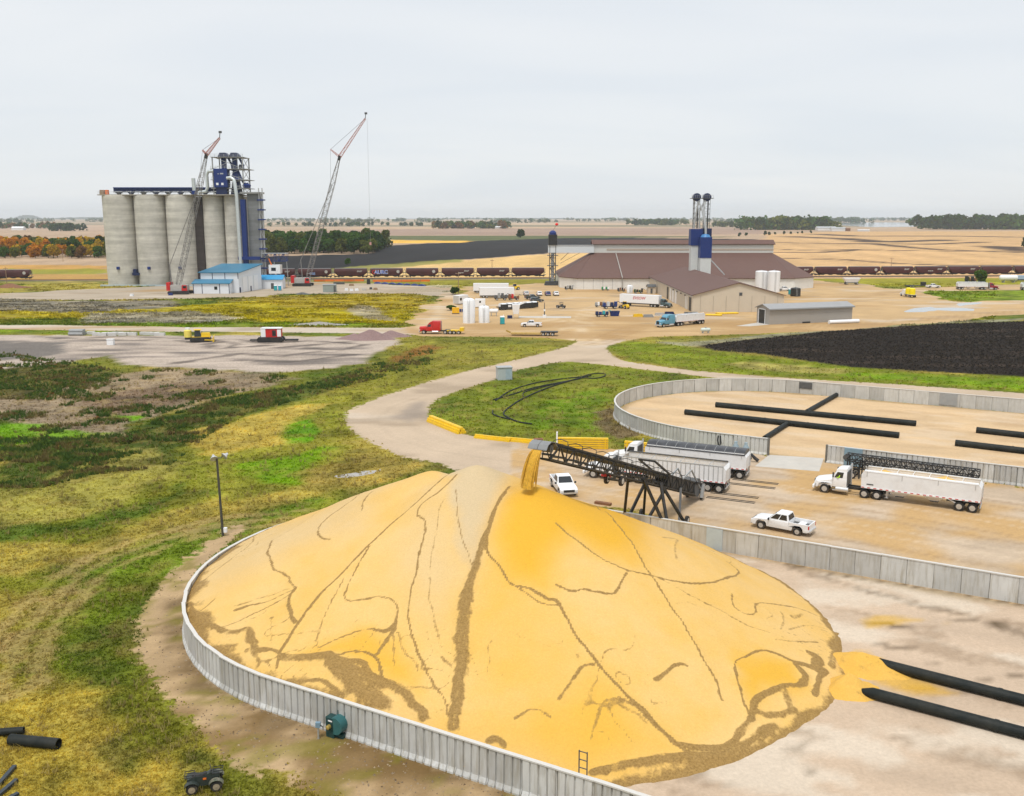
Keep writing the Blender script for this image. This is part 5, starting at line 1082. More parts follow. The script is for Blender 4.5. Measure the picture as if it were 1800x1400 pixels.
# discharge hood
h0 = b; m = MB(); prof = [(-.7, .3), (-.2, .55), (.4, .5), (.85, .18), (1.0, -.2)]
for s0, s1 in ((-.8, -.02), (.02, .8)):
    V = []
    for x, z in prof:
        for s_ in (s0, s1): V.append(h0 + dd * x + uu * z + sd * s_)
    V += [v - uu * 0.05 for v in V]; n_ = len(prof) * 2
    F = [(2 * i, 2 * i + 1, 2 * i + 3, 2 * i + 2) for i in range(4)] + [(n_ + 2 * i + 2, n_ + 2 * i + 3, n_ + 2 * i + 1, n_ + 2 * i) for i in range(4)]
    F += [(2 * i, 2 * i + 2, n_ + 2 * i + 2, n_ + 2 * i) for i in range(4)] + [(2 * i + 3, 2 * i + 1, n_ + 2 * i + 1, n_ + 2 * i + 3) for i in range(4)]
    m.add(V, F)
m.build('discharge_hood', mat('hood_grey', (.22, .225, .23), .5), cv); MB().tube([h0 - sd * .7, h0 + sd * .7], .3, 12).build('head_pulley', DGREY, cv, True)
MB().box(-.35, .35, -.3, .3, -.25, .3, Matrix.Translation(h0 - dd * .9 + sd * .95 + uu * .4)).build('drive_motor', RUST, cv)
# tail end: drum guard, hopper, motor, wheels
m = MB(); Mx = Matrix.Translation(a + dd * .2) @ Matrix(((dd.x, sd.x, uu.x, 0), (dd.y, sd.y, uu.y, 0), (dd.z, sd.z, uu.z, 0), (0, 0, 0, 1)))
m.lathe([(1.0, -.75), (1.0, .75)], 20, Mx @ RX); m.build('tail_drum', DGREY, cv, True)
MB().frus((-1.2, .6, -.5, .5), (-2.0, .9, -.95, .95), -.2, .55, Mx).build('tail_hopper', BLACK, cv)
MB().box(-1.9, -1.2, .7, 1.2, -.5, .5, Mx).build('drive_motor', RED, cv); MB().box(-1.1, -.75, -1.15, -.85, -1.0, .5, Mx).build('belt_guard', GALV, cv)
MB().bar(a - dd * .4 + sd * .8, a + dd * 3.2 + sd * .75 + uu * 1.6, .13).bar(a + dd * 3.2 + sd * .75 + uu * 1.6, a + dd * 5.5 + sd * .7 + uu * .45, .13).build('guard_rail', GREY, cv)
MB().bar(a - dd * .4 - sd * .8, a + dd * 3.2 - sd * .75 + uu * 1.6, .13).bar(a + dd * 3.2 - sd * .75 + uu * 1.6, a + dd * 5.5 - sd * .7 + uu * .45, .13).build('guard_rail', GREY, cv)
hdg = math.atan2(dd.y, dd.x)
for s_ in (-.8, .8):
    q = a - dd * 1.0 + sd * s_; w_ = wheel(cv, q.x, q.y, .38, .22); w_.rotation_euler.z = hdg; MB().bar((q.x, q.y, .38), a - dd * .2 + sd * s_ * .8, .12).build('wheel_arm', DGREY, cv)
# supporting A-frames with a wheeled base behind the wall
ground_p = lambda t, s_: Vector(((a.lerp(b, t) + sd * s_).x, (a.lerp(b, t) + sd * s_).y, 0.12))
for s_ in (-1, 1):
    for t0, t1, off in ((.33, .24, 2.2), (.33, .38, 2.4), (.16, .24, 1.6), (.46, .38, 2.4)):
        MB().bar(a.lerp(b, t0) + sd * (s_ * .75) - uu * .5, ground_p(t1, s_ * off), .24).build('support_leg', BLACK, cv)
    MB().bar(ground_p(.24, s_ * 1.6), ground_p(.38, s_ * 2.4), .18).build('base_beam', BLACK, cv)
    for t in (.24, .38):
        q = ground_p(t, s_ * 2.4); w_ = wheel(cv, q.x, q.y, .45, .3); w_.rotation_euler.z = hdg
MB().bar(ground_p(.24, -1.9), ground_p(.24, 1.9), .2).bar(ground_p(.38, -2.4), ground_p(.38, 2.4), .2).build('cross_beam', BLACK, cv)
MB().bar(a.lerp(b, .27) - sd * .8 + uu * .55, a.lerp(b, .40) - sd * .8 + uu * 1.35, .16).bar(a.lerp(b, .40) - sd * .8 + uu * 1.35, a.lerp(b, .40) + sd * .8 + uu * 1.35, .16).bar(a.lerp(b, .40) + sd * .8 + uu * 1.35, a.lerp(b, .27) + sd * .8 + uu * .55, .16).build('top_frame', BLACK, cv)
# transport axle carried under the girder
q = a.lerp(b, .60) - uu * 1.15
for s_ in (-.7, .7):
    w_ = wheel(cv, (q + sd * s_).x, (q + sd * s_).y, .45, .26); w_.location.z = q.z; w_.rotation_euler.z = hdg
MB().bar(q - sd * .7, q + sd * .7, .16).bar(q, q + uu * .7, .2).build('transport_axle', DGREY, cv); MB().bar(q + sd * .75 - dd * .6 + uu * .3, q + sd * .75 + dd * .9 + uu * .3, .3).build('hydraulic_pump', RED, cv)
# the falling corn
st_top = CT + dd * .9 - uu * .25; hdir = Vector((dd.x, dd.y, 0)).normalized(); m = MB(); sp = lambda t, w_, dp, v=1.55: st_top + sd * (w_ * (.32 + .12 * t)) + hdir * (v * t + dp * (.5 + t)) + Vector((0, 0, -(2.5 * t * t) - .1 * t))
m.loft([[sp(t, math.cos(a_) * (1 + random.uniform(-.05, .05)), .15 * math.sin(a_) * random.uniform(.7, 1.2)) for a_ in [k_ * math.pi / 14 for k_ in range(28)]] for t in np.linspace(0, 1.0, 30)])
for k in range(60):
    w_ = random.choice((-1, 1)) * random.uniform(.75, 1.18); dpt = random.gauss(0, .13); v = 1.55 + random.gauss(0, .12); e = random.uniform(.85, 1.0); r_ = random.uniform(.015, .04)
    m.tube([st_top + sd * (w_ * (.32 + .16 * t)) + hdir * (v * t + dpt * (.4 + t)) + Vector((0, 0, -(2.5 * t * t) - .1 * t)) for t in np.linspace(random.uniform(0, .12), e, 7)], [r_ * .6, r_, r_, r_ * 1.1, r_ * 1.1, r_, r_ * .5], 5)
st = m.build('corn_stream', mat('falling_corn', (0.56, 0.31, 0.03), 0.85, var=0.3, scale=4, bump=.5, stretch=(3, 3, .8)), None, True); st['kind'] = 'stuff'
tag(st, 'curtain of yellow corn falling from the conveyor head to the pile', 'grain')
# second conveyor, folded low behind the loaded truck
fa, fb = G(1488, 803, 2.3), G(1722, 833, 2.3)
fc = thing('grain_conveyor', 'low folded black conveyor girder along the straight wall behind the loaded truck', 'conveyor', (fa.x, fa.y, 0)); O = Vector((fa.x, fa.y, 0))
m = MB(); lattice(m, fa - O, fb - O, 1.0, .75, 26, .10, .06); m.build('truss', BLACK, fc)
m = MB(); lattice(m, fa - O + Vector((.5, -.3, -.9)), fa.lerp(fb, .35) - O + Vector((0, 0, -.9)), .9, .6, 9, .1, .06); m.build('lower_truss', BLACK, fc)
df = (fb - fa).normalized(); sf = df.cross(Vector((0, 0, 1)))
for t in (.02, .12, .95):
    for s_ in (-.45, .45): MB().bar(fa.lerp(fb, t) - O + sf * s_, fa.lerp(fb, t) - O + sf * s_ * 1.6 - Vector((0, 0, 2.25)), .13).build('support_leg', BLACK, fc)
for s_ in (-.9, .9):
    q = fa.lerp(fb, .07) - O + sf * s_; w_ = wheel(fc, q.x, q.y, .42, .25); w_.rotation_euler.z = math.atan2(df.y, df.x)
MB().bar(fa.lerp(fb, .07) - O + sf * .9 - Vector((0, 0, 1.88)), fa.lerp(fb, .07) - O - sf * .9 - Vector((0, 0, 1.88)), .14).build('axle', BLACK, fc)
MB().tube([fa - O - sf * .5, fa - O + sf * .5], .3, 12).build('head_pulley', DGREY, fc, True)
# tracks of drive-over ramps under the two unloading trucks
for px, lab in (((1262, 872), 'dark steel drive-over rails behind the ribbed trailer'), ((1300, 848), 'dark steel drive-over rails behind the tarped trailer')):
    p = G(*px); t_ = thing('drive_over_ramp', lab, 'ramp', p, R(-25))
    for y in (-1.25, -.75, .75, 1.25): MB().box(-1.0, 4.2, y - .04, y + .04, 0, .06).build('rail', BLACK, t_)
# light mast
p = G(392, 942); lp = thing('light_pole', 'tall dark pole with two floodlights on the grass by the pile', 'light pole', p)
top = Zat(381, 806, p.y); hp = top.z
MB().tube([(0, 0, 0), ((top.x - p.x), 0, hp)], [.13, .10], 10).build('pole', mat('dark_wood_pole', (0.07, 0.065, 0.05), .8, var=.3, stretch=(6, 6, .5)), lp, True)
tx = top.x - p.x
MB().bar((tx - .2, 0, hp), (tx + .45, 0, hp + .05), .07).bar((tx + .45, 0, hp + .05), (tx + .55, 0, hp + .35), .07).build('cross_arm', DGREY, lp)
for dx_, dz, ry in ((-.25, .1, -.5), (.85, .3, .9)):
    MB().lathe([(.10, .30), (.16, .12), (.36, -.12), (.36, -.16), (.001, -.14)], 14, Matrix.Translation((tx + dx_, -.1, hp + dz)) @ Matrix.Rotation(ry, 4, 'Y') @ Matrix.Rotation(-.7, 4, 'X')).build('floodlight', ALU, lp, True)
MB().box(.12, .42, -.15, .15, .35, .8).build('meter_box', CLEANW, lp)
# aeration fan in the near wall
p = G(600, 1291); fn = thing('aeration_fan', 'dark green aeration fan and motor housing at the curved wall foot', 'fan', p, R(-30)); fn.scale = (.84, .84, .84); GRN = mat('fan_green', (0.015, 0.055, 0.055), .45, var=.15); GRN2 = mat('fan_drum_green', (0.03, 0.12, 0.125), .4, var=.1)
MB().box(-.75, -.05, -.75, -.15, 0, 1.5).build('motor_cabinet', GRN, fn, False, .03); MB().lathe([(.62, 0), (.62, .75)], 20, Matrix.Translation((.05, .0, .95)) @ RX).build('fan_drum', GRN2, fn, True)
MB().box(-.75, .75, .02, .12, .2, 1.75).build('mount_plate', GRN, fn); MB().lathe([(.16, 0), (.16, .25), (.08, .3), (.001, .3)], 12, Matrix.Translation((-.4, -.74, .85)) @ RX).build('brass_port', mat('brass', (0.5, .36, .1), .4, .5), fn, True)
MB().box(-.5, -.15, -.765, -.74, 1.22, 1.32).build('name_plate', CLEANW, fn); MB().box(-.1, .55, -.5, .0, 0, .3).build('base', GRN, fn); MB().box(-.95, -.7, -.7, -.5, .62, .7).build('latch', ALU, fn)
p = G(560, 1299); sp = thing('water_hydrant', 'small grey blue standpipe in the dirt left of the fan', 'standpipe', p); MB().tube([(0, 0, 0), (0, 0, .75)], .06, 8).build('pipe', GALV, sp); MB().box(-.14, .14, -.1, .1, .75, 1.05).build('valve_box', mat('hydrant_blue', (.18, .28, .36), .5), sp)
MB().bar((.1, 0, .9), (.3, 0, .72), .05).build('handle', DGREY, sp)
for px, lab in ((641, 'left one of two black hooked conduit pipes on the wall'), (658, 'right one of two black hooked conduit pipes on the wall')):
    p = G(px, 1293 + (px - 641) * .75); MB().tube([(0, 0, 0), (0, 0, 1.2), (.05, 0, 1.32), (.16, 0, 1.32), (.2, 0, 1.15)] if px < 650 else [(0, 0, 0), (.15, 0, .8), (.25, 0, 1.3), (.4, 0, 1.35), (.45, 0, 1.15)], .035, 6).build('conduit_pipe', BLACK, None, True, loc=p)
    tag(bpy.context.scene.objects[COL.objects[-1].name], lab, 'pipe')
# ladder over the near wall
p = C1 - NV * (R1 - .3) + U * float((np.array(G(1015, 1435))[:2] - C1) @ U); ld = thing('ladder', 'short dark ladder hooked over the near wall at the picture bottom', 'ladder', (p[0], p[1], 0), R(-30))
MB().bar((-.2, 0, 1.4), (-.2, 0, 3.35), .05).build('stile', DGREY, ld); MB().bar((.25, 0, 1.4), (.25, 0, 3.35), .05).build('stile', DGREY, ld)
for z in (2.0, 2.4, 2.85, 3.3): MB().bar((-.2, 0, z), (.25, 0, z), .04).build('rung', DGREY, ld)
# quad bike
p = G(360, 1386); at = thing('quad_bike', 'dark quad bike with camouflage fenders parked on the yellow grass', 'quad bike', p, R(15)); CAMO = mat('camo_plastic', (0.10, 0.11, 0.08), .5, var=.5, scale=6, dirt=.8, dirtcol=(.45, .36, .27), dscale=5); DKG_ = mat('dark_green_plastic', (.03, .04, .035), .4, var=.2)
for x in (.62, -.62):
    for y in (-.42, .42): wheel(at, x, y, .31, .26, mat('tan_rim', (.32, .26, .18), .5) if 'tan_rim' not in bpy.data.materials else bpy.data.materials['tan_rim'])
MB().loft([[(x, -hw, z0), (x, hw, z0), (x, hw * .8, z1), (x, -hw * .8, z1)] for x, hw, z0, z1 in ((-.85, .2, .35, .7), (-.5, .25, .3, .85), (0, .2, .28, .80), (.35, .22, .3, .98), (.8, .2, .35, .85))]).build('body', DKG_, at, True)
MB().loft([[(x, -hw, z), (x, hw, z), (x, hw * .7, z + .1), (x, -hw * .7, z + .1)] for x, hw, z in ((-.6, .17, .82), (-.1, .15, .80), (.12, .12, .86))]).build('seat', BLACK, at, True)
for xc, mm in ((.62, CAMO), (-.62, DKG_)):
    for y in (-.42, .42):
        MB().loft([[(xc + .40 * math.cos(t), y - .17, .34 + .36 * math.sin(t)), (xc + .40 * math.cos(t), y + .17, .34 + .36 * math.sin(t)), (xc + .36 * math.cos(t), y + .15, .34 + .32 * math.sin(t)), (xc + .36 * math.cos(t), y - .15, .34 + .32 * math.sin(t))] for t in np.linspace(.35, 2.8, 8)]).build('fender', mm, at, True)
for xc, z in ((.72, .98), (-.72, .92)):
    m = MB()
    for y in (-.35, -.12, .12, .35): m.bar((xc - .25, y, z), (xc + .25, y, z), .03)
    m.bar((xc - .25, -.36, z), (xc - .25, .36, z), .03).bar((xc + .25, -.36, z), (xc + .25, .36, z), .03); m.build('rack', BLACK, at)
MB().tube([(.3, -.38, 1.12), (.36, -.15, 1.08), (.38, 0, 1.02), (.36, .15, 1.08), (.3, .38, 1.12)], .025, 6).bar((.42, 0, .8), (.37, 0, 1.04), .05).build('handlebar', BLACK, at); MB().box(-.05, .12, -.215, -.19, .62, .72).build('decal', ORANGE, at)
# black pipes on the grass, bottom left
def loose_pipe(label, p0, p1, r, m=HDPE, name='drain_pipe', open_end=True):
    p0, p1 = Vector(p0), Vector(p1); d = (p1 - p0).normalized(); o = MB()
    o.tube([p0 - p0, p1 - p0], r, 16, False).tube([p1 - p0 - d * .02, p0 - p0 + d * .02], r * .86, 16, False)
    u = Vector((0, 0, 1)); s_ = d.cross(u).normalized(); u = s_.cross(d)
    for e in (Vector((0, 0, 0)), p1 - p0):
        ra = [e + (s_ * math.cos(2 * math.pi * k / 16) + u * math.sin(2 * math.pi * k / 16)) * r for k in range(16)]; rb = [e + (s_ * math.cos(2 * math.pi * k / 16) + u * math.sin(2 * math.pi * k / 16)) * r * .86 for k in range(16)]
        o.add(ra + rb, [(k, (k + 1) % 16, 16 + (k + 1) % 16, 16 + k) for k in range(16)])
    return tag(o.build(name, m, None, True, loc=p0), label, 'pipe')
a_, b_ = G(18, 1300, .32), G(103, 1308, .32); loose_pipe('short open black pipe lying on the grass at left, nearest of two', a_, b_, .32)
a_, b_ = G(-60, 1292, .3), G(42, 1284, .3); loose_pipe('black pipe reaching in from the left edge behind another', a_, b_, .22)
for k, lab in enumerate(('uppermost of the dark slender beams in the lower left corner', 'middle one of the dark slender beams in the lower left corner', 'lowest of the dark slender beams in the lower left corner')):
    a_, b_ = G(-30 + 6 * k, 1410 + 6 * k, .15), G(26 + 3 * k, 1347 + 24 * k, .15); t_ = tag(MB().bar((0, 0, 0), b_ - a_, .22, .16).build('steel_bar', mat('blue_black_steel', (.03, .04, .05), .4) if k == 0 else bpy.data.materials['blue_black_steel'], None, loc=a_), lab, 'bar')
# grey cabinet on the island, hoses, yellow racks and beams
p = G(886, 667); d = 2.6; t_ = thing('utility_cabinet', 'pale grey steel cabinet at the edge of the curved road', 'cabinet', p, R(12))
MB().box(-1.35, 1.35, -1.1, 1.1, 0, 2.3).build('body', mat('pale_grey_steel', (.42, .46, .46), .5, var=.06, dirt=.15), t_, False, .03); MB().box(-1.45, 1.45, -1.2, 1.2, 2.303, 2.42).build('lid', GALV, t_); MB().box(.1, 1.25, -1.13, -1.103, .15, 2.1).build('door', mat('blue_grey_steel', (.34, .42, .46), .5), t_)
def hose(label, zoompts, r=.10):
    pts = [G(*q) for q in ZP(ZB, zoompts)]; P_ = []
    for i in range(len(pts) - 1):
        p0, p1, p2, p3 = pts[max(i - 1, 0)], pts[i], pts[i + 1], pts[min(i + 2, len(pts) - 1)]
        for k in range(5):
            t = k / 5; P_.append(.5 * ((2 * p1) + (p2 - p0) * t + (2 * p0 - 5 * p1 + 4 * p2 - p3) * t * t + (3 * p1 - p0 - 3 * p2 + p3) * t ** 3))
    P_.append(pts[-1]); o = P_[0].copy(); P_ = [q - o + Vector((0, 0, r + .03)) for q in P_]
    return tag(MB().tube(P_, r, 6).build('drain_hose', HDPE, None, True, loc=o), label, 'hose')
hose('black hose forming the top edge of the bundle on the island', [(1000,405),(1080,350),(1200,310),(1340,285),(1500,268),(1540,262)], .10)
hose('black hose in the middle of the bundle on the island', [(985,400),(1090,370),(1220,330),(1380,298),(1520,272)], .10)
hose('black hose looping to the right end of the island bundle', [(1160,385),(1165,355),(1300,318),(1440,285),(1530,255),(1610,250),(1615,265),(1560,278),(1490,272)], .09)
hose('black hose curling left then down toward the yellow beams', [(1420,292),(1300,330),(1160,390),(1080,440),(1045,475),(1070,500),(1130,525),(1205,537)], .11)
hose('thin black hose hooking at the lower left of the island', [(985,460),(985,480),(1020,495),(1080,510)], .10)
def beam_stack(label, p0, p1, rows, group, sz=.34):
    p0, p1 = G(*p0), G(*p1); d = (p1 - p0); L = d.length; a = math.atan2(d.y, d.x)
    me = MB().box(0, L, -sz * .45, sz * .45, 0, sz * .9).mesh('yellow_bar'); me.materials.append(YELLOW)
    for j, n in enumerate(rows):
        for k in range(n):
            o = link('yellow_bar', me, None, None, (p0.x - math.sin(a) * (k - n / 2 + .5) * sz * 1.05 + random.uniform(-.2, .2) * math.cos(a), p0.y + math.cos(a) * (k - n / 2 + .5) * sz * 1.05, j * sz * .92), (0, 0, a + random.uniform(-.004, .004))); tag(o, label + ', ' + (('top' if j == len(rows) - 1 else 'bottom' if j == 0 else 'middle') + ' row' + ('' if n == 1 else ', ' + ('nearest the camera' if k == 0 else 'farthest back' if k == n - 1 else ('second' if k == 1 else 'third') + ' from the camera'))), 'bar', group)
beam_stack('yellow beam stacked at the road bend', (757, 741), (812, 763), (4, 3, 2), 'yellow beams stacked at the bend')
beam_stack('long yellow beam at the road edge', (836, 770), (898, 777), (2, 1), 'yellow beams laid along the road edge', .3)
beam_stack('yellow beam left of the conveyor head', (888, 775), (953, 781), (2, 1), 'yellow beams by the conveyor head', .3)
def yellow_rack(label, pl, pr, h=1.5, post=True):
    p0, p1 = G(*pl), G(*pr); d = p1 - p0; L = d.length; t_ = thing('yellow_rack', label, 'rack', p0, math.atan2(d.y, d.x))
    for k in range(5): MB().box(0, L, -.25, .25, .05 + k * h / 5, .05 + (k + .72) * h / 5).build('rail', YELLOW, t_)
    for x in (.4, L - .4): MB().box(x - .08, x + .08, -.35, -.26, 0, h).build('post', YELLOW, t_)
    if post: MB().box(-.1, .1, -.35, .1, 0, h + .7).build('end_post', CLEANW, t_)
yellow_rack('stack of yellow barrier rails standing right of the conveyor head', (979, 788), (1069, 789.5))
yellow_rack('yellow barrier rack half hidden behind the tarped truck cab', (1098, 797), (1160, 803), 1.7, False)
# odds and ends by the far wall
p = G(1302, 806); t_ = thing('fan_unit', 'grey blue twin fan unit standing against the far bunker wall', 'fan', p, R(-30)); 
for x in (-.7, .6): MB().lathe([(.45, 0), (.45, 1.2), (.2, 1.6), (.2, 1.9)], 14, Matrix.Translation((x, 0, .2))).build('fan_drum', mat('grey_blue_metal', (.28, .36, .40), .5) if 'grey_blue_metal' not in bpy.data.materials else bpy.data.materials['grey_blue_metal'], t_, True)
MB().box(-1.3, 1.3, -.5, .5, 0, .2).build('base', DGREY, t_)
p = G(1312, 812); tag(MB().tube([(0, 0, .5), (.6, -.1, .9), (1.0, -.2, .5), (1.4, -.3, .2)], .22, 8).build('flexible_duct', BLACK, None, True, loc=p), 'short bent black duct right of the twin fan unit', 'duct')
p = C2 - NV * (R2 + .25) + U * far_s(1258, 793); tag(MB().tube([(.0, 0, 1.9), (-.1, -.1, 1.3), (.1, -.12, .5), (.35, -.1, .9), (.25, 0, 1.85)], .09, 6).build('hanging_hose', BLACK, None, True, loc=(p[0], p[1], 0)), 'black hose hung in a loop on the far bunker wall', 'hose')
a_ = G(1060, 887); tag(MB().box(-.9, .9, -.25, .25, 0, .25).build('rusty_bar', RUST, None, loc=a_, rot=(0, 0, R(-28))), 'short rusty beam on the ground just behind the pile', 'bar')
# ================================================================== GRAIN ELEVATOR
def concrete(name, col, amt):
    m = bpy.data.materials.new(name); m.use_nodes = True; t = m.node_tree; b = t.nodes['Principled BSDF']; b.inputs['Roughness'].default_value = .9; L = t.links.new
    g = t.nodes.new('ShaderNodeNewGeometry'); mp_ = t.nodes.new('ShaderNodeMapping'); mp_.inputs['Scale'].default_value = (.03, .03, .42); L(g.outputs['Position'], mp_.inputs[0])
    n = t.nodes.new('ShaderNodeTexNoise'); n.inputs['Scale'].default_value = 1; n.inputs['Detail'].default_value = 8; n.inputs['Roughness'].default_value = .7; L(mp_.outputs[0], n.inputs['Vector'])
    n2 = t.nodes.new('ShaderNodeTexNoise'); n2.inputs['Scale'].default_value = .35; n2.inputs['Detail'].default_value = 6; n2.inputs['Roughness'].default_value = .65; L(g.outputs['Position'], n2.inputs['Vector'])
    r = t.nodes.new('ShaderNodeMapRange'); r.inputs['From Min'].default_value = .3; r.inputs['From Max'].default_value = .7; r.inputs['To Min'].default_value = 1 - amt; r.inputs['To Max'].default_value = 1 + amt; L(n.outputs['Fac'], r.inputs['Value'])
    r2 = t.nodes.new('ShaderNodeMapRange'); r2.inputs['From Min'].default_value = .3; r2.inputs['From Max'].default_value = .7; r2.inputs['To Min'].default_value = .86; r2.inputs['To Max'].default_value = 1.1; L(n2.outputs['Fac'], r2.inputs['Value'])
    mu = t.nodes.new('ShaderNodeMath'); mu.operation = 'MULTIPLY'; L(r.outputs[0], mu.inputs[0]); L(r2.outputs[0], mu.inputs[1])
    s = t.nodes.new('ShaderNodeVectorMath'); s.operation = 'SCALE'; s.inputs[0].default_value = col; L(mu.outputs[0], s.inputs['Scale']); L(s.outputs[0], b.inputs['Base Color']); return m
CONC = concrete('slipform_concrete', (0.50, 0.48, 0.425), .28); DCONC = concrete('gap_shade_concrete', (.045, .035, .032), .5)  # DCONC: shade of the wide recessed silo gap, put into the colour
el = thing('grain_elevator', 'row of tall pale concrete silos with blue machinery tower', 'grain elevator', (-150, 434, 0)); EO = Vector((-150, 434, 0))
HS = 38.8; YC = 434.0
silos = [(-179.8, -166.0, 0), (-166.0, -152.2, 0), (-152.2, -139.4, 0), (-136.4, -127.2, 1.2), (-126.8, -118.2, .6)]
for x0, x1, dy in silos:
    r = (x1 - x0) / 2; Mx = Matrix.Translation((x0 + r + 150, dy, 0)); m = MB().lathe([(r, -.2), (r, HS), (r - .3, HS + .02), (r - .3, HS + .25)], 40, Mx); m.build('silo', CONC, el, True)
    MB().lathe([(r * .96, -.2), (r * .96, HS - .02)], 32, Matrix.Translation((x0 + r + 150, 13.0, 0))).build('silo', CONC, el, True)
for x0, x1 in ((-167.5, -164.5), (-153.7, -150.7), (-139.9, -136.0), (-127.6, -126.4)):
    MB().box(x0 + 150, x1 + 150, -1.5 if x1 - x0 > 3.2 else 1.5, 8, 0, HS - .3).build('infill_wall', DCONC if x1 - x0 > 3.2 else CONC, el)
for x in (-172.5, -159.0, -145.5): MB().box(x + 149.4, x + 150.6, -7.6, -6.6, 7.2, 8.4).build('hatch', BLUE, el)
MB().box(-167.2 + 150, -164.2 + 150, -5.5, -3.0, 4.5, 5.6).box(-166.8 + 150, -165.4 + 150, -5.3, -3.2, 5.6, 7.2).build('access_platform', NAVY, el)
MB().box(-30.6, 22, -8.0, -7.2, .0, .6).build('base_curb', mat('pale_blue_grey', (.42, .5, .52), .6), el)
# roof deck and conveyor gallery
MB().box(-30, 31.5, -5.5, 18, HS + .25, HS + .65).build('roof_deck', concrete('roof_slab', (.33, .30, .25), .15), el)
gz_ = HS + 2.0; g = MB(); lattice(g, Vector((-24, -1.5, gz_ + .6)), Vector((21.5, -1.5, gz_ + .6)), 1.8, 1.7, 22, .28, .16); g.build('gallery_truss', NAVY, el); MB().box(-24, 21.5, -2.3, -.7, gz_ + .1, gz_ + 1.29).build('gallery_housing', NAVY, el)
MB().box(-24, 21.5, -2.6, -.4, gz_ + 1.3, gz_ + 1.75).build('gallery_roof', BLUE, el); MB().box(-24, 21.5, -2.5, -.5, gz_ - .3, gz_ - .05).build('gallery_belt', DGREY, el)
for k in range(9): x = -22 + k * 5.4; MB().frus((x - .5, x + .5, -2.1, -.9), (x - 1.3, x + 1.3, -2.6, -.4), HS + .66, gz_ - .31).build('roof_spout', NAVY if k % 2 else DGREY, el)
for k in range(16): x = -29 + k * 3.4; MB().box(x - .06, x + .06, -5.4, -5.28, HS + .66, HS + 1.8).build('guard_post', GALV, el)
MB().box(-29.9, 24, -5.42, -5.30, HS + 1.75, HS + 1.85).box(-29.9, 24, -5.42, -5.30, HS + 1.2, HS + 1.28).build('guard_rail', GALV, el)
MB().box(-27.4, -26.2, -3, -1.6, HS + .66, HS + 2.6).build('tail_drive', ORANGE, el); MB().box(-30, -28.2, -2.6, -.8, HS + .66, HS + 2.6).build('tail_box', WOOD, el)
# headhouse: legs, bin, platforms
hx, hy = 26.5, 0.0
def hz(py): return Zat(400, py, YC - 4).z
T0 = HS + .65; Ttop = hz(276)
for x in (20.5, 33.5):
    for y in (-4.5, 6): MB().box(x - .22, x + .22, y - .22, y + .22, T0, Ttop).build('tower_column', GREY, el)
for py in (276, 297, 316, 331):
    z = hz(py); MB().box(19.5 if py > 280 else 19.9, 35.5 if py != 276 else 33.8, -5.2, 6.8, z - .25, z).build('platform', GREY, el)
    rl = MB()
    for x in np.arange(19.8, 34, 2.0): rl.bar((x, -5.1, z), (x, -5.1, z + 1.1), .1)
    rl.bar((19.8, -5.1, z + 1.1), (34, -5.1, z + 1.1), .1).bar((19.8, -5.1, z + .55), (34, -5.1, z + .55), .08); rl.build('platform_rail', GALV, el)
br = MB()
zz = [T0, hz(331), hz(316), hz(297), hz(276)]
for i in range(4):
    for (x0, y0), (x1, y1) in (((20.5, -4.5), (33.5, -4.5)), ((33.5, -4.5), (33.5, 6))): br.bar((x0, y0, zz[i]), (x1, y1, zz[i + 1]), .16).bar((x1, y1, zz[i]), (x0, y0, zz[i + 1]), .16)
br.build('tower_bracing', GALV, el)
MB().box(21.2, 27.0, -6.0, -1.5, hz(330), hz(297)).build('surge_bin', BLUE, el, False, .1); MB().box(21.8, 26.4, -5.5, -2, T0, hz(330)).build('bin_hopper', NAVY, el)
for x in (22.6, 24.8): MB().box(x - .5, x + .5, -6.06, -6.0, hz(326), hz(322)).build('bin_window', CLEANW, el)
MB().box(22.9, 23.5, -6.05, -6.0, hz(307), hz(307) + .3).box(24.0, 25.4, -6.05, -6.0, hz(307), hz(307) + .55).build('small_sign', GALV, el)
for x in (24.2, 29.0):                        # two bucket elevator legs with sloping heads
    MB().box(x - .95, x + .95, -.9, .9, T0, hz(276)).build('elevator_leg', BLUE, el)
    MB().prism([(x - 2.2, hz(276) + .3), (x - 1.2, hz(268)), (x + 1.2, hz(268)), (x + 2.4, hz(273)), (x + 2.4, hz(276) + .3)], -1.6, 1.6).build('leg_head', NAVY, el)
    MB().tube([(x + 1.8, -.3, hz(275)), (x + 3.6, -.8, hz(289)), (x + 3.9, -1.0, hz(300))], .5, 8).build('spout', BLUE, el, True)
MB().frus((28, 31.5, -4, 0), (29, 30.6, -3, -1), hz(316), hz(298)).build('scale_hopper', BLUE, el); MB().frus((27.6, 32, -4, 0), (28.6, 31, -3.4, -.6), T0, hz(317)).build('lower_hopper', NAVY, el)
MB().tube([(31, -3, hz(300)), (33, -3.5, hz(320)), (34.5, -3.5, hz(329))], .45, 8).build('spout', BLUE, el, True); MB().tube([(30.6, 1, hz(293)), (32.2, 1, hz(293))], 1.1, 14).build('motor_drum', NAVY, el, True)
MB().lathe([(.001, 0), (1.6, .1), (1.9, 1.3), (.6, 2.2), (.001, 2.2)], 14, Matrix.Translation((34.6, -3.5, hz(331)))).build('cyclone', BLUE, el, True)
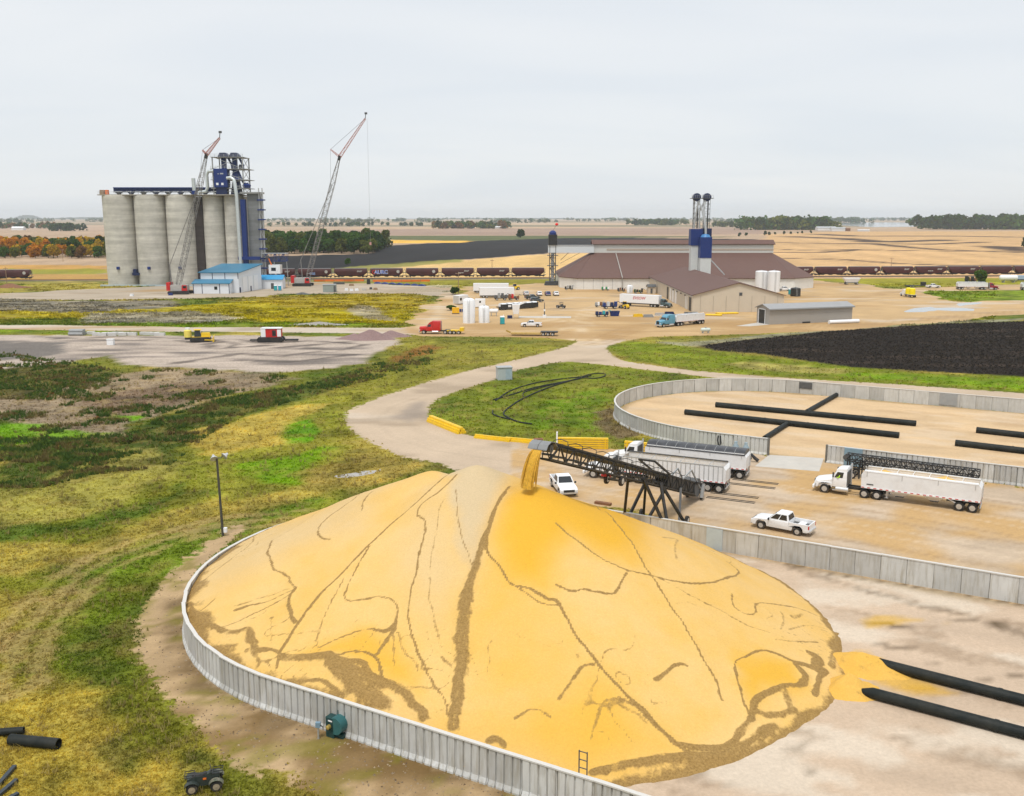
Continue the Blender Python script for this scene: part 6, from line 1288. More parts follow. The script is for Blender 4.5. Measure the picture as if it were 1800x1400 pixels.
# galvanised ducts
PIPE = mat('pale_galvanised_duct', (.56, .60, .60), .35, .4, var=.08)
MB().tube([(27.0, -6.4, hz(314)), (28.8, -6.8, hz(313)), (30.2, -7.2, hz(317)), (30.6, -7.6, hz(323)), (31.2, -8.0, HS), (31.6, -8.0, 2.0)], .75, 12).build('downspout', PIPE, el, True)
MB().tube([(21.0, -5, hz(301)), (18.6, -5, hz(302)), (17.9, -5, hz(308)), (18.0, -5, hz(330)), (17.2, -5, hz(337)), (14, -5, hz(339))], .75, 12).build('dust_duct', PIPE, el, True)
MB().tube([(12.2, -5, T0 + 1.5), (12.0, -5, hz(314))], .85, 12).build('vent_stack', PIPE, el, True); MB().box(11.2, 13.2, -6, -4, T0, T0 + 1.6).build('vent_base', BLUE, el)
# blue casing and stair tower right of the silos
MB().box(32.4, 34.4, -7.2, -4.8, 0, HS - 1.5).build('leg_casing', BLUE, el); MB().box(34.6, 39.6, -4, 4, 0, HS + 1.0).build('stair_shaft', concrete('grey_shaft', (.20, .205, .205), .25), el)
MB().box(31.9, 40.2, -5.5, 4.4, HS + 1.0, HS + 1.7).build('shaft_cap', GREY, el)
for x in (39.9, 41.4): MB().box(x - .18, x + .18, -4.6, -4.2, 0, hz(331)).build('stair_post', GALV, el)
for k in range(9):
    z = 3.2 + k * 4.2; MB().box(39.2, 42.2, -5.4, -2.6, z, z + .55).build('stair_landing', BLUE, el); MB().bar((40.0 if k % 2 else 41.4, -4.4, z + .4), (41.4 if k % 2 else 40.0, -4.4, z + 4.2), .3, .12).build('stair_flight', GALV, el)
# side loading bridge
m = MB(); lattice(m, (40.5, -5.5, 12.4), (51.5, -5.5, 12.4), 2.2, 3.2, 6, .26, .16); m.build('load_bridge', BLUE, el); MB().box(40.3, 51.8, -6.8, -4.2, 14.0, 14.3).build('bridge_roof', GALV, el); MB().box(30.5, 40, -8.2, -6.0, 11.4, 12.8).build('bridge_conveyor', BLUE, el)
for x in (45.5, 51): MB().bar((x, -5.5, 10.9), (x + .4, -5.5, 0), .3).build('bridge_leg', GREY, el)
MB().box(43.5, 48.5, -7.5, -3.5, 5.4, 9.2).build('control_cabin', CLEANW, el); MB().box(44.6, 46.6, -7.56, -7.5, 6.6, 8.0).build('cabin_window', GLASSD, el)
for x in (43.8, 48.2): MB().bar((x, -5.5, 0), (x, -5.5, 5.4), .35).build('cabin_leg', GREY, el)

# ================================================================== WHITE BUILDINGS BY THE SILOS
SIDING = mat('white_steel_siding', (.70, .73, .77), .45, var=.02, scale=.4)
b0 = G(352, 515); wb = thing('steel_building', 'white steel building with blue mono-pitch roof and lean-to below the silos', 'building', (-124.5, 388, 0))
X1 = 19.4; D = 20
MB().add([(0, 0, 0), (X1 - 4, 0, 0), (X1, D, 0), (3.5, D, 0), (0, 0, 7.9), (X1 - 4, 0, 7.9), (X1, D, 10.2), (3.5, D, 10.2)], [(0, 3, 2, 1), (4, 5, 6, 7), (0, 1, 5, 4), (1, 2, 6, 5), (2, 3, 7, 6), (3, 0, 4, 7)]).build('wall', SIDING, wb)
MB().add([(-.6, -.6, 7.95), (X1 - 3.2, -.6, 7.95), (X1 + .8, D + .3, 10.35), (3, D + .3, 10.35), (-.6, -.6, 8.25), (X1 - 3.2, -.6, 8.25), (X1 + .8, D + .3, 10.65), (3, D + .3, 10.65)], [(0, 3, 2, 1), (4, 5, 6, 7), (0, 1, 5, 4), (1, 2, 6, 5), (2, 3, 7, 6), (3, 0, 4, 7)]).build('roof', ROOFB, wb)
lt = MB().box(-1.6, 12.8, -4.2, -.02, 0, 3.9).build('lean_to', SIDING, wb)
MB().add([(-2.1, -4.7, 3.9), (13.3, -4.7, 3.9), (13.3, -.03, 5.2), (-2.1, -.03, 5.2), (-2.1, -4.7, 4.15), (13.3, -4.7, 4.15), (13.3, -.03, 5.45), (-2.1, -.03, 5.45)], [(0, 3, 2, 1), (4, 5, 6, 7), (0, 1, 5, 4), (1, 2, 6, 5), (2, 3, 7, 6), (3, 0, 4, 7)]).build('lean_to_roof', ROOFB, wb)
for x in (.15, 5.0, 10.0, 15.2): MB().box(x - .12, x + .12, -.07, -.02, 5.5, 7.9).build('trim', NAVY, wb)
for x in (-1.45, 2.0, 8.9, 12.65): MB().box(x - .12, x + .12, -4.27, -4.22, 0, 3.9).build('trim', NAVY, wb)
MB().box(6.8, 8.0, -4.28, -4.22, 1.6, 2.8).build('window', GLASSD, wb)
for k in range(3):
    t = .25 + .24 * k; x = X1 - 4 + 4 * t; y = D * t; MB().box(-.05, .05, -1.9, 1.9, .1, 6.2).build('overhead_door', CLEANW, wb, loc=(x + .08, y, 0), rot=(0, 0, -math.atan2(4, D)))
for k in (.04, .5): MB().box(-.05, .05, -.5, .5, 0, 2.1).build('door', NAVY, wb, loc=(X1 - 4 + 4 * k + .1, D * k, 0), rot=(0, 0, -math.atan2(4, D)))
def gable_building(name, label, loc, rz, L, W, h, rise, wm, rm, over=.4, cat='building', trim=None):
    t_ = thing(name, label, cat, loc, rz)          # length along x from 0, width along y from 0
    prof = [(0, 0), (W, 0), (W, h), (W / 2, h + rise), (0, h)]
    V = [(0, y, z) for y, z in prof] + [(L, y, z) for y, z in prof]; MB().add(V, [(0, 4, 3, 2, 1), (5, 6, 7, 8, 9)] + [(i, (i + 1) % 5, (i + 1) % 5 + 5, i + 5) for i in (0, 1, 4)]).build('wall', wm, t_)
    sl = rise / (W / 2)
    for s_ in (0, 1):
        y0, y1 = (-over, W / 2) if s_ == 0 else (W + over, W / 2); z0, z1 = h - sl * over + .02, h + rise + .02
        MB().add([(-over, y0, z0), (L + over, y0, z0), (L + over, y1, z1), (-over, y1, z1), (-over, y0, z0 + .18), (L + over, y0, z0 + .18), (L + over, y1, z1 + .18), (-over, y1, z1 + .18)], [(0, 3, 2, 1), (4, 5, 6, 7), (0, 1, 5, 4), (1, 2, 6, 5), (2, 3, 7, 6), (3, 0, 4, 7)]).build('roof', rm, t_)
    return t_
t_ = gable_building('steel_building', 'small white shed with bright blue roof right of the silos', (-111, 409, 0), R(3), 14.2, 7, 4.0, 1.5, SIDING, mat('bright_blue_roof', (.03, .27, .52), .4))
MB().box(9.4, 10.6, -.08, -.02, 0, 2.4).build('door', DGREY, t_)
p = G(579, 514); t_ = gable_building('equipment_shed', 'small grey green box shed on the gravel right of the silos', p, R(4), 5.2, 3.2, 2.8, .25, mat('grey_green_sheet', (.27, .31, .28), .5), GREY, .1); t_.location.x -= 2.6
MB().box(4.3, 5.1, -.06, -.02, .1, 2.5).build('door', DGREY, t_)

# ================================================================== CRANES
CRG, CRR = mat('crane_grey_lattice', (.20, .19, .18), .5, var=.2), mat('crane_faded_red', (.50, .26, .24), .5, var=.15)
def crane(label, base_px, foot_px, boom_px, tip_px, strut_px, red, hook=True, rz=0.3, mid=None):
    p = G(*base_px); Y = p.y; t_ = thing('crawler_crane', label, 'crane', p)
    W = lambda px: Zat(px[0], px[1], Y) - p
    for y in (-2.6, 2.6): MB().loft([[(x, y - .55, z0), (x, y + .55, z0), (x, y + .55, z1), (x, y - .55, z1)] for x, z0, z1 in ((-4.2, .5, .8), (-3.8, .05, 1.25), (3.8, .05, 1.25), (4.2, .5, .8))]).build('track', BLACK, t_)
    MB().box(-2.5, 2.5, -2.1, 2.1, .7, 1.3).build('car_body', DGREY, t_); MB().box(-3.5, 3, -1.7, 1.7, 1.3, 3.6).build('house', mat('crane_house_grey', (.42, .40, .37), .5) if 'crane_house_grey' not in bpy.data.materials else bpy.data.materials['crane_house_grey'], t_, False, .05)
    MB().box(-4.9, -3.5, -2, 2, 1.4, 4.6).build('counterweight', RED, t_); MB().frus((1.2, 3.3, -2.6, -1.72), (1.4, 3.0, -2.6, -1.72), 1.4, 3.6).build('cab', RED, t_); MB().box(1.8, 3.05, -2.64, -2.605, 2.4, 3.3).build('cab_window', GLASSD, t_)
    f, b, tip, st_ = W(foot_px), W(boom_px), W(tip_px), W(strut_px)
    m = MB(); k1 = f.lerp(b, .06); k2 = f.lerp(b, .80); lattice(m, f, k1, .9, .7, 1, .15, .08, 2.0, 1.8); lattice(m, k1, k2, 2.0, 1.8, 26, .15, .08); lattice(m, k2, b, 2.0, 1.8, 6, .15, .08, .8, .7); m.build('boom', CRG, t_)
    m = MB(); lattice(m, b, tip, 1.2, 1.2, 14, .14, .08, .6, .6); m.build('jib', CRR, t_); m = MB(); lattice(m, b, st_, .8, .8, 6, .16, .09, .3, .3); m.build('jib_strut', CRR, t_)
    MB().bar(b - (b - f).normalized() * 1.6, b + (b - f).normalized() * .5, 1.1).build('boom_head', BLACK, t_); MB().bar(tip, tip + Vector((.3, 0, 2.2)), .25).box(tip.x - .2, tip.x + .9, -.3, .3, tip.z + 1.8, tip.z + 2.6).build('anemometer_mast', DGREY, t_)
    m = f + Vector((-2.5 if b.x > f.x else 2.5, 0, 9)); MB().bar(f + Vector((-2, 0, 0)), m, .3).build('gantry_mast', CRG, t_)
    for q0, q1, r_ in ((st_, tip, .05), (st_, f.lerp(b, .72), .035), (m, f.lerp(b, .78), .11), (m, Vector((-3.8, 0, 3.5)), .08)): MB().bar(q0, q1, r_ * 2).build('stay_cable', DGREY if r_ < .1 else CRG, t_)
    if hook:
        hk = tip + Vector((.8, 0, 0)); e = Vector((hk.x, 0, max(hk.z - 52, 4))); MB().bar(hk, e, .07).build('hoist_cable', GREY, t_); MB().box(e.x - .4, e.x + .4, -.3, .3, e.z - 1.2, e.z).build('hook_block', CRR, t_)
    return t_
crane('crawler crane with red counterweight whose lattice boom rises before the silos', (318, 517), (312, 507), (363, 272), (386, 243), (356, 264), True, False)
crane('tallest crawler crane with pinkish jib leaning right of the silos', (533, 503), (540, 494), (597, 276), (642, 209), (581, 263), True)
p = G(492, 503); bo = thing('boom_lift', 'orange and cream boom lift reaching up to the loading bridge', 'lift', p); q = Zat(471, 452, p.y) - p
MB().box(-1.3, 1.3, -1, 1, .3, 1.3).build('chassis', ORANGE, bo)
for x in (-1, 1):
    for y in (-1, 1): wheel(bo, x, y, .45, .35)
MB().bar((0, 0, 1.4), q * .62 + Vector((0, 0, .5)), .55).build('lower_boom', mat('cream_paint', (.6, .52, .38), .5), bo); MB().bar(q * .6 + Vector((0, 0, .5)), q, .45).build('upper_boom', ORANGE, bo); MB().box(q.x - 1, q.x + .4, -.6, .6, q.z - .6, q.z + .6).build('basket', DGREY, bo)

# ================================================================== FLAT STORAGE BARN
bn = thing('storage_barn', 'huge flat storage barn with brown hipped roof and raised ridge monitor', 'barn', (75, 437, 0)); BO = Vector((75, 437, 0))
foot = [(20.5, 437), (20.5, 418), (27, 407), (46, 406), (118, 406), (129, 416), (132, 437), (129, 458), (118, 468), (46, 468), (27, 467), (20.5, 456)]
EV = 4.6; RZ = 15.0; rl_, rr_ = Vector((37, 437, RZ)), Vector((114, 437, RZ))
n = len(foot); V = [(x, y, 0) for x, y in foot] + [(x, y, EV) for x, y in foot]
MB().add([Vector(v) - BO for v in V], [(i, (i + 1) % n, (i + 1) % n + n, i + n) for i in range(n)]).build('wall', OFFW, bn)
def roof_face(pts, nm='roof', mm=BROWNR, th=.25):
    P_ = [Vector(q) - BO for q in pts]; nrm = (P_[1] - P_[0]).cross(P_[-1] - P_[0]).normalized(); nrm = nrm if nrm.z > 0 else -nrm
    k = len(P_); MB().add(P_ + [q + nrm * th for q in P_], [tuple(range(k)), tuple(range(k, 2 * k))] + [(i, (i + 1) % k, (i + 1) % k + k, i + k) for i in range(k)]).build(nm, mm, bn)
def ov(x, y): c_ = Vector((75, 437)); v = Vector((x, y)) - Vector((min(max(x, 40), 112), 437)); v = v * 1.02; return (min(max(x, 40), 112) + v.x, 437 + v.y, EV - .1)
for i in range(n):
    (x0, y0), (x1, y1) = foot[i], foot[(i + 1) % n]
    if (x0, y0) == (46, 406): roof_face([ov(x0, y0), ov(x1, y1), rr_, (46, 437, RZ)])
    elif (x1, y1) == (46, 468): roof_face([ov(x0, y0), ov(x1, y1), (46, 437, RZ), rr_])
    elif x0 <= 46 and x1 <= 46: roof_face([ov(x0, y0), ov(x1, y1), rl_ if abs(y0 - 406) > 62.5 or True else rl_], 'roof')
    else: roof_face([ov(x0, y0), ov(x1, y1), rr_])
roof_face([(37, 437, RZ), ov(46, 406), (46, 437, RZ)]); roof_face([(37, 437, RZ), ov(46, 468), (46, 437, RZ)])
MB().bar(Vector(ov(46, 405.6)) - BO + Vector((0, 0, .4)), Vector((46, 437, RZ + .45)) - BO, .35, .3).box(45.85 - 75, 46.15 - 75, 405.2 - 437, 406 - 437, 0, EV + .2).build('flashing', GREYW, bn)
for k in range(12): x = 47.5 + k * 1.0
for k in range(5):
    x = 30 + k * 4.0; MB().box(x - .06 - 75, x + .06 - 75, 405.9 - 437 + (46 - x) * .06 - .02, 406.2 - 437 + (46 - x) * .055, 0, EV - .2).build('wall_rib', GREY, bn)
MB().box(36 - 75, 116 - 75, -3.2, 3.2, RZ - .8, 18.0).build('monitor', mat('monitor_white_sheet', (.60, .60, .56), .5, var=.03), bn)
for s_ in (-1, 1): roof_face([(35.4, 437 + s_ * 3.9, 17.8), (116.6, 437 + s_ * 3.9, 17.8), (116.6, 437, 19.6), (35.4, 437, 19.6)], 'monitor_roof')
MB().box(42 - 75, 116 - 75, -3.32, -3.22, 15.2, 16.0).build('monitor_band', mat('tan_trim', (.45, .37, .30), .6), bn)
# bridge and leg tower on the left
lt_ = thing('leg_tower', 'lattice elevator tower with blue head at the left barn corner', 'tower', (18, 433, 0)); m = MB(); lattice(m, (0, 0, 0), (0, 0, 21.5), 2.6, 2.6, 9, .26, .16, up=Vector((0, 1, 0))); m.build('tower_frame', DGREY, lt_)
MB().box(-.7, .7, -.5, .5, 0, 22).build('elevator_leg', GALV, lt_); MB().box(-1.9, 1.9, -1.9, 1.9, 17.6, 22.2).build('top_cage', BLACK, lt_); MB().lathe([(1.6, 0), (1.6, .9), (.8, 1.7), (.001, 1.8)], 14, Matrix.Translation((0, 0, 22.2))).build('leg_head', BLUE, lt_, True)
MB().box(-2.4, 2.4, -2.4, 2.4, 8.5, 8.7).box(-2.4, 2.4, -2.4, 2.4, 13, 13.2).build('platform', DGREY, lt_); MB().frus((-3.6, 3.6, -3, 3), (-3, 3, -2.4, 2.4), 0, 1.7).build('boot_pit', BLACK, lt_); MB().bar((0, 0, 23.8), (1.6, 0, 26.2), .12).build('beacon_mast', DGREY, lt_)
MB().lathe([(.001, 0), (.7, .35), (.7, .9), (.001, 1.3)], 10, Matrix.Translation((1.7, 0, 26))).build('beacon', mat('red_beacon', (.8, .03, .02), .5), lt_, True)
br = thing('conveyor_bridge', 'white enclosed conveyor bridge from the leg tower to the barn ridge', 'bridge', (16, 433, 0)); MB().box(0, 20.2, -1.4, 1.4, 14.3, 17.4).build('gallery', mat('bridge_white_sheet', (.62, .66, .68), .5, var=.03), br); MB().box(-.2, 20.2, -1.6, 1.6, 17.405, 17.6).build('gallery_roof', GALV, br); MB().bar((9, 0, 14.2), (5.5, 0, 11), .2).bar((14, 0, 14.2), (5.5, 0, 9.6), .14).build('spout', DGREY, br)
# annex with gable to the front
an = gable_building('barn_annex', 'tan gabled annex with brown roof standing in front of the barn', (86.8, 309, 0), R(90), 98, 29.2, 5.3, 3.9, TANW, BROWNR, .5)
for k in range(7): MB().box(-.07, -.02, 2 + k * 4.1, 2.12 + k * 4.1, .1, 5.2).build('wall_seam', mat('tan_seam', (.38, .34, .27), .6) if 'tan_seam' not in bpy.data.materials else bpy.data.materials['tan_seam'], an)
MB().box(-.08, -.02, 13.4, 14.4, 5.2, 6.2).build('vent', DGREY, an)
for x0, wd_, mm in ((2.2, 3.6, BLACK), (30, 3.4, CLEANW), (36, 3.4, CLEANW), (41.5, 3.4, CLEANW), (48, 3.4, BLACK), (9, .9, CLEANW), (11.5, .9, CLEANW)): MB().box(x0, x0 + wd_, 29.22, 29.30, 0.02, 4.4).build('overhead_door', mm, an)
MB().box(-.45, 98, 29.32, 29.55, 4.85, 5.1).build('gutter', GALV, an)
for k in range(4): MB().box(12 + k * 8, 12.5 + k * 8, 29.32, 29.7, 4.2, 4.6).build('wall_lamp', DGREY, an)
# bins and elevator legs over the annex
tw = thing('bin_tower', 'twin blue and white bins with tall slender legs above the barn', 'tower', (74.2, 385, 0)); tz = lambda py, Y=385: Zat(1228, py, Y).z
WB = mat('bin_white_sheet', (.60, .62, .60), .5, var=.05)
MB().box(-3.7, .4, 0, 4, 6.5, tz(432)).build('bin_base', WB, tw); MB().box(-4.0, .6, -.3, 4.3, tz(432), tz(403)).build('bin', BLUE, tw); MB().box(-.8, 3.4, -4.6, -.35, 6.5, tz(453)).build('bin_base', WB, tw); MB().box(-.95, 3.5, -4.75, -.32, tz(453), tz(417)).build('bin', BLUE, tw)
MB().lathe([(2.0, 0), (1.5, .9), (.001, 1.3)], 12, Matrix.Translation((1.3, -2.6, tz(417)))).build('bin_cover', mat('sky_blue_paint', (.05, .2, .45), .4), tw, True); MB().box(.6, 4.2, 0, 4, tz(440), tz(402)).build('bin', NAVY, tw); MB().box(.8, 3.6, -.3, 4, 6.5, tz(440)).build('bin_base', WB, tw)
MB().box(-1.0, -.2, -.1, 0.0, 7, tz(434)).build('ladder_cage', GALV, tw)
for sx in (-2.0, 2.0):
    for dx_ in (-1.05, 0.35): MB().box(sx + dx_, sx + dx_ + .42, .8, 1.5, tz(402), tz(347)).build('leg_trunk', GALV if dx_ < 0 else DGREY, tw)
    MB().lathe([(1.55, -1.0), (1.55, 1.0)], 16, Matrix.Translation((sx, 1.1, tz(347))) @ RX).build('leg_head', NAVY, tw, True); MB().box(sx - 2.4, sx + 2.4, -.6, 2.8, tz(349.5), tz(348.5)).build('platform', DGREY, tw)
    g = MB()
    for k in range(7): g.bar((sx - 2.2 + k * .73, -.6, tz(348.5)), (sx - 2.2 + k * .73, -.6, tz(348.5) + 1.1), .08)
    g.bar((sx - 2.2, -.6, tz(348.5) + 1.1), (sx + 2.2, -.6, tz(348.5) + 1.1), .08); g.build('platform_rail', GALV, tw)
    g = MB()
    for k in range(6):
        z0 = tz(402) + k * (tz(350) - tz(402)) / 6; z1 = tz(402) + (k + 1) * (tz(350) - tz(402)) / 6
        g.bar((sx - 1.3, .7, z0), (sx + 1.3, .7, z1), .1).bar((sx - 1.3, .7, z1), (sx + 1.3, .7, z1), .12).bar((sx + 1.3, .7, z0), (sx + 1.3, .7, z1), .14).bar((sx - 1.3, .7, z0), (sx - 1.3, .7, z1), .14)
    g.build('leg_frame', DGREY, tw)
for q in ([(-1.4, .5, tz(352)), (.1, -1, tz(372)), (1.2, -2.2, tz(402)), (1.3, -2.4, tz(415))], [(1.4, .5, tz(352)), (.6, -.5, tz(366)), (1.4, -2, tz(400)), (1.5, -2.4, tz(415))], [(-1.2, .5, tz(350)), (-2.2, 0, tz(375)), (-2.8, .5, tz(402))], [(1.3, .4, tz(352)), (-.9, .2, tz(372)), (-.6, .4, tz(402))]): MB().tube(q, .34, 8).build('spout', GALV, tw, True)
MB().bar((3.4, -2, tz(455)), (8.6, -6, tz(482)), .35).build('side_spout', GALV, tw)
# long grey shed, white tanks
gs = gable_building('equipment_shed', 'long grey metal shed with open doorway in the right yard', (72.6, 272.2, 0), math.atan2(9.1, 26.4), 28, 6.4, 4.4, 1.0, GREYW, GREYR, .45)
MB().box(-.10, -.03, 2.2, 5.2, .05, 4.0).build('doorway', BLACK, gs); MB().box(-.14, -.11, 1.95, 2.2, 0, 4.2).box(-.14, -.11, 5.2, 5.45, 0, 4.2).box(-.14, -.11, 1.95, 5.45, 4.0, 4.22).build('door_frame', CLEANW, gs)
MB().box(-.5, 28.5, -.62, -.46, 4.1, 4.3).build('gutter', GREY, gs); MB().box(11, 13.5, -.3, -.03, 0, .45).build('louvre', BLACK, gs)
p = G(1457, 570); tag(MB().tube([(0, 0, .55), (9.5, 3.2, .55)], .55, 14).build('white_pipe', CLEANW, None, True, loc=p), 'long white pipe lying at the right end of the grey shed', 'pipe')
def tank(label, loc, r, h, m=CLEANW, dome=.35, n=24, group=None, name='storage_tank'):
    t_ = thing(name, label, 'tank', loc, 0, group); MB().lathe([(r, 0), (r, h), (r * .85, h + dome * .6), (r * .4, h + dome), (.001, h + dome * 1.05)], n).build('shell', m, t_, True)
    MB().lathe([(.3, 0), (.3, .25), (.001, .28)], 10, Matrix.Translation((0, 0, h + dome))).build('manhole', GALV, t_); g = MB()
    for z in np.arange(.4, h, .5): g.bar((-.25, -r - .12, z), (.25, -r - .12, z), .05)
    g.bar((-.25, -r - .12, .2), (-.25, -r - .12, h + .6), .06).bar((.25, -r - .12, .2), (.25, -r - .12, h + .6), .06); g.build('ladder', GALV, t_); return t_
p = Zat(1338, 500, 397); tank('left one of two tall white tanks behind the tan annex', (p.x, 397, 0), 2.5, 8.0); p = Zat(1360, 500, 393); tank('right one of two tall white tanks behind the tan annex', (p.x, 393, 0), 2.45, 8.2)
# ================================================================== RAILWAY
TY = lambda x: 480.5 + .071 * x
TA = math.atan(.071)
BAL = mat('ballast', (.20, .17, .145), .95, var=.3, scale=3)
tag(MB().slab([(-900, TY(-900) - 3.2), (900, TY(900) - 3.2), (900, TY(900) + 3.2), (-900, TY(-900) + 3.2)], -.05, .25).build('railway_ballast', BAL), kind='structure')
for s_ in (-.72, .72): tag(MB().slab([(-900, TY(-900) + s_ - .05), (900, TY(900) + s_ - .05), (900, TY(900) + s_ + .05), (-900, TY(-900) + s_ + .05)], .252, .42).build('rail', RUST), kind='structure')
CARW = mat('railcar_white_lettering', (.45, .43, .40), .7, var=.1); CARY = mat('railcar_end_cream', (.24, .22, .16), .7, var=.2)
def railcar():
    t_ = bpy.data.objects.new('hopper_railcar', None); COL.objects.link(t_); hw = 1.6
    def ring(x, z0, k=1.0): return [(x, -hw * .55 * k, z0), (x, hw * .55 * k, z0), (x, hw * .94, z0 + .5), (x, hw, 2.9), (x, hw * .97, 3.9), (x, hw * .7, 4.5), (x, 0, 4.72), (x, -hw * .7, 4.5), (x, -hw * .97, 3.9), (x, -hw, 2.9), (x, -hw * .94, z0 + .5)]
    MB().loft([ring(-7.9, 2.6), ring(-6.0, 1.15), ring(-2, 1.0), ring(2, 1.0), ring(6.0, 1.15), ring(7.9, 2.6)]).build('body', MAROON, t_, True)
    MB().box(-7.6, 7.6, -.5, .5, 4.72, 4.86).build('roof_walk', GALV, t_)
    for x in (-4.2, 0, 4.2): MB().frus((x - .5, x + .5, -.7, .7), (x - 1.9, x + 1.9, -1.1, 1.1), .62, 1.3).build('hopper_bay', DGREY, t_)
    for s_ in (-1, 1):
        MB().box(s_ * 8.35 - .45, s_ * 8.35 + .45, -1.2, 1.2, 1.2, 1.45).bar((s_ * 7.8, -1.3, 1.4), (s_ * 8.5, -1.3, 4.4), .13).bar((s_ * 7.8, 1.3, 1.4), (s_ * 8.5, 1.3, 4.4), .13).box(s_ * 8.3 - .35, s_ * 8.3 + .35, -.9, .9, 2.4, 2.75).build('end_platform', CARY, t_)
        bg_ = MB().box(s_ * 6.7 - 1.4, s_ * 6.7 + 1.4, -1.25, -1.05, .75, 1.15).box(s_ * 6.7 - 1.4, s_ * 6.7 + 1.4, 1.05, 1.25, .75, 1.15).box(s_ * 6.7 - .2, s_ * 6.7 + .2, -1.05, 1.05, .7, 1.1).build('bogie', BLACK, t_)
        for dx_ in (-.9, .9):
            w_ = MB().lathe([(.42, -.06), (.42, .06)], 12, Matrix.Translation((s_ * 6.7 + dx_, -.78, .84)) @ RX).lathe([(.42, -.06), (.42, .06)], 12, Matrix.Translation((s_ * 6.7 + dx_, .78, .84)) @ RX).bar((s_ * 6.7 + dx_, -.78, .84), (s_ * 6.7 + dx_, .78, .84), .16).build('wheelset', RUST, bg_)
    return t_
base = railcar(); first = True
logo_t = text_mesh('lettering', 'BNSF', 1.05, CARW, base, (4.2, -1.68, 3.3), (math.pi / 2, 0, 0), .3, .02, .03); logo_me = logo_t.data; bpy.data.objects.remove(logo_t)
num_me = MB().box(-1.3, -.5, -.02, .02, -.2, .2).box(-.3, .4, -.02, .02, -.2, .2).box(.6, 1.3, -.02, .02, -.2, .2).mesh('stencil_patch'); num_me.materials.append(CARW)
disc_me = MB().lathe([(.75, 0), (.75, .03), (.001, .03)], 20).mesh('round_logo'); disc_me.materials.append(CARW)
words = ['first', 'second', 'third', 'fourth', 'fifth', 'sixth', 'seventh', 'eighth', 'ninth', 'tenth']
xsL = [(-61.3 - 70 + 70) + 17.3 * k for k in range(-5, 6)]       # centres left of the barn
cars = [(-61.3 + 17.3 * k) for k in range(-4, 5)]; right = [143.5 + 17.3 * k for k in range(0, 9)]
allc = [(x, f'maroon covered hopper railcar, {words[len(cars) - 1 - i]} one left of the barn tower') for i, x in enumerate(cars)] + [(x, f'maroon covered hopper railcar, {words[i]} one right of the brown-roofed barn') for i, x in enumerate(right)] + [(-237.5, 'maroon railcar ending the train at the left picture edge'), (-254.8, 'maroon railcar mostly outside the left picture edge')]
for i, (x, lab) in enumerate(allc):
    o = base if i == 0 else copy_tree(base); o.location = (x, TY(x), .42); o.rotation_euler = (0, 0, TA); tag(o, lab, 'railcar', 'hopper railcars in the long train')
for i, (x, lab) in enumerate(allc):
    o = [q for q in COL.objects if q.get('label') == lab][0]
    if i in (3, 6, 7, 9, 10, 12, 13, 14, 1): link('lettering', logo_me, None, o, (4.2, -1.64, 3.35), (math.pi / 2, 0, 0))
    if i in (4, 5, 11, 18, 2): link('round_logo', disc_me, None, o, (5.6, -1.60, 3.2), (math.pi / 2, 0, 0))
    if i in (2, 4, 13, 6): link('stencil_patch', num_me, None, o, (1.5 - i % 3 * 2, -1.60, 2.5))
    if i == 4 - 0:
        pass
    if abs(x - (-61.3)) < 1:
        text_mesh('graffiti', 'AURC', 2.4, CLEANW, o, (-2.6, -1.66, 2.9), (math.pi / 2, 0, 0), 0, .01, .12); text_mesh('graffiti', 'AURC', 2.3, mat('graffiti_blue', (.02, .09, .55), .6), o, (-2.5, -1.70, 2.9), (math.pi / 2, 0, 0), 0, .01, .03); text_mesh('graffiti', 'C', 2.4, RED, o, (-6.2, -1.68, 2.9), (math.pi / 2, 0, 0), 0, .01, .05)
    if abs(x - (-61.3 - 34.6)) < 1: text_mesh('graffiti', 'OSE', 1.5, mat('graffiti_pale_blue', (.25, .35, .6), .6), o, (-1, -1.66, 2.3), (math.pi / 2, 0, 0), 0, .01, .06)

# ================================================================== TANKS AND TRAILERS IN THE MIDDLE OF THE YARD
def gl(px, py): return G(px, py)
p = gl(824.5, 568); tank('tall white vertical tank, larger of two beside the teal toilet', p, 1.75, 6.4, dome=.7)
p = gl(851, 567.5); tank('shorter white vertical tank between the taller one and the toilet', p, 1.55, 4.4, dome=.5)
def htank(label, loc, L, r, m=CLEANW, rz=0, zc=None, name='propane_tank'):
    t_ = thing(name, label, 'tank', loc, rz); zc = r + .4 if zc is None else zc
    MB().tube([(-L / 2, 0, zc), (-L / 2 + r * .25, 0, zc), (-L / 2 + r * .6, 0, zc), (L / 2 - r * .6, 0, zc), (L / 2 - r * .25, 0, zc), (L / 2, 0, zc)], [r * .3, r * .8, r, r, r * .8, r * .3], 14).build('shell', m, t_, True)
    for x in (-L * .28, L * .28): MB().box(x - .12, x + .12, -r * .8, r * .8, 0, zc - r * .4).build('saddle', GREY, t_)
    MB().box(-.2, .2, -.2, .2, zc + r * .95, zc + r + .18).build('dome_lid', GALV, t_); return t_
p = gl(868, 556); htank('small white horizontal tank right of the vertical tanks', p, 2.8, .65, zc=1.6)
p = gl(1240, 586); htank('small white propane tank on the grass edge below the blue truck', p, 2.6, .5, mat('pale_green_white', (.55, .62, .57), .45), R(5))
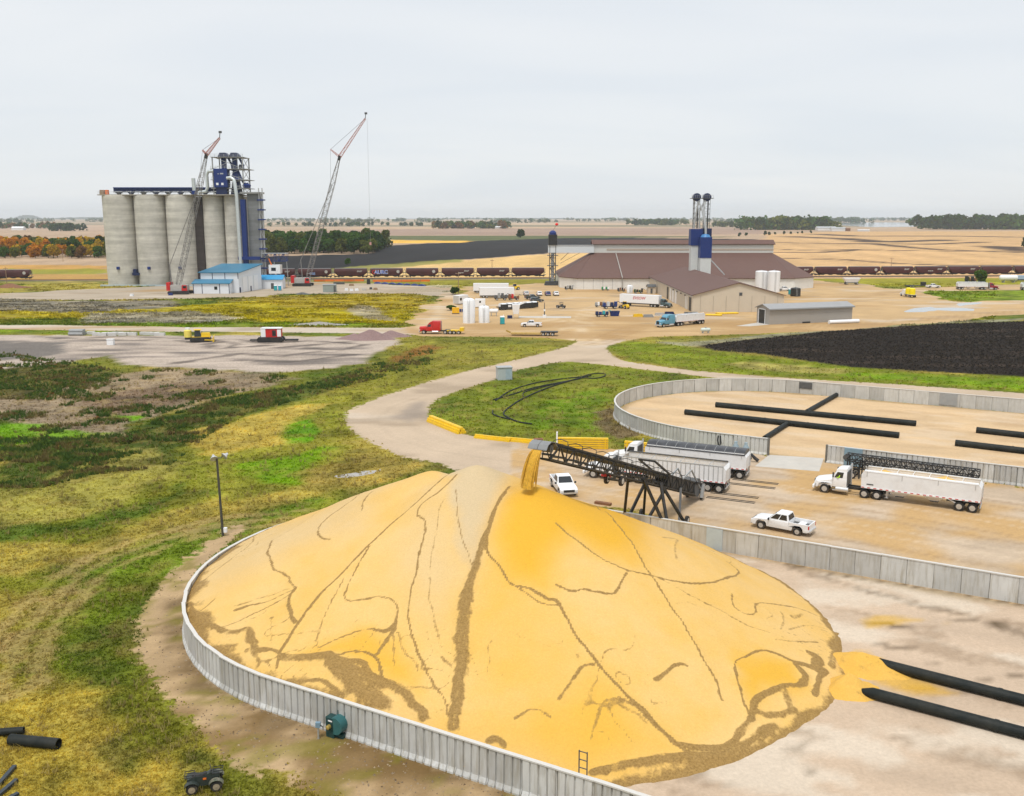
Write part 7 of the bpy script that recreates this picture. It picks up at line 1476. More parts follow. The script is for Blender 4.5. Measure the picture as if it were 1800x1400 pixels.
def porta(label, px, py, m=TEAL):
    t_ = thing('portable_toilet', label, 'toilet', gl(px, py), R(8)); MB().box(-.6, .6, -.6, .6, .08, 2.0).build('cabin', m, t_, False, .04); MB().frus((-.64, .64, -.64, .64), (-.5, .5, -.5, .5), 2.003, 2.28).build('roof', CLEANW, t_); MB().box(-.4, .4, -.635, -.603, .15, 1.9).build('door', mat('teal_door', (.03, .36, .40), .5) if 'teal_door' not in bpy.data.materials else bpy.data.materials['teal_door'], t_); MB().box(-.68, .68, -.68, .68, 0, .08).build('skid', BLACK, t_); MB().tube([(.45, .45, 2.0), (.45, .45, 2.7)], .06, 6).build('vent_pipe', CLEANW, t_)
porta('teal portable toilet standing right of the white tanks', 883, 570); porta('teal portable toilet beside the black tank right of the annex', 1389, 518); 
p = gl(524, 511.5); 
for px, lab in ((484.5, 'teal portable toilet in front of the small white shed'), (492, 'bright blue portable toilet right of the teal one by the shed')): porta(lab, px, 511, TEAL if px < 490 else mat('bright_blue_plastic', (.02, .20, .55), .5))
def trailer_box(label, px0, px1, h=2.9, z0=1.0, m=CLEANW, wd_=2.6, name='box_trailer', cat='trailer', wheels=True):
    a, b = gl(*px0), gl(*px1); d = b - a; L = d.length; t_ = thing(name, label, cat, a + Vector((-d.y, d.x, 0)).normalized() * wd_ / 2, math.atan2(d.y, d.x)); MB().box(0, L, -wd_ / 2, wd_ / 2, z0, z0 + h).build('box', m, t_, False, .03)
    MB().box(0.3, L - .3, -wd_ / 2 + .3, wd_ / 2 - .3, .45, z0 - .005).build('chassis', DGREY, t_); MB().box(-.03, -.003, -wd_ / 2 + .1, wd_ / 2 - .1, z0 + .1, z0 + h - .1).build('rear_door', ALU, t_)
    if wheels:
        for x in (1.5, 2.7):
            for y in (-wd_ / 2 + .3, wd_ / 2 - .3): wheel(t_, x, y, .48, .5)
        for y in (-.8, .8): MB().box(L - 2.6, L - 2.45, y - .07, y + .07, 0, z0).build('landing_leg', GREY, t_)
    return t_
trailer_box('white box trailer parked at the back of the tank cluster', (832, 516), (894, 516)); trailer_box('white box trailer parked just in front of another in the yard', (843, 524.5), (904, 524))
t_ = trailer_box('white office container at the left of the tank cluster', (807, 536), (823, 534), 2.8, .3, wheels=False, name='site_office', cat='container'); MB().box(.5, 1.6, -1.34, -1.30, 1.4, 2.3).build('window', GLASSD, t_)
t_ = trailer_box('low white pump house behind the vertical tanks', (835, 541), (853, 541), 2.6, .2, wheels=False, name='pump_house', cat='hut'); MB().box(1.4, 2.0, -1.34, -1.30, 1.6, 2.2).build('window', GLASSD, t_)
a = gl(876, 545.5); b = gl(942, 541); d = b - a; t_ = thing('flatbed_trailer', 'long black-sided flatbed trailer carrying white wrapped bundles', 'trailer', a, math.atan2(d.y, d.x)); L = d.length
MB().box(0, L, -1.3, 1.3, .8, 1.05).box(0, L, -1.34, -1.28, .3, 1.9).build('deck', BLACK, t_); MB().box(3.0, 4.2, -1.37, -1.345, .9, 1.6).build('side_sign', CLEANW, t_)
for k in range(6): x = .8 + k * (L - 2) / 5.3; MB().loft([[(x + dx_, y, z) for y, z in ((-1.1, 1.06), (1.1, 1.06), (1.1, 1.9), (.7, 2.15), (-.7, 2.15), (-1.1, 1.9))] for dx_ in (0, 1.7)]).build('bundle', CLEANW, t_)
for x in (1.2, 2.4, L - 2):
    for y in (-.9, .9): wheel(t_, x, y, .42, .4)
p = gl(907, 560); t_ = thing('loading_hopper', 'white portable loading hopper with raised chute in the yard', 'hopper', p)
MB().frus((-.8, .8, -.8, .8), (-1.2, 1.2, -1.1, 1.1), 1.4, 4.2).build('hopper', CLEANW, t_); MB().bar((.6, 0, 4.0), (2.6, 0, 4.9), .7, .5).build('chute', CLEANW, t_)
for x in (-.9, .9):
    for y in (-.8, .8): MB().bar((x, y, 0), (x * .9, y * .9, 1.6), .14).build('leg', GALV, t_)
MB().box(-2.6, -1.1, -.5, .5, 0, .9).build('engine', NAVY, t_)
t_ = thing('fuel_cube', 'yellow square tank left of the tall white tank', 'tank', gl(801, 552), R(3)); MB().box(-1.1, 1.1, -.9, .9, .25, 2.0).build('shell', mat('amber_paint', (.75, .42, .01), .5), t_, False, .06); MB().box(-1.15, 1.15, -.95, .95, 0, .24).build('skid', DGREY, t_); MB().lathe([(.2, 0), (.2, .12), (.001, .13)], 10, Matrix.Translation((0, 0, 2.0))).build('cap', BLACK, t_)
t_ = thing('drum_rack', 'blue drums on a pallet beside the yellow tank', 'drums', gl(811, 549)); MB().box(-.7, .7, -.5, .5, 0, .14).build('pallet', WOOD, t_)
for x in (-.35, .35): MB().lathe([(.29, .14), (.31, .45), (.29, .75), (.31, 1.0), (.001, 1.02)], 12, Matrix.Translation((x, 0, 0))).build('drum', BLUE, t_, True)
# sampling probe on the slab strip
t_ = thing('sampling_probe', 'white grain sampling probe post on the concrete scale strip', 'post', gl(957, 559)); MB().box(-.5, .5, -.5, .5, 0.02, .9).build('base', CLEANW, t_); MB().tube([(0, 0, .9), (0, 0, 4.6)], [.18, .08], 8).build('post', DGREY, t_); MB().box(-.25, .25, -.25, .25, 2.0, 2.6).build('drive_box', CLEANW, t_)
# cars in the yard
DK, BLU, SIL = paint('dark_car_paint', (.05, .07, .08)), paint('blue_car_paint', (.01, .03, .16)), paint('silver_car_paint', (.55, .56, .57))
for px, py, hd, pm, lab, sty in ((925, 520, 95, SIL, 'silver car parked nose-on at the left of the row', 'suv'), (948, 520.5, 95, WP, 'white car parked second in the row by the barn', 'suv'), (963, 520.5, 95, BLU, 'dark blue car parked third in the row by the barn', 'suv'), (977.5, 520.5, 95, WP, 'white car parked rightmost in the row near the barn corner', 'suv'),
                                 (936, 527, 15, DK, 'dark grey pickup parked across in front of the car row', 'pickup'), (943, 532, 10, DK, 'dark car parked right behind the black-sided flatbed trailer', 'suv'), (1380, 512, 5, WP, 'white pickup parked behind the tan annex by the tanks', 'pickup')):
    p = gl(px, py); pickup(lab, (p.x, p.y + 1.5), R(hd), pm, sty)
t_ = thing('utility_vehicle', 'black open utility buggy standing alone in the yard', 'buggy', gl(986, 542), R(160)); MB().loft([[(x, -.7, .45), (x, .7, .45), (x, .6, z), (x, -.6, z)] for x, z in ((-1.5, .9), (-.2, .9), (.3, .8), (1.5, .95))]).build('body', BLACK, t_); MB().bar((-.6, -.6, .9), (-.5, -.6, 1.9), .08).bar((.5, -.6, .9), (.3, -.6, 1.9), .08).bar((-.6, .6, .9), (-.5, .6, 1.9), .08).bar((.5, .6, .9), (.3, .6, 1.9), .08).box(-.6, .4, -.7, .7, 1.88, 1.94).build('roll_cage', BLACK, t_); MB().box(-.5, 0, -.6, .6, .9, 1.3).build('seat', DGREY, t_)
for x in (-1, 1):
    for y in (-.65, .65): wheel(t_, x, y, .36, .28)
# lowboy trailer
a = gl(899, 590.5); b = gl(981, 591.5); d = b - a; L = d.length; t_ = thing('lowboy_trailer', 'empty lowboy trailer with yellow deck and black wheel group', 'trailer', a + Vector((0, 1.2, 0)), math.atan2(d.y, d.x)); MB().box(0, L - 4.4, -1.25, 1.25, .4, .65).build('deck', mat('ochre_deck', (.42, .27, .06), .7, var=.2), t_); MB().box(L - 4.4, L, -1.25, 1.25, .85, 1.1).build('rear_frame', BLACK, t_); MB().bar((-.2, 0, .7), (-1.4, 0, 1.2), .4).build('gooseneck', mat('ochre_neck', (.42, .27, .06), .7), t_)
for x in (L - 3.7, L - 2.5, L - 1.3):
    for y in (-.95, .95): wheel(t_, x, y, .45, .5)
# yellow telehandler and backhoe by the trailers
def loader(label, px, py, m, rz=0, bucket=True, s=1.0, cat='loader'):
    t_ = thing('wheel_loader', label, cat, gl(px, py), rz); t_.scale = (s, s, s)
    MB().loft([[(x, -.75, .7), (x, .75, .7), (x, .6, z), (x, -.6, z)] for x, z in ((-2.3, 1.4), (-1.9, 1.9), (-.4, 1.8), (.9, 1.2))]).build('body', m, t_); MB().frus((-.6, .8, -.65, .65), (-.5, .6, -.55, .55), 1.75, 2.9).build('cab', GLASSD, t_); MB().box(-.65, .75, -.65, .65, 2.9, 3.02).build('cab_roof', m, t_)
    for x in (-1.4, 1.1):
        for y in (-.85, .85): wheel(t_, x, y, .7, .45)
    MB().bar((.6, -.5, 1.6), (2.5, -.5, .6), .2).bar((.6, .5, 1.6), (2.5, .5, .6), .2).bar((2.3, -.55, .7), (2.3, .55, .7), .15).build('lift_arm', m, t_)
    if bucket: MB().prism([(2.4, .1), (3.3, .1), (3.3, .2), (2.7, .35), (2.5, 1.1), (2.4, 1.1)], -1.2, 1.2).build('bucket', DGREY, t_)
    return t_
loader('yellow wheel loader at the right end of the white box trailers', 905, 510, YELLOW, R(200), s=.9); loader('yellow black skid loader in front of the lettered box trailer', 1098, 543, YELLOW, R(120), s=.8)
# dark machinery between trailers and cars
def machine(label, px, py, cols, s=1.0, rz=0, seed=0, name='farm_implement', cat='implement'):
    rnd = random.Random(seed); t_ = thing(name, label, cat, gl(px, py), rz); k = 0
    MB().bar((-2 * s, 0, .6 * s), (2 * s, 0, .6 * s), .25 * s).bar((-1.2 * s, -1 * s, .6 * s), (-1.2 * s, 1 * s, .6 * s), .2 * s).bar((1.2 * s, -1 * s, .6 * s), (1.2 * s, 1 * s, .6 * s), .2 * s).build('frame', cols[0], t_)
    for x in (-1.2, 1.2):
        for y in (-1.0, 1.0): wheel(t_, x * s, y * s, .38 * s, .25 * s)
    for k in range(4):
        x = (-1.6 + k * 1.05) * s; h = rnd.uniform(.7, 1.6) * s; MB().frus((x - .4 * s, x + .4 * s, -.6 * s, .6 * s), (x - .3 * s, x + .45 * s, -.5 * s, .5 * s), .72 * s, .72 * s + h).build('unit', cols[k % len(cols)], t_, False, .04)
    MB().tube([(1.5 * s, 0, 1.2 * s), (2.2 * s, .2 * s, 2.0 * s), (2.9 * s, .2 * s, 1.7 * s)], .1 * s, 6).build('arm', cols[-1], t_); return t_
machine('dark machinery parked between the box trailers and the flatbed', 880, 528, (DGREY, GREY, DGREY), 1.2, .1, 1); machine('rust red tillage implement right of the box trailers', 903, 528, (RUST, RED, DGREY), 1.0, .2, 2)
machine('dark blue implement lying left of the yellow skid loader', 1072, 543, (BLUE, ALU, NAVY), 1.2, .1, 3); machine('blue engine-driven pump in the equipment row', 1058, 557, (NAVY, BLUE, TEAL), 1.0, .1, 4); machine('silver and grey implement at the left end of the equipment rows', 1054, 540, (GREY, CLEANW, RUST), .8, .1, 5)
p = gl(1080, 556); t_ = thing('steel_skip', 'royal blue open steel skip in the equipment row', 'skip', p, .05); MB().frus((-1.2, 1.2, -.7, .7), (-1.5, 1.5, -.9, .9), .1, 1.5).build('bin', BLUE, t_); MB().box(-1.55, 1.55, -.95, .95, 1.5, 1.6).build('rim', NAVY, t_)
for k, (px, py, m, lab) in enumerate(((1122, 557, YELLOW, 'flat yellow steel frames on the ground in the equipment row'), (1140, 558, GREY, 'grey steel frames stacked left of the white parts'), (1160, 555, ALU, 'white and silver duct parts in the equipment row'), (1177, 553, NAVY, 'dark blue casings left of the black frame box'))):
    t_ = thing('steel_frame_stack', lab, 'frames', gl(px, py), .08)
    for j in range(4): MB().box(-1.6 + j * .1, 1.6 - j * .15, -.5 + j * .1, -.4 + j * .1, j * .22, j * .22 + .2).box(-1.6 + j * .1, 1.6 - j * .15, .4 - j * .08, .5 - j * .08, j * .22, j * .22 + .2).box(-1.5, -1.4, -.4, .4, j * .22, j * .22 + .15).box(1.1, 1.2, -.4, .4, j * .22, j * .22 + .15).build('frame', m, t_)
p = gl(1214, 558); t_ = thing('frame_box', 'black steel box frame with diagonal braces at the annex corner', 'frame', p, .02); MB().box(-1.9, 1.9, -.6, .6, .05, 1.6).build('casing', BLACK, t_)
for a_, b_ in (((-1.9, -.63, .1), (-.6, -.63, 1.6)), ((-.6, -.63, 1.6), (.6, -.63, .1)), ((.6, -.63, .1), (1.9, -.63, 1.6)), ((-1.9, -.63, 1.6), (1.9, -.63, 1.6)), ((-1.9, -.63, .1), (-1.9, -.63, 1.6)), ((1.9, -.63, .1), (1.9, -.63, 1.6))): MB().bar(a_, b_, .14).build('brace', GREY, t_)
for (x0, y0, x1, y1, lab) in ((1240, 555, 1268, 556, 'left bundle of yellow pipes before the tan gable wall'), (1262, 553, 1298, 552, 'right bundle of yellow pipes before the tan gable wall')):
    a, b = gl(x0, y0), gl(x1, y1); d = b - a; t_ = thing('pipe_bundle', lab, 'pipes', a, math.atan2(d.y, d.x))
    for j in range(5): MB().tube([(0, j * .42, .22), (d.length, j * .42, .22)], .2, 8).build('pipe', YELLOW, t_, True)
# small hut and barrels by the barn wall
t_ = gable_building('hut', 'tiny tan hut with dark roof beside the barn wall', gl(1139, 516.5), R(3), 3.0, 3, 2.6, .8, TANW, DGREY, .25); MB().box(1.0, 1.8, -.06, -.02, 0, 2.0).build('door', DGREY, t_)
tank('white cone-bottom seed tank left of the tiny hut', gl(1107, 515), 1.2, 2.6, CLEANW, .5, 14); machine('dark green seed tender between the white tank and the hut', 1122, 516, (mat('deep_green', (.02, .07, .03), .5), BLACK), .9, 0, 9); machine('green and white sprayer against the left barn wall', 1064, 511, (mat('bright_green', (.03, .25, .09), .5), CLEANW), .8, 0, 10); machine('dark scrap heap by the foot of the left barn wall', 1092, 513, (BLACK, RUST), .8, 0, 12); machine('low dark augers laid along the far left barn wall', 1000, 510, (BLACK, GREY), .9, 0, 13)
# right of the annex
tank('squat black plastic tank right of the tan annex', gl(1398, 521), 1.9, 2.9, BLACK, .4, 18); machine('rusty white gravity wagon by the barn right corner', 1408, 505, (CLEANW, RUST), 1.2, .1, 14)
p = gl(1496, 500.5); t_ = thing('grain_cart', 'white twin-hopper grain cart on the grass before the train', 'grain cart', p, R(3)); MB().frus((-2.6, 2.6, -.8, .8), (-3.6, 3.6, -1.3, 1.3), 1.0, 2.6).build('box', CLEANW, t_); MB().box(-3.6, 3.6, -1.3, 1.3, 2.603, 3.0).build('upper_box', CLEANW, t_); MB().bar((-3.4, 0, .7), (-5.6, 0, .6), .2).build('tongue', DGREY, t_); MB().box(-3.2, 3.2, -.5, .5, .7, 1.0).build('frame', DGREY, t_)
for x in (-2.3, 2.4):
    for y in (-.9, .9): wheel(t_, x, y, .5, .45)
p = gl(1590, 521); p2 = gl(1614, 525); d = (p - p2); hd_ = math.atan2(d.y, d.x); t_ = thing('nurse_truck', 'white flatbed truck carrying two bright yellow tanks', 'truck', (p.x, p.y + 1, 0), hd_); tm = MB().box(-8.2, -2.3, -1.2, 1.2, .95, 1.1).build('flatbed', ALU, t_); MB().loft([[(x, -1.0, .6), (x, 1.0, .6), (x, .95, z), (x, -.95, z)] for x, z in ((-2.2, 2.5), (-1.2, 2.6), (-.5, 1.9), (.2, 1.5), (1.1, 1.3))]).build('cab', WTRUCK, t_); MB().box(-1.0, -.55, -.8, .8, 1.85, 2.35).build('windshield', GLASSD, t_); MB().box(-8, 1.0, -.4, .4, .55, .9).build('chassis', BLACK, t_)
YT = mat('bright_yellow_tank', (.85, .68, .0), .4, var=.03)
for x in (0, -6.0, -7.1):
    for y in (-.95, .95): wheel(t_, x, y, .48, .35)
for x in (-3.7, -6.6): MB().lathe([(1.1, 1.1), (1.15, 2.2), (1.1, 3.2), (.4, 3.5), (.001, 3.5)], 14, Matrix.Translation((x, 0, 0))).build('tank', YT, t_, True)
p = gl(1640, 506.5); pickup('white pickup with black cap hitched to a flat trailer', (p.x, p.y, 0), R(2), WP); t_ = thing('flatbed_trailer', 'low dark flatbed trailer behind the pickup on the right verge', 'trailer', gl(1612, 505), R(2)); MB().box(-5, 3.6, -1.2, 1.2, .6, .8).build('deck', BLACK, t_); MB().box(1.8, 3.4, -1, 1, .8, 2.2).build('tool_box', BLACK, t_); MB().bar((3.6, 0, .6), (5.6, 0, .6), .15).build('tongue', DGREY, t_)
for x in (-3.4, -2.3):
    for y in (-1, 1): wheel(t_, x, y, .38, .3)
htank('white rounded tanker trailer near the right picture edge', gl(1772, 497), 8.5, 1.35, CLEANW, R(2), 2.2, 'tanker_trailer'); trailer_box('pale blue topped trailer behind the right-edge tanker', (1776, 495), (1830, 495), 1.8, 1.0, mat('pale_blue_sheet2', (.35, .45, .6), .5)); machine('dark plough parked under the lone bush by the train', 1706, 497, (BLACK, RUST), 1.3, 0, 15)
# ================================================================== EARTHWORKS ON THE LEFT
p = gl(353, 601); dz = thing('bulldozer', 'yellow bulldozer with white rear tank working the dirt lot', 'bulldozer', p, R(14))
for y in (-1.15, 1.15): MB().loft([[(x, y - .35, z0), (x, y + .35, z0), (x, y + .35, z1), (x, y - .35, z1)] for x, z0, z1 in ((-2.4, .4, .8), (-2.0, .03, 1.2), (2.0, .03, 1.2), (2.4, .4, .8))]).build('track', BLACK, dz)
MB().box(-2.0, 2.2, -.9, .9, .7, 1.3).build('chassis', YELLOW, dz); MB().frus((.2, 2.4, -.7, .7), (.2, 2.2, -.6, .6), 1.3, 2.2).build('engine_hood', YELLOW, dz); MB().frus((-1.4, .2, -.85, .85), (-1.25, .0, -.75, .75), 1.3, 2.9).build('cab', GLASSD, dz); MB().box(-1.5, .25, -.9, .9, 2.9, 3.02).build('cab_roof', YELLOW, dz); MB().prism([(2.9, .05), (3.2, .1), (3.05, .7), (3.2, 1.35), (3.05, 1.4), (2.9, .7)], -1.9, 1.9).build('blade', YELLOW, dz); MB().bar((1.0, -1.55, .6), (2.95, -1.55, .5), .2).bar((1.0, 1.55, .6), (2.95, 1.55, .5), .2).bar((2.9, -1.55, .5), (2.9, 1.55, .5), .15).build('push_arm', YELLOW, dz)
MB().lathe([(.9, 0), (.9, 1.6), (.5, 1.9), (.001, 1.9)], 14, Matrix.Translation((-2.9, 0, 1.2))).build('rear_tank', mat('pale_yellow_tank', (.75, .62, .12), .4), dz, True); MB().box(-3.6, -2.1, -.8, .8, .7, 1.2).build('rear_frame', BLACK, dz); MB().box(-3.4, -2.4, -.5, .5, 3.1, 3.5).build('tank_lid', CLEANW, dz)
p = gl(478, 601); rg = thing('crawler_rig', 'red and white engine rig on black crawler tracks in the dirt lot', 'rig', p, R(2))
for y in (-1.1, 1.1): MB().loft([[(x, y - .4, z0), (x, y + .4, z0), (x, y + .4, z1), (x, y - .4, z1)] for x, z0, z1 in ((-3.3, .4, .8), (-2.9, .03, 1.25), (2.6, .03, 1.25), (3.0, .4, .8))]).build('track', BLACK, rg)
MB().box(-2.2, 2.4, -1.2, 1.2, 1.25, 3.2).build('engine_house', RED, rg); MB().box(-2.3, -1.2, -1.3, 1.3, 1.3, 3.3).build('end_panel', CLEANW, rg); MB().box(1.6, 2.5, -1.25, -1.21, 1.4, 3.1).build('side_door', CLEANW, rg); MB().box(-2.4, 2.6, -1.35, 1.35, 3.3, 3.45).build('roof', CLEANW, rg); MB().box(-5.2, -3.2, -.6, .6, .3, .6).build('front_arm', BLACK, rg); MB().box(3.2, 6.4, -.5, .5, .25, .65).build('boom_rest', BLACK, rg); MB().box(.4, 1.3, -1.24, -1.21, 1.5, 2.9).build('grille', BLACK, rg)
for i, (px, py, wd_) in enumerate(((160, 586.5, 9), (169, 588.5, 8), (180, 589, 10), (189, 588, 12), (197, 589, 9), (206, 587.5, 14), (216, 588.5, 9), (224, 588, 12), (233, 588.5, 10), (257, 587.5, 14), (272, 588, 10), (281, 588.8, 12))):
    p = gl(px, py + 1.5); tag(MB().box(-wd_ / 9, wd_ / 9, -.45, .45, -.05, .75).build('concrete_block', mat('white_block_concrete', (.55, .54, .52), .8, var=.1) if 'white_block_concrete' not in bpy.data.materials else bpy.data.materials['white_block_concrete'], None, False, .05, loc=p, rot=(0, 0, random.uniform(-.3, .3))), f'pale concrete block in the roadside row, {"leftmost" if i == 0 else words[min(i, 9)] + " from the left" if i < 10 else ("second from the right" if i == 10 else "rightmost")}', 'block', 'pale concrete blocks in a row beside the left road')
p = gl(136, 589.5); t_ = thing('pipe_stack', 'grey concrete culvert pipes stacked beside the left road', 'pipes', p)
for x, z in ((-.9, .42), (0, .42), (.9, .42), (-.45, 1.15), (.45, 1.15)): MB().tube([(-1.8, x, z), (1.8, x, z)], .42, 12).build('culvert', GREY, t_, True)
p = gl(195, 606.5); tag(MB().box(-.75, .75, -.5, .5, -.02, 1.3).box(-.85, .85, -.6, .6, 1.302, 1.4).build('white_crate', CLEANW, None, loc=p), 'single white crate standing alone on the grey dirt lot', 'crate')
for px, py, rx, h, lab in ((622, 596, 5, 1.0, 'pinkish gravel heap, leftmost of the three by the dirt lot'), (652, 597, 6.5, 1.4, 'pinkish gravel heap, largest in the middle by the dirt lot'), (688, 592, 5, 1.0, 'pinkish gravel heap, rightmost of the three by the dirt lot')):
    p = gl(px, py); mound('gravel_heap', lab, p.x, p.y, rx, 2.6, h * 1.7, 0, mat('pink_gravel', (.24, .16, .15), .95, var=.2, scale=3) if 'pink_gravel' not in bpy.data.materials else bpy.data.materials['pink_gravel'], 'gravel heap', int(px), 22)
p = gl(578, 571); RUB = mat('rubble', (.30, .28, .25), .9, var=.2); mound('rubble_heap', 'low pale rubble heap beside the left road', p.x - 3, p.y, 9, 2.2, .9, 0, RUB, 'rubble heap', 77, 24)
DIRTM = mat('tan_dirt', (.32, .26, .18), .95, var=.25, scale=2); p = gl(735, 512); mound('dirt_mound', 'tan dirt mound between the silo site and the yard', p.x, p.y, 15, 6, 1.8, 0, DIRTM, 'dirt mound', 31, 30); p = gl(22, 506); mound('dirt_mound', 'brown dirt mound at the left edge below the train', p.x, p.y, 9, 4, 2.2, 0, RUST, 'dirt mound', 33, 24)
p = gl(530, 517.5); mound('dirt_mound', 'small dark soil heap on the gravel right of the blue-roofed shed', p.x, p.y, 3.5, 2, .9, 0, DGREY, 'dirt mound', 35, 18)
# building site clutter right of the second crane
for k, (px, py, s_, m, lab) in enumerate(((596, 500, 5.0, DGREY, 'dark steel beams stacked below the train by the site'), (618, 503, 2.2, WOOD, 'stack of yellowish timber on the silo site'), (609, 511, 1.4, CLEANW, 'white bags on a pallet, first from left on the site'), (618, 512, 1.4, CLEANW, 'white bags on a pallet, second from left on the site'), (627, 511.5, 1.6, CLEANW, 'white bags on a pallet, third from left on the site'), (640, 511, 1.8, STUBCON, 'pale block stack nearest the tan dirt mound'), (652, 509, 1.2, DGREY, 'dark crate behind the pale block stacks'), (660, 510, 1.6, WOOD, 'brown pallet stack at the right end of the site'), (648, 500, 1.5, BLACK, 'tall dark cabinet by the orange fence'), (232, 521, 1.2, CLEANW, 'small white and black machine on the gravel before the silos'), (300, 519.5, 1.6, BLUE, 'small blue skip beside the red crane base'))):
    t_ = thing('material_stack', lab, 'stack', gl(px, py), random.uniform(-.2, .2)); h = .9 if k != 8 else 2.4
    for j in range(3): MB().box(-s_ / 2 + .05 * j, s_ / 2 - .07 * j, -.6 + .03 * j, .6 - .04 * j, j * h / 3 + .003 * j, (j + 1) * h / 3).build('layer', m, t_)
def strip_fence(label, x0, x1, py, z, m, name):
    a, b = gl(x0, py), gl(x1, py - .4); d = b - a; t_ = thing(name, label, 'fence', a, math.atan2(d.y, d.x)); n_ = max(2, int(d.length / 4))
    for k in range(n_): MB().box(d.length * k / n_ + .1, d.length * (k + 1) / n_ - .1, -.03, .03, .1, z).build('panel', m, t_, rot=(random.uniform(-.15, .15), 0, random.uniform(-.02, .02)))
    for k in range(n_ + 1): MB().box(d.length * k / n_ - .05, d.length * k / n_ + .05, -.06, .06, 0, z + .1).build('post', DGREY, t_)
strip_fence('orange safety fence below the train, left stretch', 552, 640, 495.5, 1.0, ORANGE, 'safety_fence'); strip_fence('orange safety fence below the train, right stretch', 655, 756, 496, 1.0, ORANGE, 'safety_fence')
for k in range(7):
    p = gl(664 + k * 13, 499 + k * .7); tag(MB().loft([[(x, -.8, 0), (x, .8, 0), (x, .5, z), (x, -.5, z)] for x, z in ((-1.6, .5), (-.3, .9), (.8, .7), (1.6, .4))]).build('tarp_bundle', BLUE, None, False, .05, loc=p, rot=(0, 0, random.uniform(-.3, .3))), f'blue tarp-covered bundle below the orange fence, {words[k]} from left', 'bundle', 'blue bundles below the orange fence')
# utility poles
def upole(label, px, py, top_py, wires=False):
    p = gl(px, py); h = Zat(px, top_py, p.y).z; t_ = thing('utility_pole', label, 'pole', p); MB().tube([(0, 0, 0), (0, 0, h)], [.16, .11], 8).build('pole', WOOD, t_); MB().box(-1.1, 1.1, -.06, .06, h - .8, h - .6).build('cross_arm', WOOD, t_)
    for x in (-.95, 0, .95): MB().lathe([(.06, 0), (.06, .2), (.001, .22)], 6, Matrix.Translation((x, 0, h - .6))).build('insulator', GREY, t_)
upole('thin utility pole rising behind the tank cluster', 806, 517, 478); upole('lone utility pole in the field behind the train, left of centre', 865, 479, 456); upole('lone utility pole in the striped field right of the barn', 1566, 478, 453); upole('utility pole before the railcar at the left edge', 12, 498, 470)
upole('pale utility pole before the orange autumn wood', 111, 460, 438)
# ================================================================== TREES
LEAF = attr_mat('foliage', 'col', .85, .25, 2.0); CLODM = attr_mat('clod_soil', 'col', .95, .2, 6.0)
_t = LEAF.node_tree; _p = _t.nodes['Principled BSDF']; _src = _p.inputs['Base Color'].links[0].from_socket      # leaves pass part of the light through
_d = _t.nodes.new('ShaderNodeBsdfDiffuse'); _r = _t.nodes.new('ShaderNodeBsdfTranslucent'); _m = _t.nodes.new('ShaderNodeMixShader'); _m.inputs[0].default_value = .45
for _n in (_d, _r): _t.links.new(_src, _n.inputs['Color'])
_t.links.new(_d.outputs[0], _m.inputs[1]); _t.links.new(_r.outputs[0], _m.inputs[2]); _t.links.new(_m.outputs[0], _t.nodes['Material Output'].inputs['Surface']); _t.nodes.remove(_p)
BARK = mat('bark', (.09, .07, .05), .9, var=.3, scale=4)
def set_col(me, cols):
    at = me.attributes.new('col', 'FLOAT_COLOR', 'CORNER'); at.data.foreach_set('color', np.concatenate([cols, np.ones((len(cols), 1))], 1).astype(np.float32).ravel())
def clump_quads(pts, nrm, size, rng, droop=.3):
    """one folded leaf-clump quad per point"""
    n = len(pts); d = nrm + rng.normal(0, .75, (n, 3)); d /= np.linalg.norm(d, axis=1)[:, None] + 1e-9
    a = np.cross(d, rng.normal(0, 1, (n, 3))); a /= np.linalg.norm(a, axis=1)[:, None] + 1e-9; b = np.cross(d, a)
    s = (size * rng.uniform(.55, 1.3, n))[:, None]
    return np.stack([pts - a * s, pts - b * s * .8 - d * s * .25, pts + a * s, pts + b * s * .8 + d * s * .2], 1)
def crown_arrays(rng, h, r, n, base=.28, size=None, lobes=9):
    cs = []
    for k in range(lobes):
        t = rng.uniform(0, 1); z = h * (base + (1 - base) * (.25 + .62 * t)); rr = r * (.65 - .45 * t) * rng.uniform(.4, 1.1); an = rng.uniform(0, 6.283)
        cs.append((rr * math.cos(an), rr * math.sin(an), z, r * rng.uniform(.42, .62) * (1.05 - .35 * t)))
    cs.append((0, 0, h * .6, r * .62)); cs = np.array(cs); k = rng.integers(0, len(cs), n)
    d = rng.normal(0, 1, (n, 3)); d[:, 2] = d[:, 2] * .85 + .12; d /= np.linalg.norm(d, axis=1)[:, None]
    q = cs[k, :3] + d * (cs[k, 3] * rng.uniform(.62, 1.06, n))[:, None]; q[:, 2] = np.clip(q[:, 2], h * base * .55, h * 1.04)
    return q, d, np.repeat(rng.uniform(.7, 1.3, len(cs))[k], 1), (size or r * .16)
PAL = dict(dark=(.036, .075, .015), green=(.065, .13, .02), olive=(.13, .15, .028), yellow=(.44, .29, .018), orange=(.48, .20, .015), rust=(.20, .105, .03), lime=(.13, .15, .02))
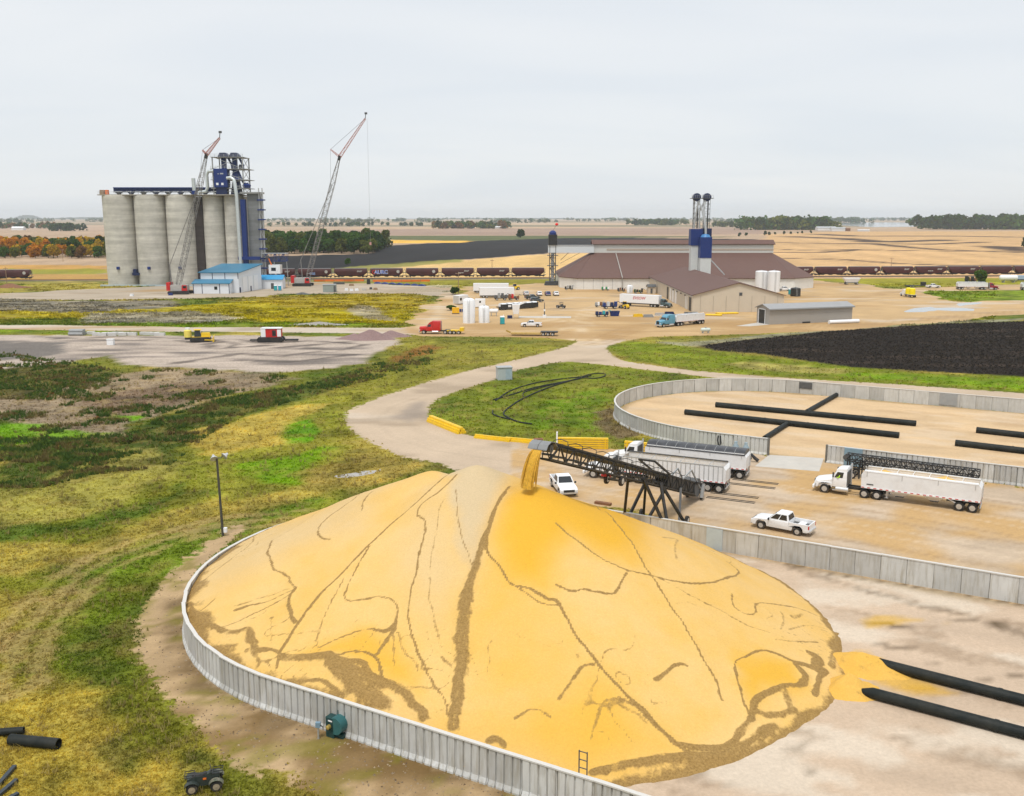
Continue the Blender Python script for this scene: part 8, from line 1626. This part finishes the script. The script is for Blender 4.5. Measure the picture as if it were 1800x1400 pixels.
def tree_mesh(seed, h, r, n, pal, mix=None):
    rng = np.random.default_rng(seed); q, d, lv, sz = crown_arrays(rng, h, r, n, .05); V = clump_quads(q, d, sz, rng); c = np.array(PAL[pal])[None, :] * lv[:, None] * rng.uniform(.8, 1.22, n)[:, None]
    if mix: k = rng.uniform(0, 1, n) < .25; c[k] = np.array(PAL[mix]) * rng.uniform(.7, 1.2, (k.sum(), 1))
    me = bpy.data.meshes.new('crown'); me.from_pydata(V.reshape(-1, 3).tolist(), [], np.arange(4 * n).reshape(-1, 4).tolist()); me.materials.append(LEAF); set_col(me, np.repeat(c, 4, 0))
    m = MB(); m.tube([(0, 0, -.2), (.1, 0, h * .25), (0, .1, h * .5), (.1, 0, h * .8)], [h * .024, h * .019, h * .013, .05], 7)
    for k in range(4): a = k * 1.7 + seed; m.tube([(0, 0, h * (.24 + .07 * k)), (math.cos(a) * r * .35, math.sin(a) * r * .35, h * (.45 + .07 * k)), (math.cos(a) * r * .65, math.sin(a) * r * .65, h * (.6 + .07 * k))], [h * .011, h * .007, .03], 5)
    tm = m.mesh('trunk', True); tm.materials.append(BARK); return me, tm
_tc = {}
def tree(label, x, y, h, pal, group=None, var=0, mix=None, name='tree', n=1100, r=None):
    key = (pal, var, mix, n)
    if key not in _tc: _tc[key] = tree_mesh(var * 17 + len(pal) * 5 + 3, 12.0, 6.0, n, pal, mix)
    c, t = _tc[key]; o = thing(name, label, 'tree', (x, y, 0), random.uniform(0, 6.28), group); s = h / 12.0; rs = s if r is None else r / 6.0; o.scale = (rs, rs, s); link('crown', c, None, o); link('trunk', t, None, o); return o
rnd = random.Random(5)
def wood(x0, x1, y0, y1, sx, sy, hr, pals, where, grp, skew=0.0):
    y = y0; row = 0
    while y < y1:
        x = x0 + rnd.uniform(-4, 4) + (row % 2) * sx / 2
        while x < x1:
            pal = rnd.choice(pals); tree(f'{dict(dark="dark green", green="green", olive="olive green", yellow="yellow", orange="orange", rust="rust brown", lime="yellow green")[pal]} tree {where}', x + rnd.uniform(-3, 3), y + skew * (x - x0) + rnd.uniform(-5, 5), rnd.uniform(*hr), pal, grp, rnd.randrange(3)); x += sx * rnd.uniform(.8, 1.25)
        y += sy; row += 1
wood(-455, -285, 712, 745, 9, 13, (8, 11), ['orange', 'yellow', 'olive', 'orange', 'green', 'yellow', 'rust'], 'in the front of the autumn wood left of the silos', 'front trees of the autumn wood', .02)
wood(-470, -292, 752, 880, 12, 21, (11, 14), ['orange', 'rust', 'olive', 'yellow', 'green', 'orange', 'yellow', 'orange'], 'in the depth of the autumn wood left of the silos', 'back trees of the autumn wood')
wood(-330, -285, 745, 840, 11, 20, (12, 14.5), ['dark', 'green', 'olive'], 'at the silo end of the autumn wood', 'silo end of the autumn wood')
wood(-225, -112, 796, 812, 9, 12, (11, 15), ['dark', 'green', 'olive', 'dark', 'green'], 'in the front of the dark wood right of the silos', 'front trees of the dark wood', .14)
wood(-235, -118, 822, 930, 11, 19, (15, 18.5), ['green', 'green', 'dark', 'olive', 'green', 'dark'], 'in the depth of the dark wood right of the silos', 'back trees of the dark wood', .12)
p = G(648, 447); tree('low olive tree at the right end of the dark wood', p.x, p.y, 8, 'olive', None, 1); p = G(915, 418.5); tree('lone round dark tree on the edge of the black field', p.x, p.y, 11.5, 'dark', None, 2, None, 'tree', 1100, 7.5)
p = G(1722, 499.5); tree('grey green bushy tree standing before the right-hand railcars', p.x, p.y, 6.6, 'green', None, 1, 'olive', 'tree', 1100, 3.6); p = G(1694, 497); tree('small light bush left of the bushy tree by the train', p.x + 2, p.y, 2.4, 'olive', None, 0, None, 'bush')
p = G(1800, 436); tree('dark tree cut by the right edge in the striped field', p.x + 3, p.y, 12, 'dark', None, 0); p = G(612, 466.5); tree('small round bush before the black field right of the crane', p.x, p.y, 4.5, 'green', None, 2, None, 'bush'); p = G(800, 518); tree('dark green bush at the left of the white site office', p.x, p.y, 3.2, 'dark', None, 1, None, 'bush', 1100, 2.4)
p = G(792, 546); tree('low green shrub left of the yellow square tank', p.x, p.y, 1.8, 'green', None, 1, None, 'bush', 1100, 2.2)
for i, px in enumerate((1300, 1312, 1345, 1352, 1362, 1378, 1390, 1402, 1410, 1425)):
    p = G(px, 416 - (px - 1300) * .045); tree(f'small dark shrub along the field edge behind the barn, {["first", "second", "third", "fourth", "fifth", "sixth", "seventh", "eighth", "ninth", "tenth"][i]} from the left', p.x, p.y, rnd.uniform(4, 7), 'dark', 'field edge shrubs', i % 3, None, 'bush')
# far woods: each reads as one mass
def far_wood(spots, pals, seed, sz=2.2, n=85):
    rng = np.random.default_rng(seed); VV = []; CC = []
    for x, y, h, r in spots:
        q, d, lv, _ = crown_arrays(rng, h, r, n, .05, None, 6); VV.append(clump_quads(q + np.array([x, y, 0]), d, max(r * .22, sz), rng)); pal = np.array(PAL[pals[rng.integers(len(pals))]]); CC.append(pal[None, :] * lv[:, None] * rng.uniform(.7, 1.3, n)[:, None])
    V = np.concatenate(VV).reshape(-1, 3); c = np.concatenate(CC); me = bpy.data.meshes.new('distant_wood'); me.from_pydata(V.tolist(), [], np.arange(len(V)).reshape(-1, 4).tolist()); me.materials.append(LEAF); set_col(me, np.repeat(c, 4, 0)); return link('distant_wood', me)
def band(x0, x1, yb, n, h, depth=60, jx=.02):
    out = []
    for k in range(n):
        p = G(x0 + (x1 - x0) * rnd.random(), yb); out.append((p.x, p.y + rnd.uniform(0, depth), rnd.uniform(*h), rnd.uniform(.5, .75) * h[1]))
    return out
for args, pals, lab in (((763, 892, 402.5, 70, (11, 20), 120), ['green', 'olive', 'dark', 'rust'], 'mixed green and orange wood beyond the brown field'), ((1110, 1212, 396.5, 45, (14, 22), 200), ['dark', 'green', 'olive'], 'dark wood on the skyline left of the blue tower legs'), ((1312, 1480, 404.8, 90, (16, 31), 140), ['green', 'olive', 'dark', 'lime', 'green'], 'tall mixed wood right of the barn, left of the lake'),
                        ((1645, 1990, 404, 170, (22, 34), 160), ['dark', 'dark', 'green'], 'dense dark wood right of the lake'), ((1470, 1512, 391, 25, (18, 28), 150), ['dark', 'green'], 'low wood above the left shore of the lake'), ((1258, 1292, 399.5, 14, (11, 18), 60), ['dark', 'olive'], 'pair of rounded trees right of the blue tower'),
                        ((1138, 1160, 395, 8, (16, 22), 60), ['dark'], 'dark clump just left of the blue tower'), ((-120, 78, 402.5, 60, (10, 17), 140), ['dark', 'green', 'rust'], 'wood behind the farm at the far left'), ((84, 130, 406.5, 22, (12, 17), 60), ['dark'], 'dark evergreens rising behind the autumn wood'), ((1560, 1640, 388.5, 26, (16, 24), 200), ['dark', 'green'], 'low wood beyond the lake'), ((640, 770, 397.5, 18, (8, 14), 150), ['dark', 'green'], 'scattered trees before the skyline left of centre'), ((455, 640, 398.5, 30, (8, 14), 300), ['dark', 'green', 'olive'], 'scattered trees above the dark wood')):
    tag(far_wood(band(*args), pals, len(lab)), lab, 'wood', None, 'stuff')
sp = []
for k in range(460):
    yb = rnd.choice((385.6, 386.0, 386.6, 387.4, 388.3, 389.4, 390.6, 392.0)); cx = rnd.uniform(-900, 2700); p = G(cx, yb)
    for j in range(rnd.choice((1, 2, 3, 5))): sp.append((p.x + j * rnd.uniform(20, 40), p.y + rnd.uniform(-50, 50), rnd.uniform(11, 20), rnd.uniform(13, 26)))
tag(far_wood(sp, ['dark', 'green', 'dark', 'olive'], 99, 4.5, 34), 'thin lines of trees along the horizon', 'wood', None, 'stuff')
# low blue hills at the skyline
HILL = mat('far_woodland', (.04, .055, .03), .95, var=.3, scale=.004)
for x0, x1, Y, h, lab in ((38, 82, 11300, 42, 1), (-300, 30, 11600, 16, 2), (90, 260, 11600, 22, 3), (1700, 1860, 11500, 26, 4), (700, 1100, 11700, 12, 5), (1480, 1640, 11600, 14, 6)):
    a = (x0 - 900) / 1700 * Y; b = (x1 - 900) / 1700 * Y; rings = []
    for k in range(25): t = k / 24; z = h * math.sin(math.pi * t) ** .6 * (1 + .15 * math.sin(k * 2.3)) + .5; x = a + (b - a) * t; rings.append([(x, Y - 120, -1), (x, Y + 200, -1), (x, Y + 80, z), (x, Y, z)])
    tag(MB().loft(rings).build('hill', HILL), kind='structure')
# far farmsteads
FWHITE = mat('farm_white', (.7, .7, .7), .6)
for px, py, L, W, h, rm, lab in ((20, 405, 26, 14, 5, CLEANW, 'white farm shed at the far left beyond the autumn wood'), (40, 400.5, 40, 16, 6, GALV, 'long white farm building in the wood at the far left'), (870, 402, 18, 9, 4, CLEANW, 'white farm roof in the distant mixed wood'), (1437, 405.5, 42, 18, 5, GALV, 'long pale farm building before the tall mixed wood'), (1462, 406.5, 30, 14, 5, GALV, 'second pale farm building left of the lake'), (1508, 407, 24, 3, 3, CLEANW, 'white trailers standing right of the pale farm buildings'), (1488, 406.8, 8, 8, 5, RUST, 'small red barn by the pale farm buildings')):
    p = G(px, py); gable_building('farm_building', lab, p, 0, L, W, h, W * .2, FWHITE if rm is not RUST else RUST, rm, .5)

# ================================================================== GRASS AND WEEDS
def scatter(n, xr, yr, seed, keep):
    rng = np.random.default_rng(seed); iy = rng.uniform(1 / yr[1], 1 / yr[0], n); y = 1 / iy; x = rng.uniform(xr[0], xr[1], n) * np.maximum(y / 60, .8)
    P = np.stack([x, y], 1); _, sg, cls = gravel_colour(P); k = keep(P, sg, cls, rng); return P[k], rng
def tufts(name, P, rng, blades, hgt, wid, label, cat, bright=1.0, colfn=None, lean=.5):
    n = len(P); col = (ground_colour(P) if colfn is None else colfn(P)) * bright; an = rng.uniform(0, 6.283, (n, blades)); s = np.clip(P[:, 1] / 60, .8, 2.6)[:, None] ** .6
    h = hgt * rng.uniform(.5, 1.35, (n, blades)) * s; w_ = wid * rng.uniform(.6, 1.3, (n, blades)) * s; off = rng.normal(0, wid * 1.1, (n, blades, 2)) * s[:, :, None]
    bx = P[:, None, 0] + off[..., 0]; by = P[:, None, 1] + off[..., 1]; ca, sa = np.cos(an), np.sin(an); ln = rng.normal(0, lean, (n, blades, 2)) * h[..., None]
    V = np.stack([np.stack([bx - ca * w_, by - sa * w_, np.full_like(bx, -.02)], -1), np.stack([bx + ca * w_, by + sa * w_, np.full_like(bx, -.02)], -1), np.stack([bx + ln[..., 0], by + ln[..., 1], h], -1)], 2).reshape(-1, 3)
    c = np.repeat(col * rng.uniform(.84, 1.2, (n, 1)), blades, 0) * rng.uniform(.92, 1.08, (n * blades, 1)); m = n * blades; me = bpy.data.meshes.new(name)
    me.vertices.add(len(V)); me.vertices.foreach_set('co', V.astype(np.float32).ravel()); me.loops.add(3 * m); me.loops.foreach_set('vertex_index', np.arange(3 * m, dtype=np.int32)); me.polygons.add(m); me.polygons.foreach_set('loop_start', np.arange(0, 3 * m, 3, dtype=np.int32)); me.polygons.foreach_set('loop_total', np.full(m, 3, np.int32)); me.update(calc_edges=True)
    me.materials.append(LEAF); set_col(me, np.repeat(c, 3, 0)); return tag(link(name, me), label, cat, None, 'stuff')
def on_grass(P, sg, cls, rng):
    m = (sg + rng.normal(0, .5, len(P)) < -.3) & (sdist(P, LOT, 4) < -.5) & (sdist(P, PLOW, 4) < -.5); d, _ = ldist(P, TRACKC, 5); return m & ~(((np.abs(d - 0) < .4) | (np.abs(d - 1.9) < .35)) & (rng.uniform(0, 1, len(P)) < .6))
P_, rg_ = scatter(105000, (-42, 40), (42, 260), 2, on_grass); tufts('grass', P_, rg_, 4, .12, .075, 'short green and yellow grass over the verges', 'grass', 1.45)
P_, rg_ = scatter(30000, (-36, 30), (262, 440), 21, lambda P, sg, cls, r: (sg < -.5) & (sdist(P, LOT, 4) < -.5) & (sdist(P, PLOW, 4) < -.5) & (fbm(P[:, 0] * .4, P[:, 1], 6, 3, 14) > .42)); tufts('rough_grass', P_, rg_, 4, .22, .20, 'rough yellow green grass on the plain before the silos', 'grass', 1.35)
# taller dry stalks in drifts
def drift(P, sg, cls, rng): return on_grass(P, sg, cls, rng) & (fbm(P[:, 0], P[:, 1], 3.2, 3, 41) > .53)
P_, rg_ = scatter(16000, (-42, 40), (42, 240), 3, drift); tufts('dry_grass', P_, rg_, 5, .36, .05, 'pale dry grass stalks standing in drifts', 'grass', 1.3, lambda P: np.tile(np.array((.33, .26, .11)), (len(P), 1)) * .55 + ground_colour(P) * .45, .35)
# weeds: dark bushy clumps on the waste ground
WEEDZ = [PATCH[1][0], PATCH[4][0], PATCH[2][0]]
def weedy(P, sg, cls, rng):
    a = sdist(P, WEEDZ[0], 6); b = sdist(P, WEEDZ[1], 6); c = sdist(P, WEEDZ[2], 6); f = fbm(P[:, 0], P[:, 1], 5, 3, 12)
    return (sg < -.5) & (((a > 0) & (f > .44)) | ((b > -2) & (f > .40)) | ((c > 0) & (f > .58)))
def wcol(P):
    f = fbm(P[:, 0], P[:, 1], 2.5, 3, 61)[:, None]; return np.where(f > .58, np.array((.17, .135, .05)), np.where(f > .5, np.array((.17, .19, .045)), np.array((.075, .125, .028))))
rngw = np.random.default_rng(18); iw = 1 / rngw.uniform(1 / 260, 1 / 105, 60000); Pw = np.stack([rngw.uniform(-1.05, .12, 60000) * iw * .62, iw], 1); _, sgw, clw = gravel_colour(Pw); Pw = Pw[weedy(Pw, sgw, clw, rngw)]
tufts('tall_weeds', Pw, rngw, 6, .27, .055, 'tall dark grass and weeds on the waste ground', 'weeds', 1.0, wcol, .4)
rng0 = np.random.default_rng(8); iy = 1 / rng0.uniform(1 / 260, 1 / 105, 16000); P0 = np.stack([rng0.uniform(-1.05, .12, 16000) * iy * .62, iy], 1); _, sg0, cl0 = gravel_colour(P0); P0 = P0[weedy(P0, sg0, cl0, rng0) & (rng0.uniform(0, 1, len(P0)) < np.where(sdist(P0, WEEDZ[1], 6) > -3, .8, .12))]
VV = []; CC = []; rng1 = np.random.default_rng(4)
for x, y in P0:
    h = rng1.uniform(.25, .75) * (1.5 if rng1.random() < .12 else 1); n = 16; d = rng1.normal(0, 1, (n, 3)); d[:, 2] = np.abs(d[:, 2]); d /= np.linalg.norm(d, axis=1)[:, None]; q = d * np.array([h * .9, h * .9, h]) * rng1.uniform(.4, 1, (n, 1)) + np.array([x, y, 0.0]); VV.append(clump_quads(q, d, h * .26, rng1))
    pal = ((.07, .11, .025), (.11, .15, .03), (.16, .11, .045), (.19, .10, .035), (.2, .21, .05))[rng1.choice(5, p=(.36, .30, .16, .06, .12))]; CC.append(np.array(pal)[None, :] * rng1.uniform(.6, 1.5, (n, 1)))
V = np.concatenate(VV).reshape(-1, 3); me = bpy.data.meshes.new('weeds'); me.from_pydata(V.tolist(), [], np.arange(len(V)).reshape(-1, 4).tolist()); me.materials.append(LEAF); set_col(me, np.repeat(np.concatenate(CC), 4, 0)); tag(link('weeds', me), 'dark weeds and low scrub on the waste ground', 'weeds', None, 'stuff')
# stones and clods on the dirt round the near bunker and on the ploughed land
def clods(name, P, rng, size, colA, colB, label):
    n = len(P); T = np.array([(1, 0, 0), (-.5, .87, 0), (-.5, -.87, 0), (0, 0, .9)]); F = np.array([(0, 1, 3), (1, 2, 3), (2, 0, 3)]); s = size * rng.uniform(.35, 1.3, (n, 1, 1)); an = rng.uniform(0, 6.28, n); R_ = np.stack([np.stack([np.cos(an), -np.sin(an), 0 * an], 1), np.stack([np.sin(an), np.cos(an), 0 * an], 1), np.tile((0, 0, 1), (n, 1))], 1)
    V = np.einsum('nij,kj->nki', R_, T) * s * rng.uniform(.6, 1.3, (n, 4, 3)) + np.concatenate([P, np.zeros((n, 1)) - .01], 1)[:, None, :]; Q = (F[None] + 4 * np.arange(n)[:, None, None]).reshape(-1, 3); t = rng.uniform(0, 1, (n, 1)); c = np.repeat(np.array(colA) * t + np.array(colB) * (1 - t), 9, 0)
    me = bpy.data.meshes.new(name); me.from_pydata(V.reshape(-1, 3).tolist(), [], Q.tolist()); me.materials.append(CLODM); set_col(me, c); return tag(link(name, me), label, 'clods', None, 'stuff')
P_, rg_ = scatter(7000, (-34, 6), (42, 100), 6, lambda P, sg, cls, r: (cls == 6)); clods('dirt_clods', P_, rg_, .085, (.13, .09, .055), (.36, .28, .19), 'clods and stones on the dirt track round the pile wall')
rngp = np.random.default_rng(12); Pp = np.stack([rngp.uniform(40, 150, 26000), rngp.uniform(180, 285, 26000)], 1); Pp = Pp[sdist(Pp, PLOW, 5) > .3]; clods('soil_clods', Pp, rngp, .30, (.008, .007, .006), (.034, .026, .02), 'black furrow clods over the ploughed field')

# ================================================================== HAZE
bb = MB().box(-12150, 12150, -12150, 12150, -1.5, 90).build('haze', None); hm = bpy.data.materials.new('haze_air'); hm.use_nodes = True; hm.node_tree.nodes.clear()
ho = hm.node_tree.nodes.new('ShaderNodeOutputMaterial'); hv = hm.node_tree.nodes.new('ShaderNodeVolumePrincipled'); hv.inputs['Color'].default_value = (.80, .88, .96, 1); hv.inputs['Density'].default_value = .000075; hv.inputs['Anisotropy'].default_value = .2
hm.node_tree.links.new(hv.outputs[0], ho.inputs['Volume']); bb.data.materials.append(hm); tag(bb, 'thin pale air haze over the plain', 'haze', None, 'stuff')
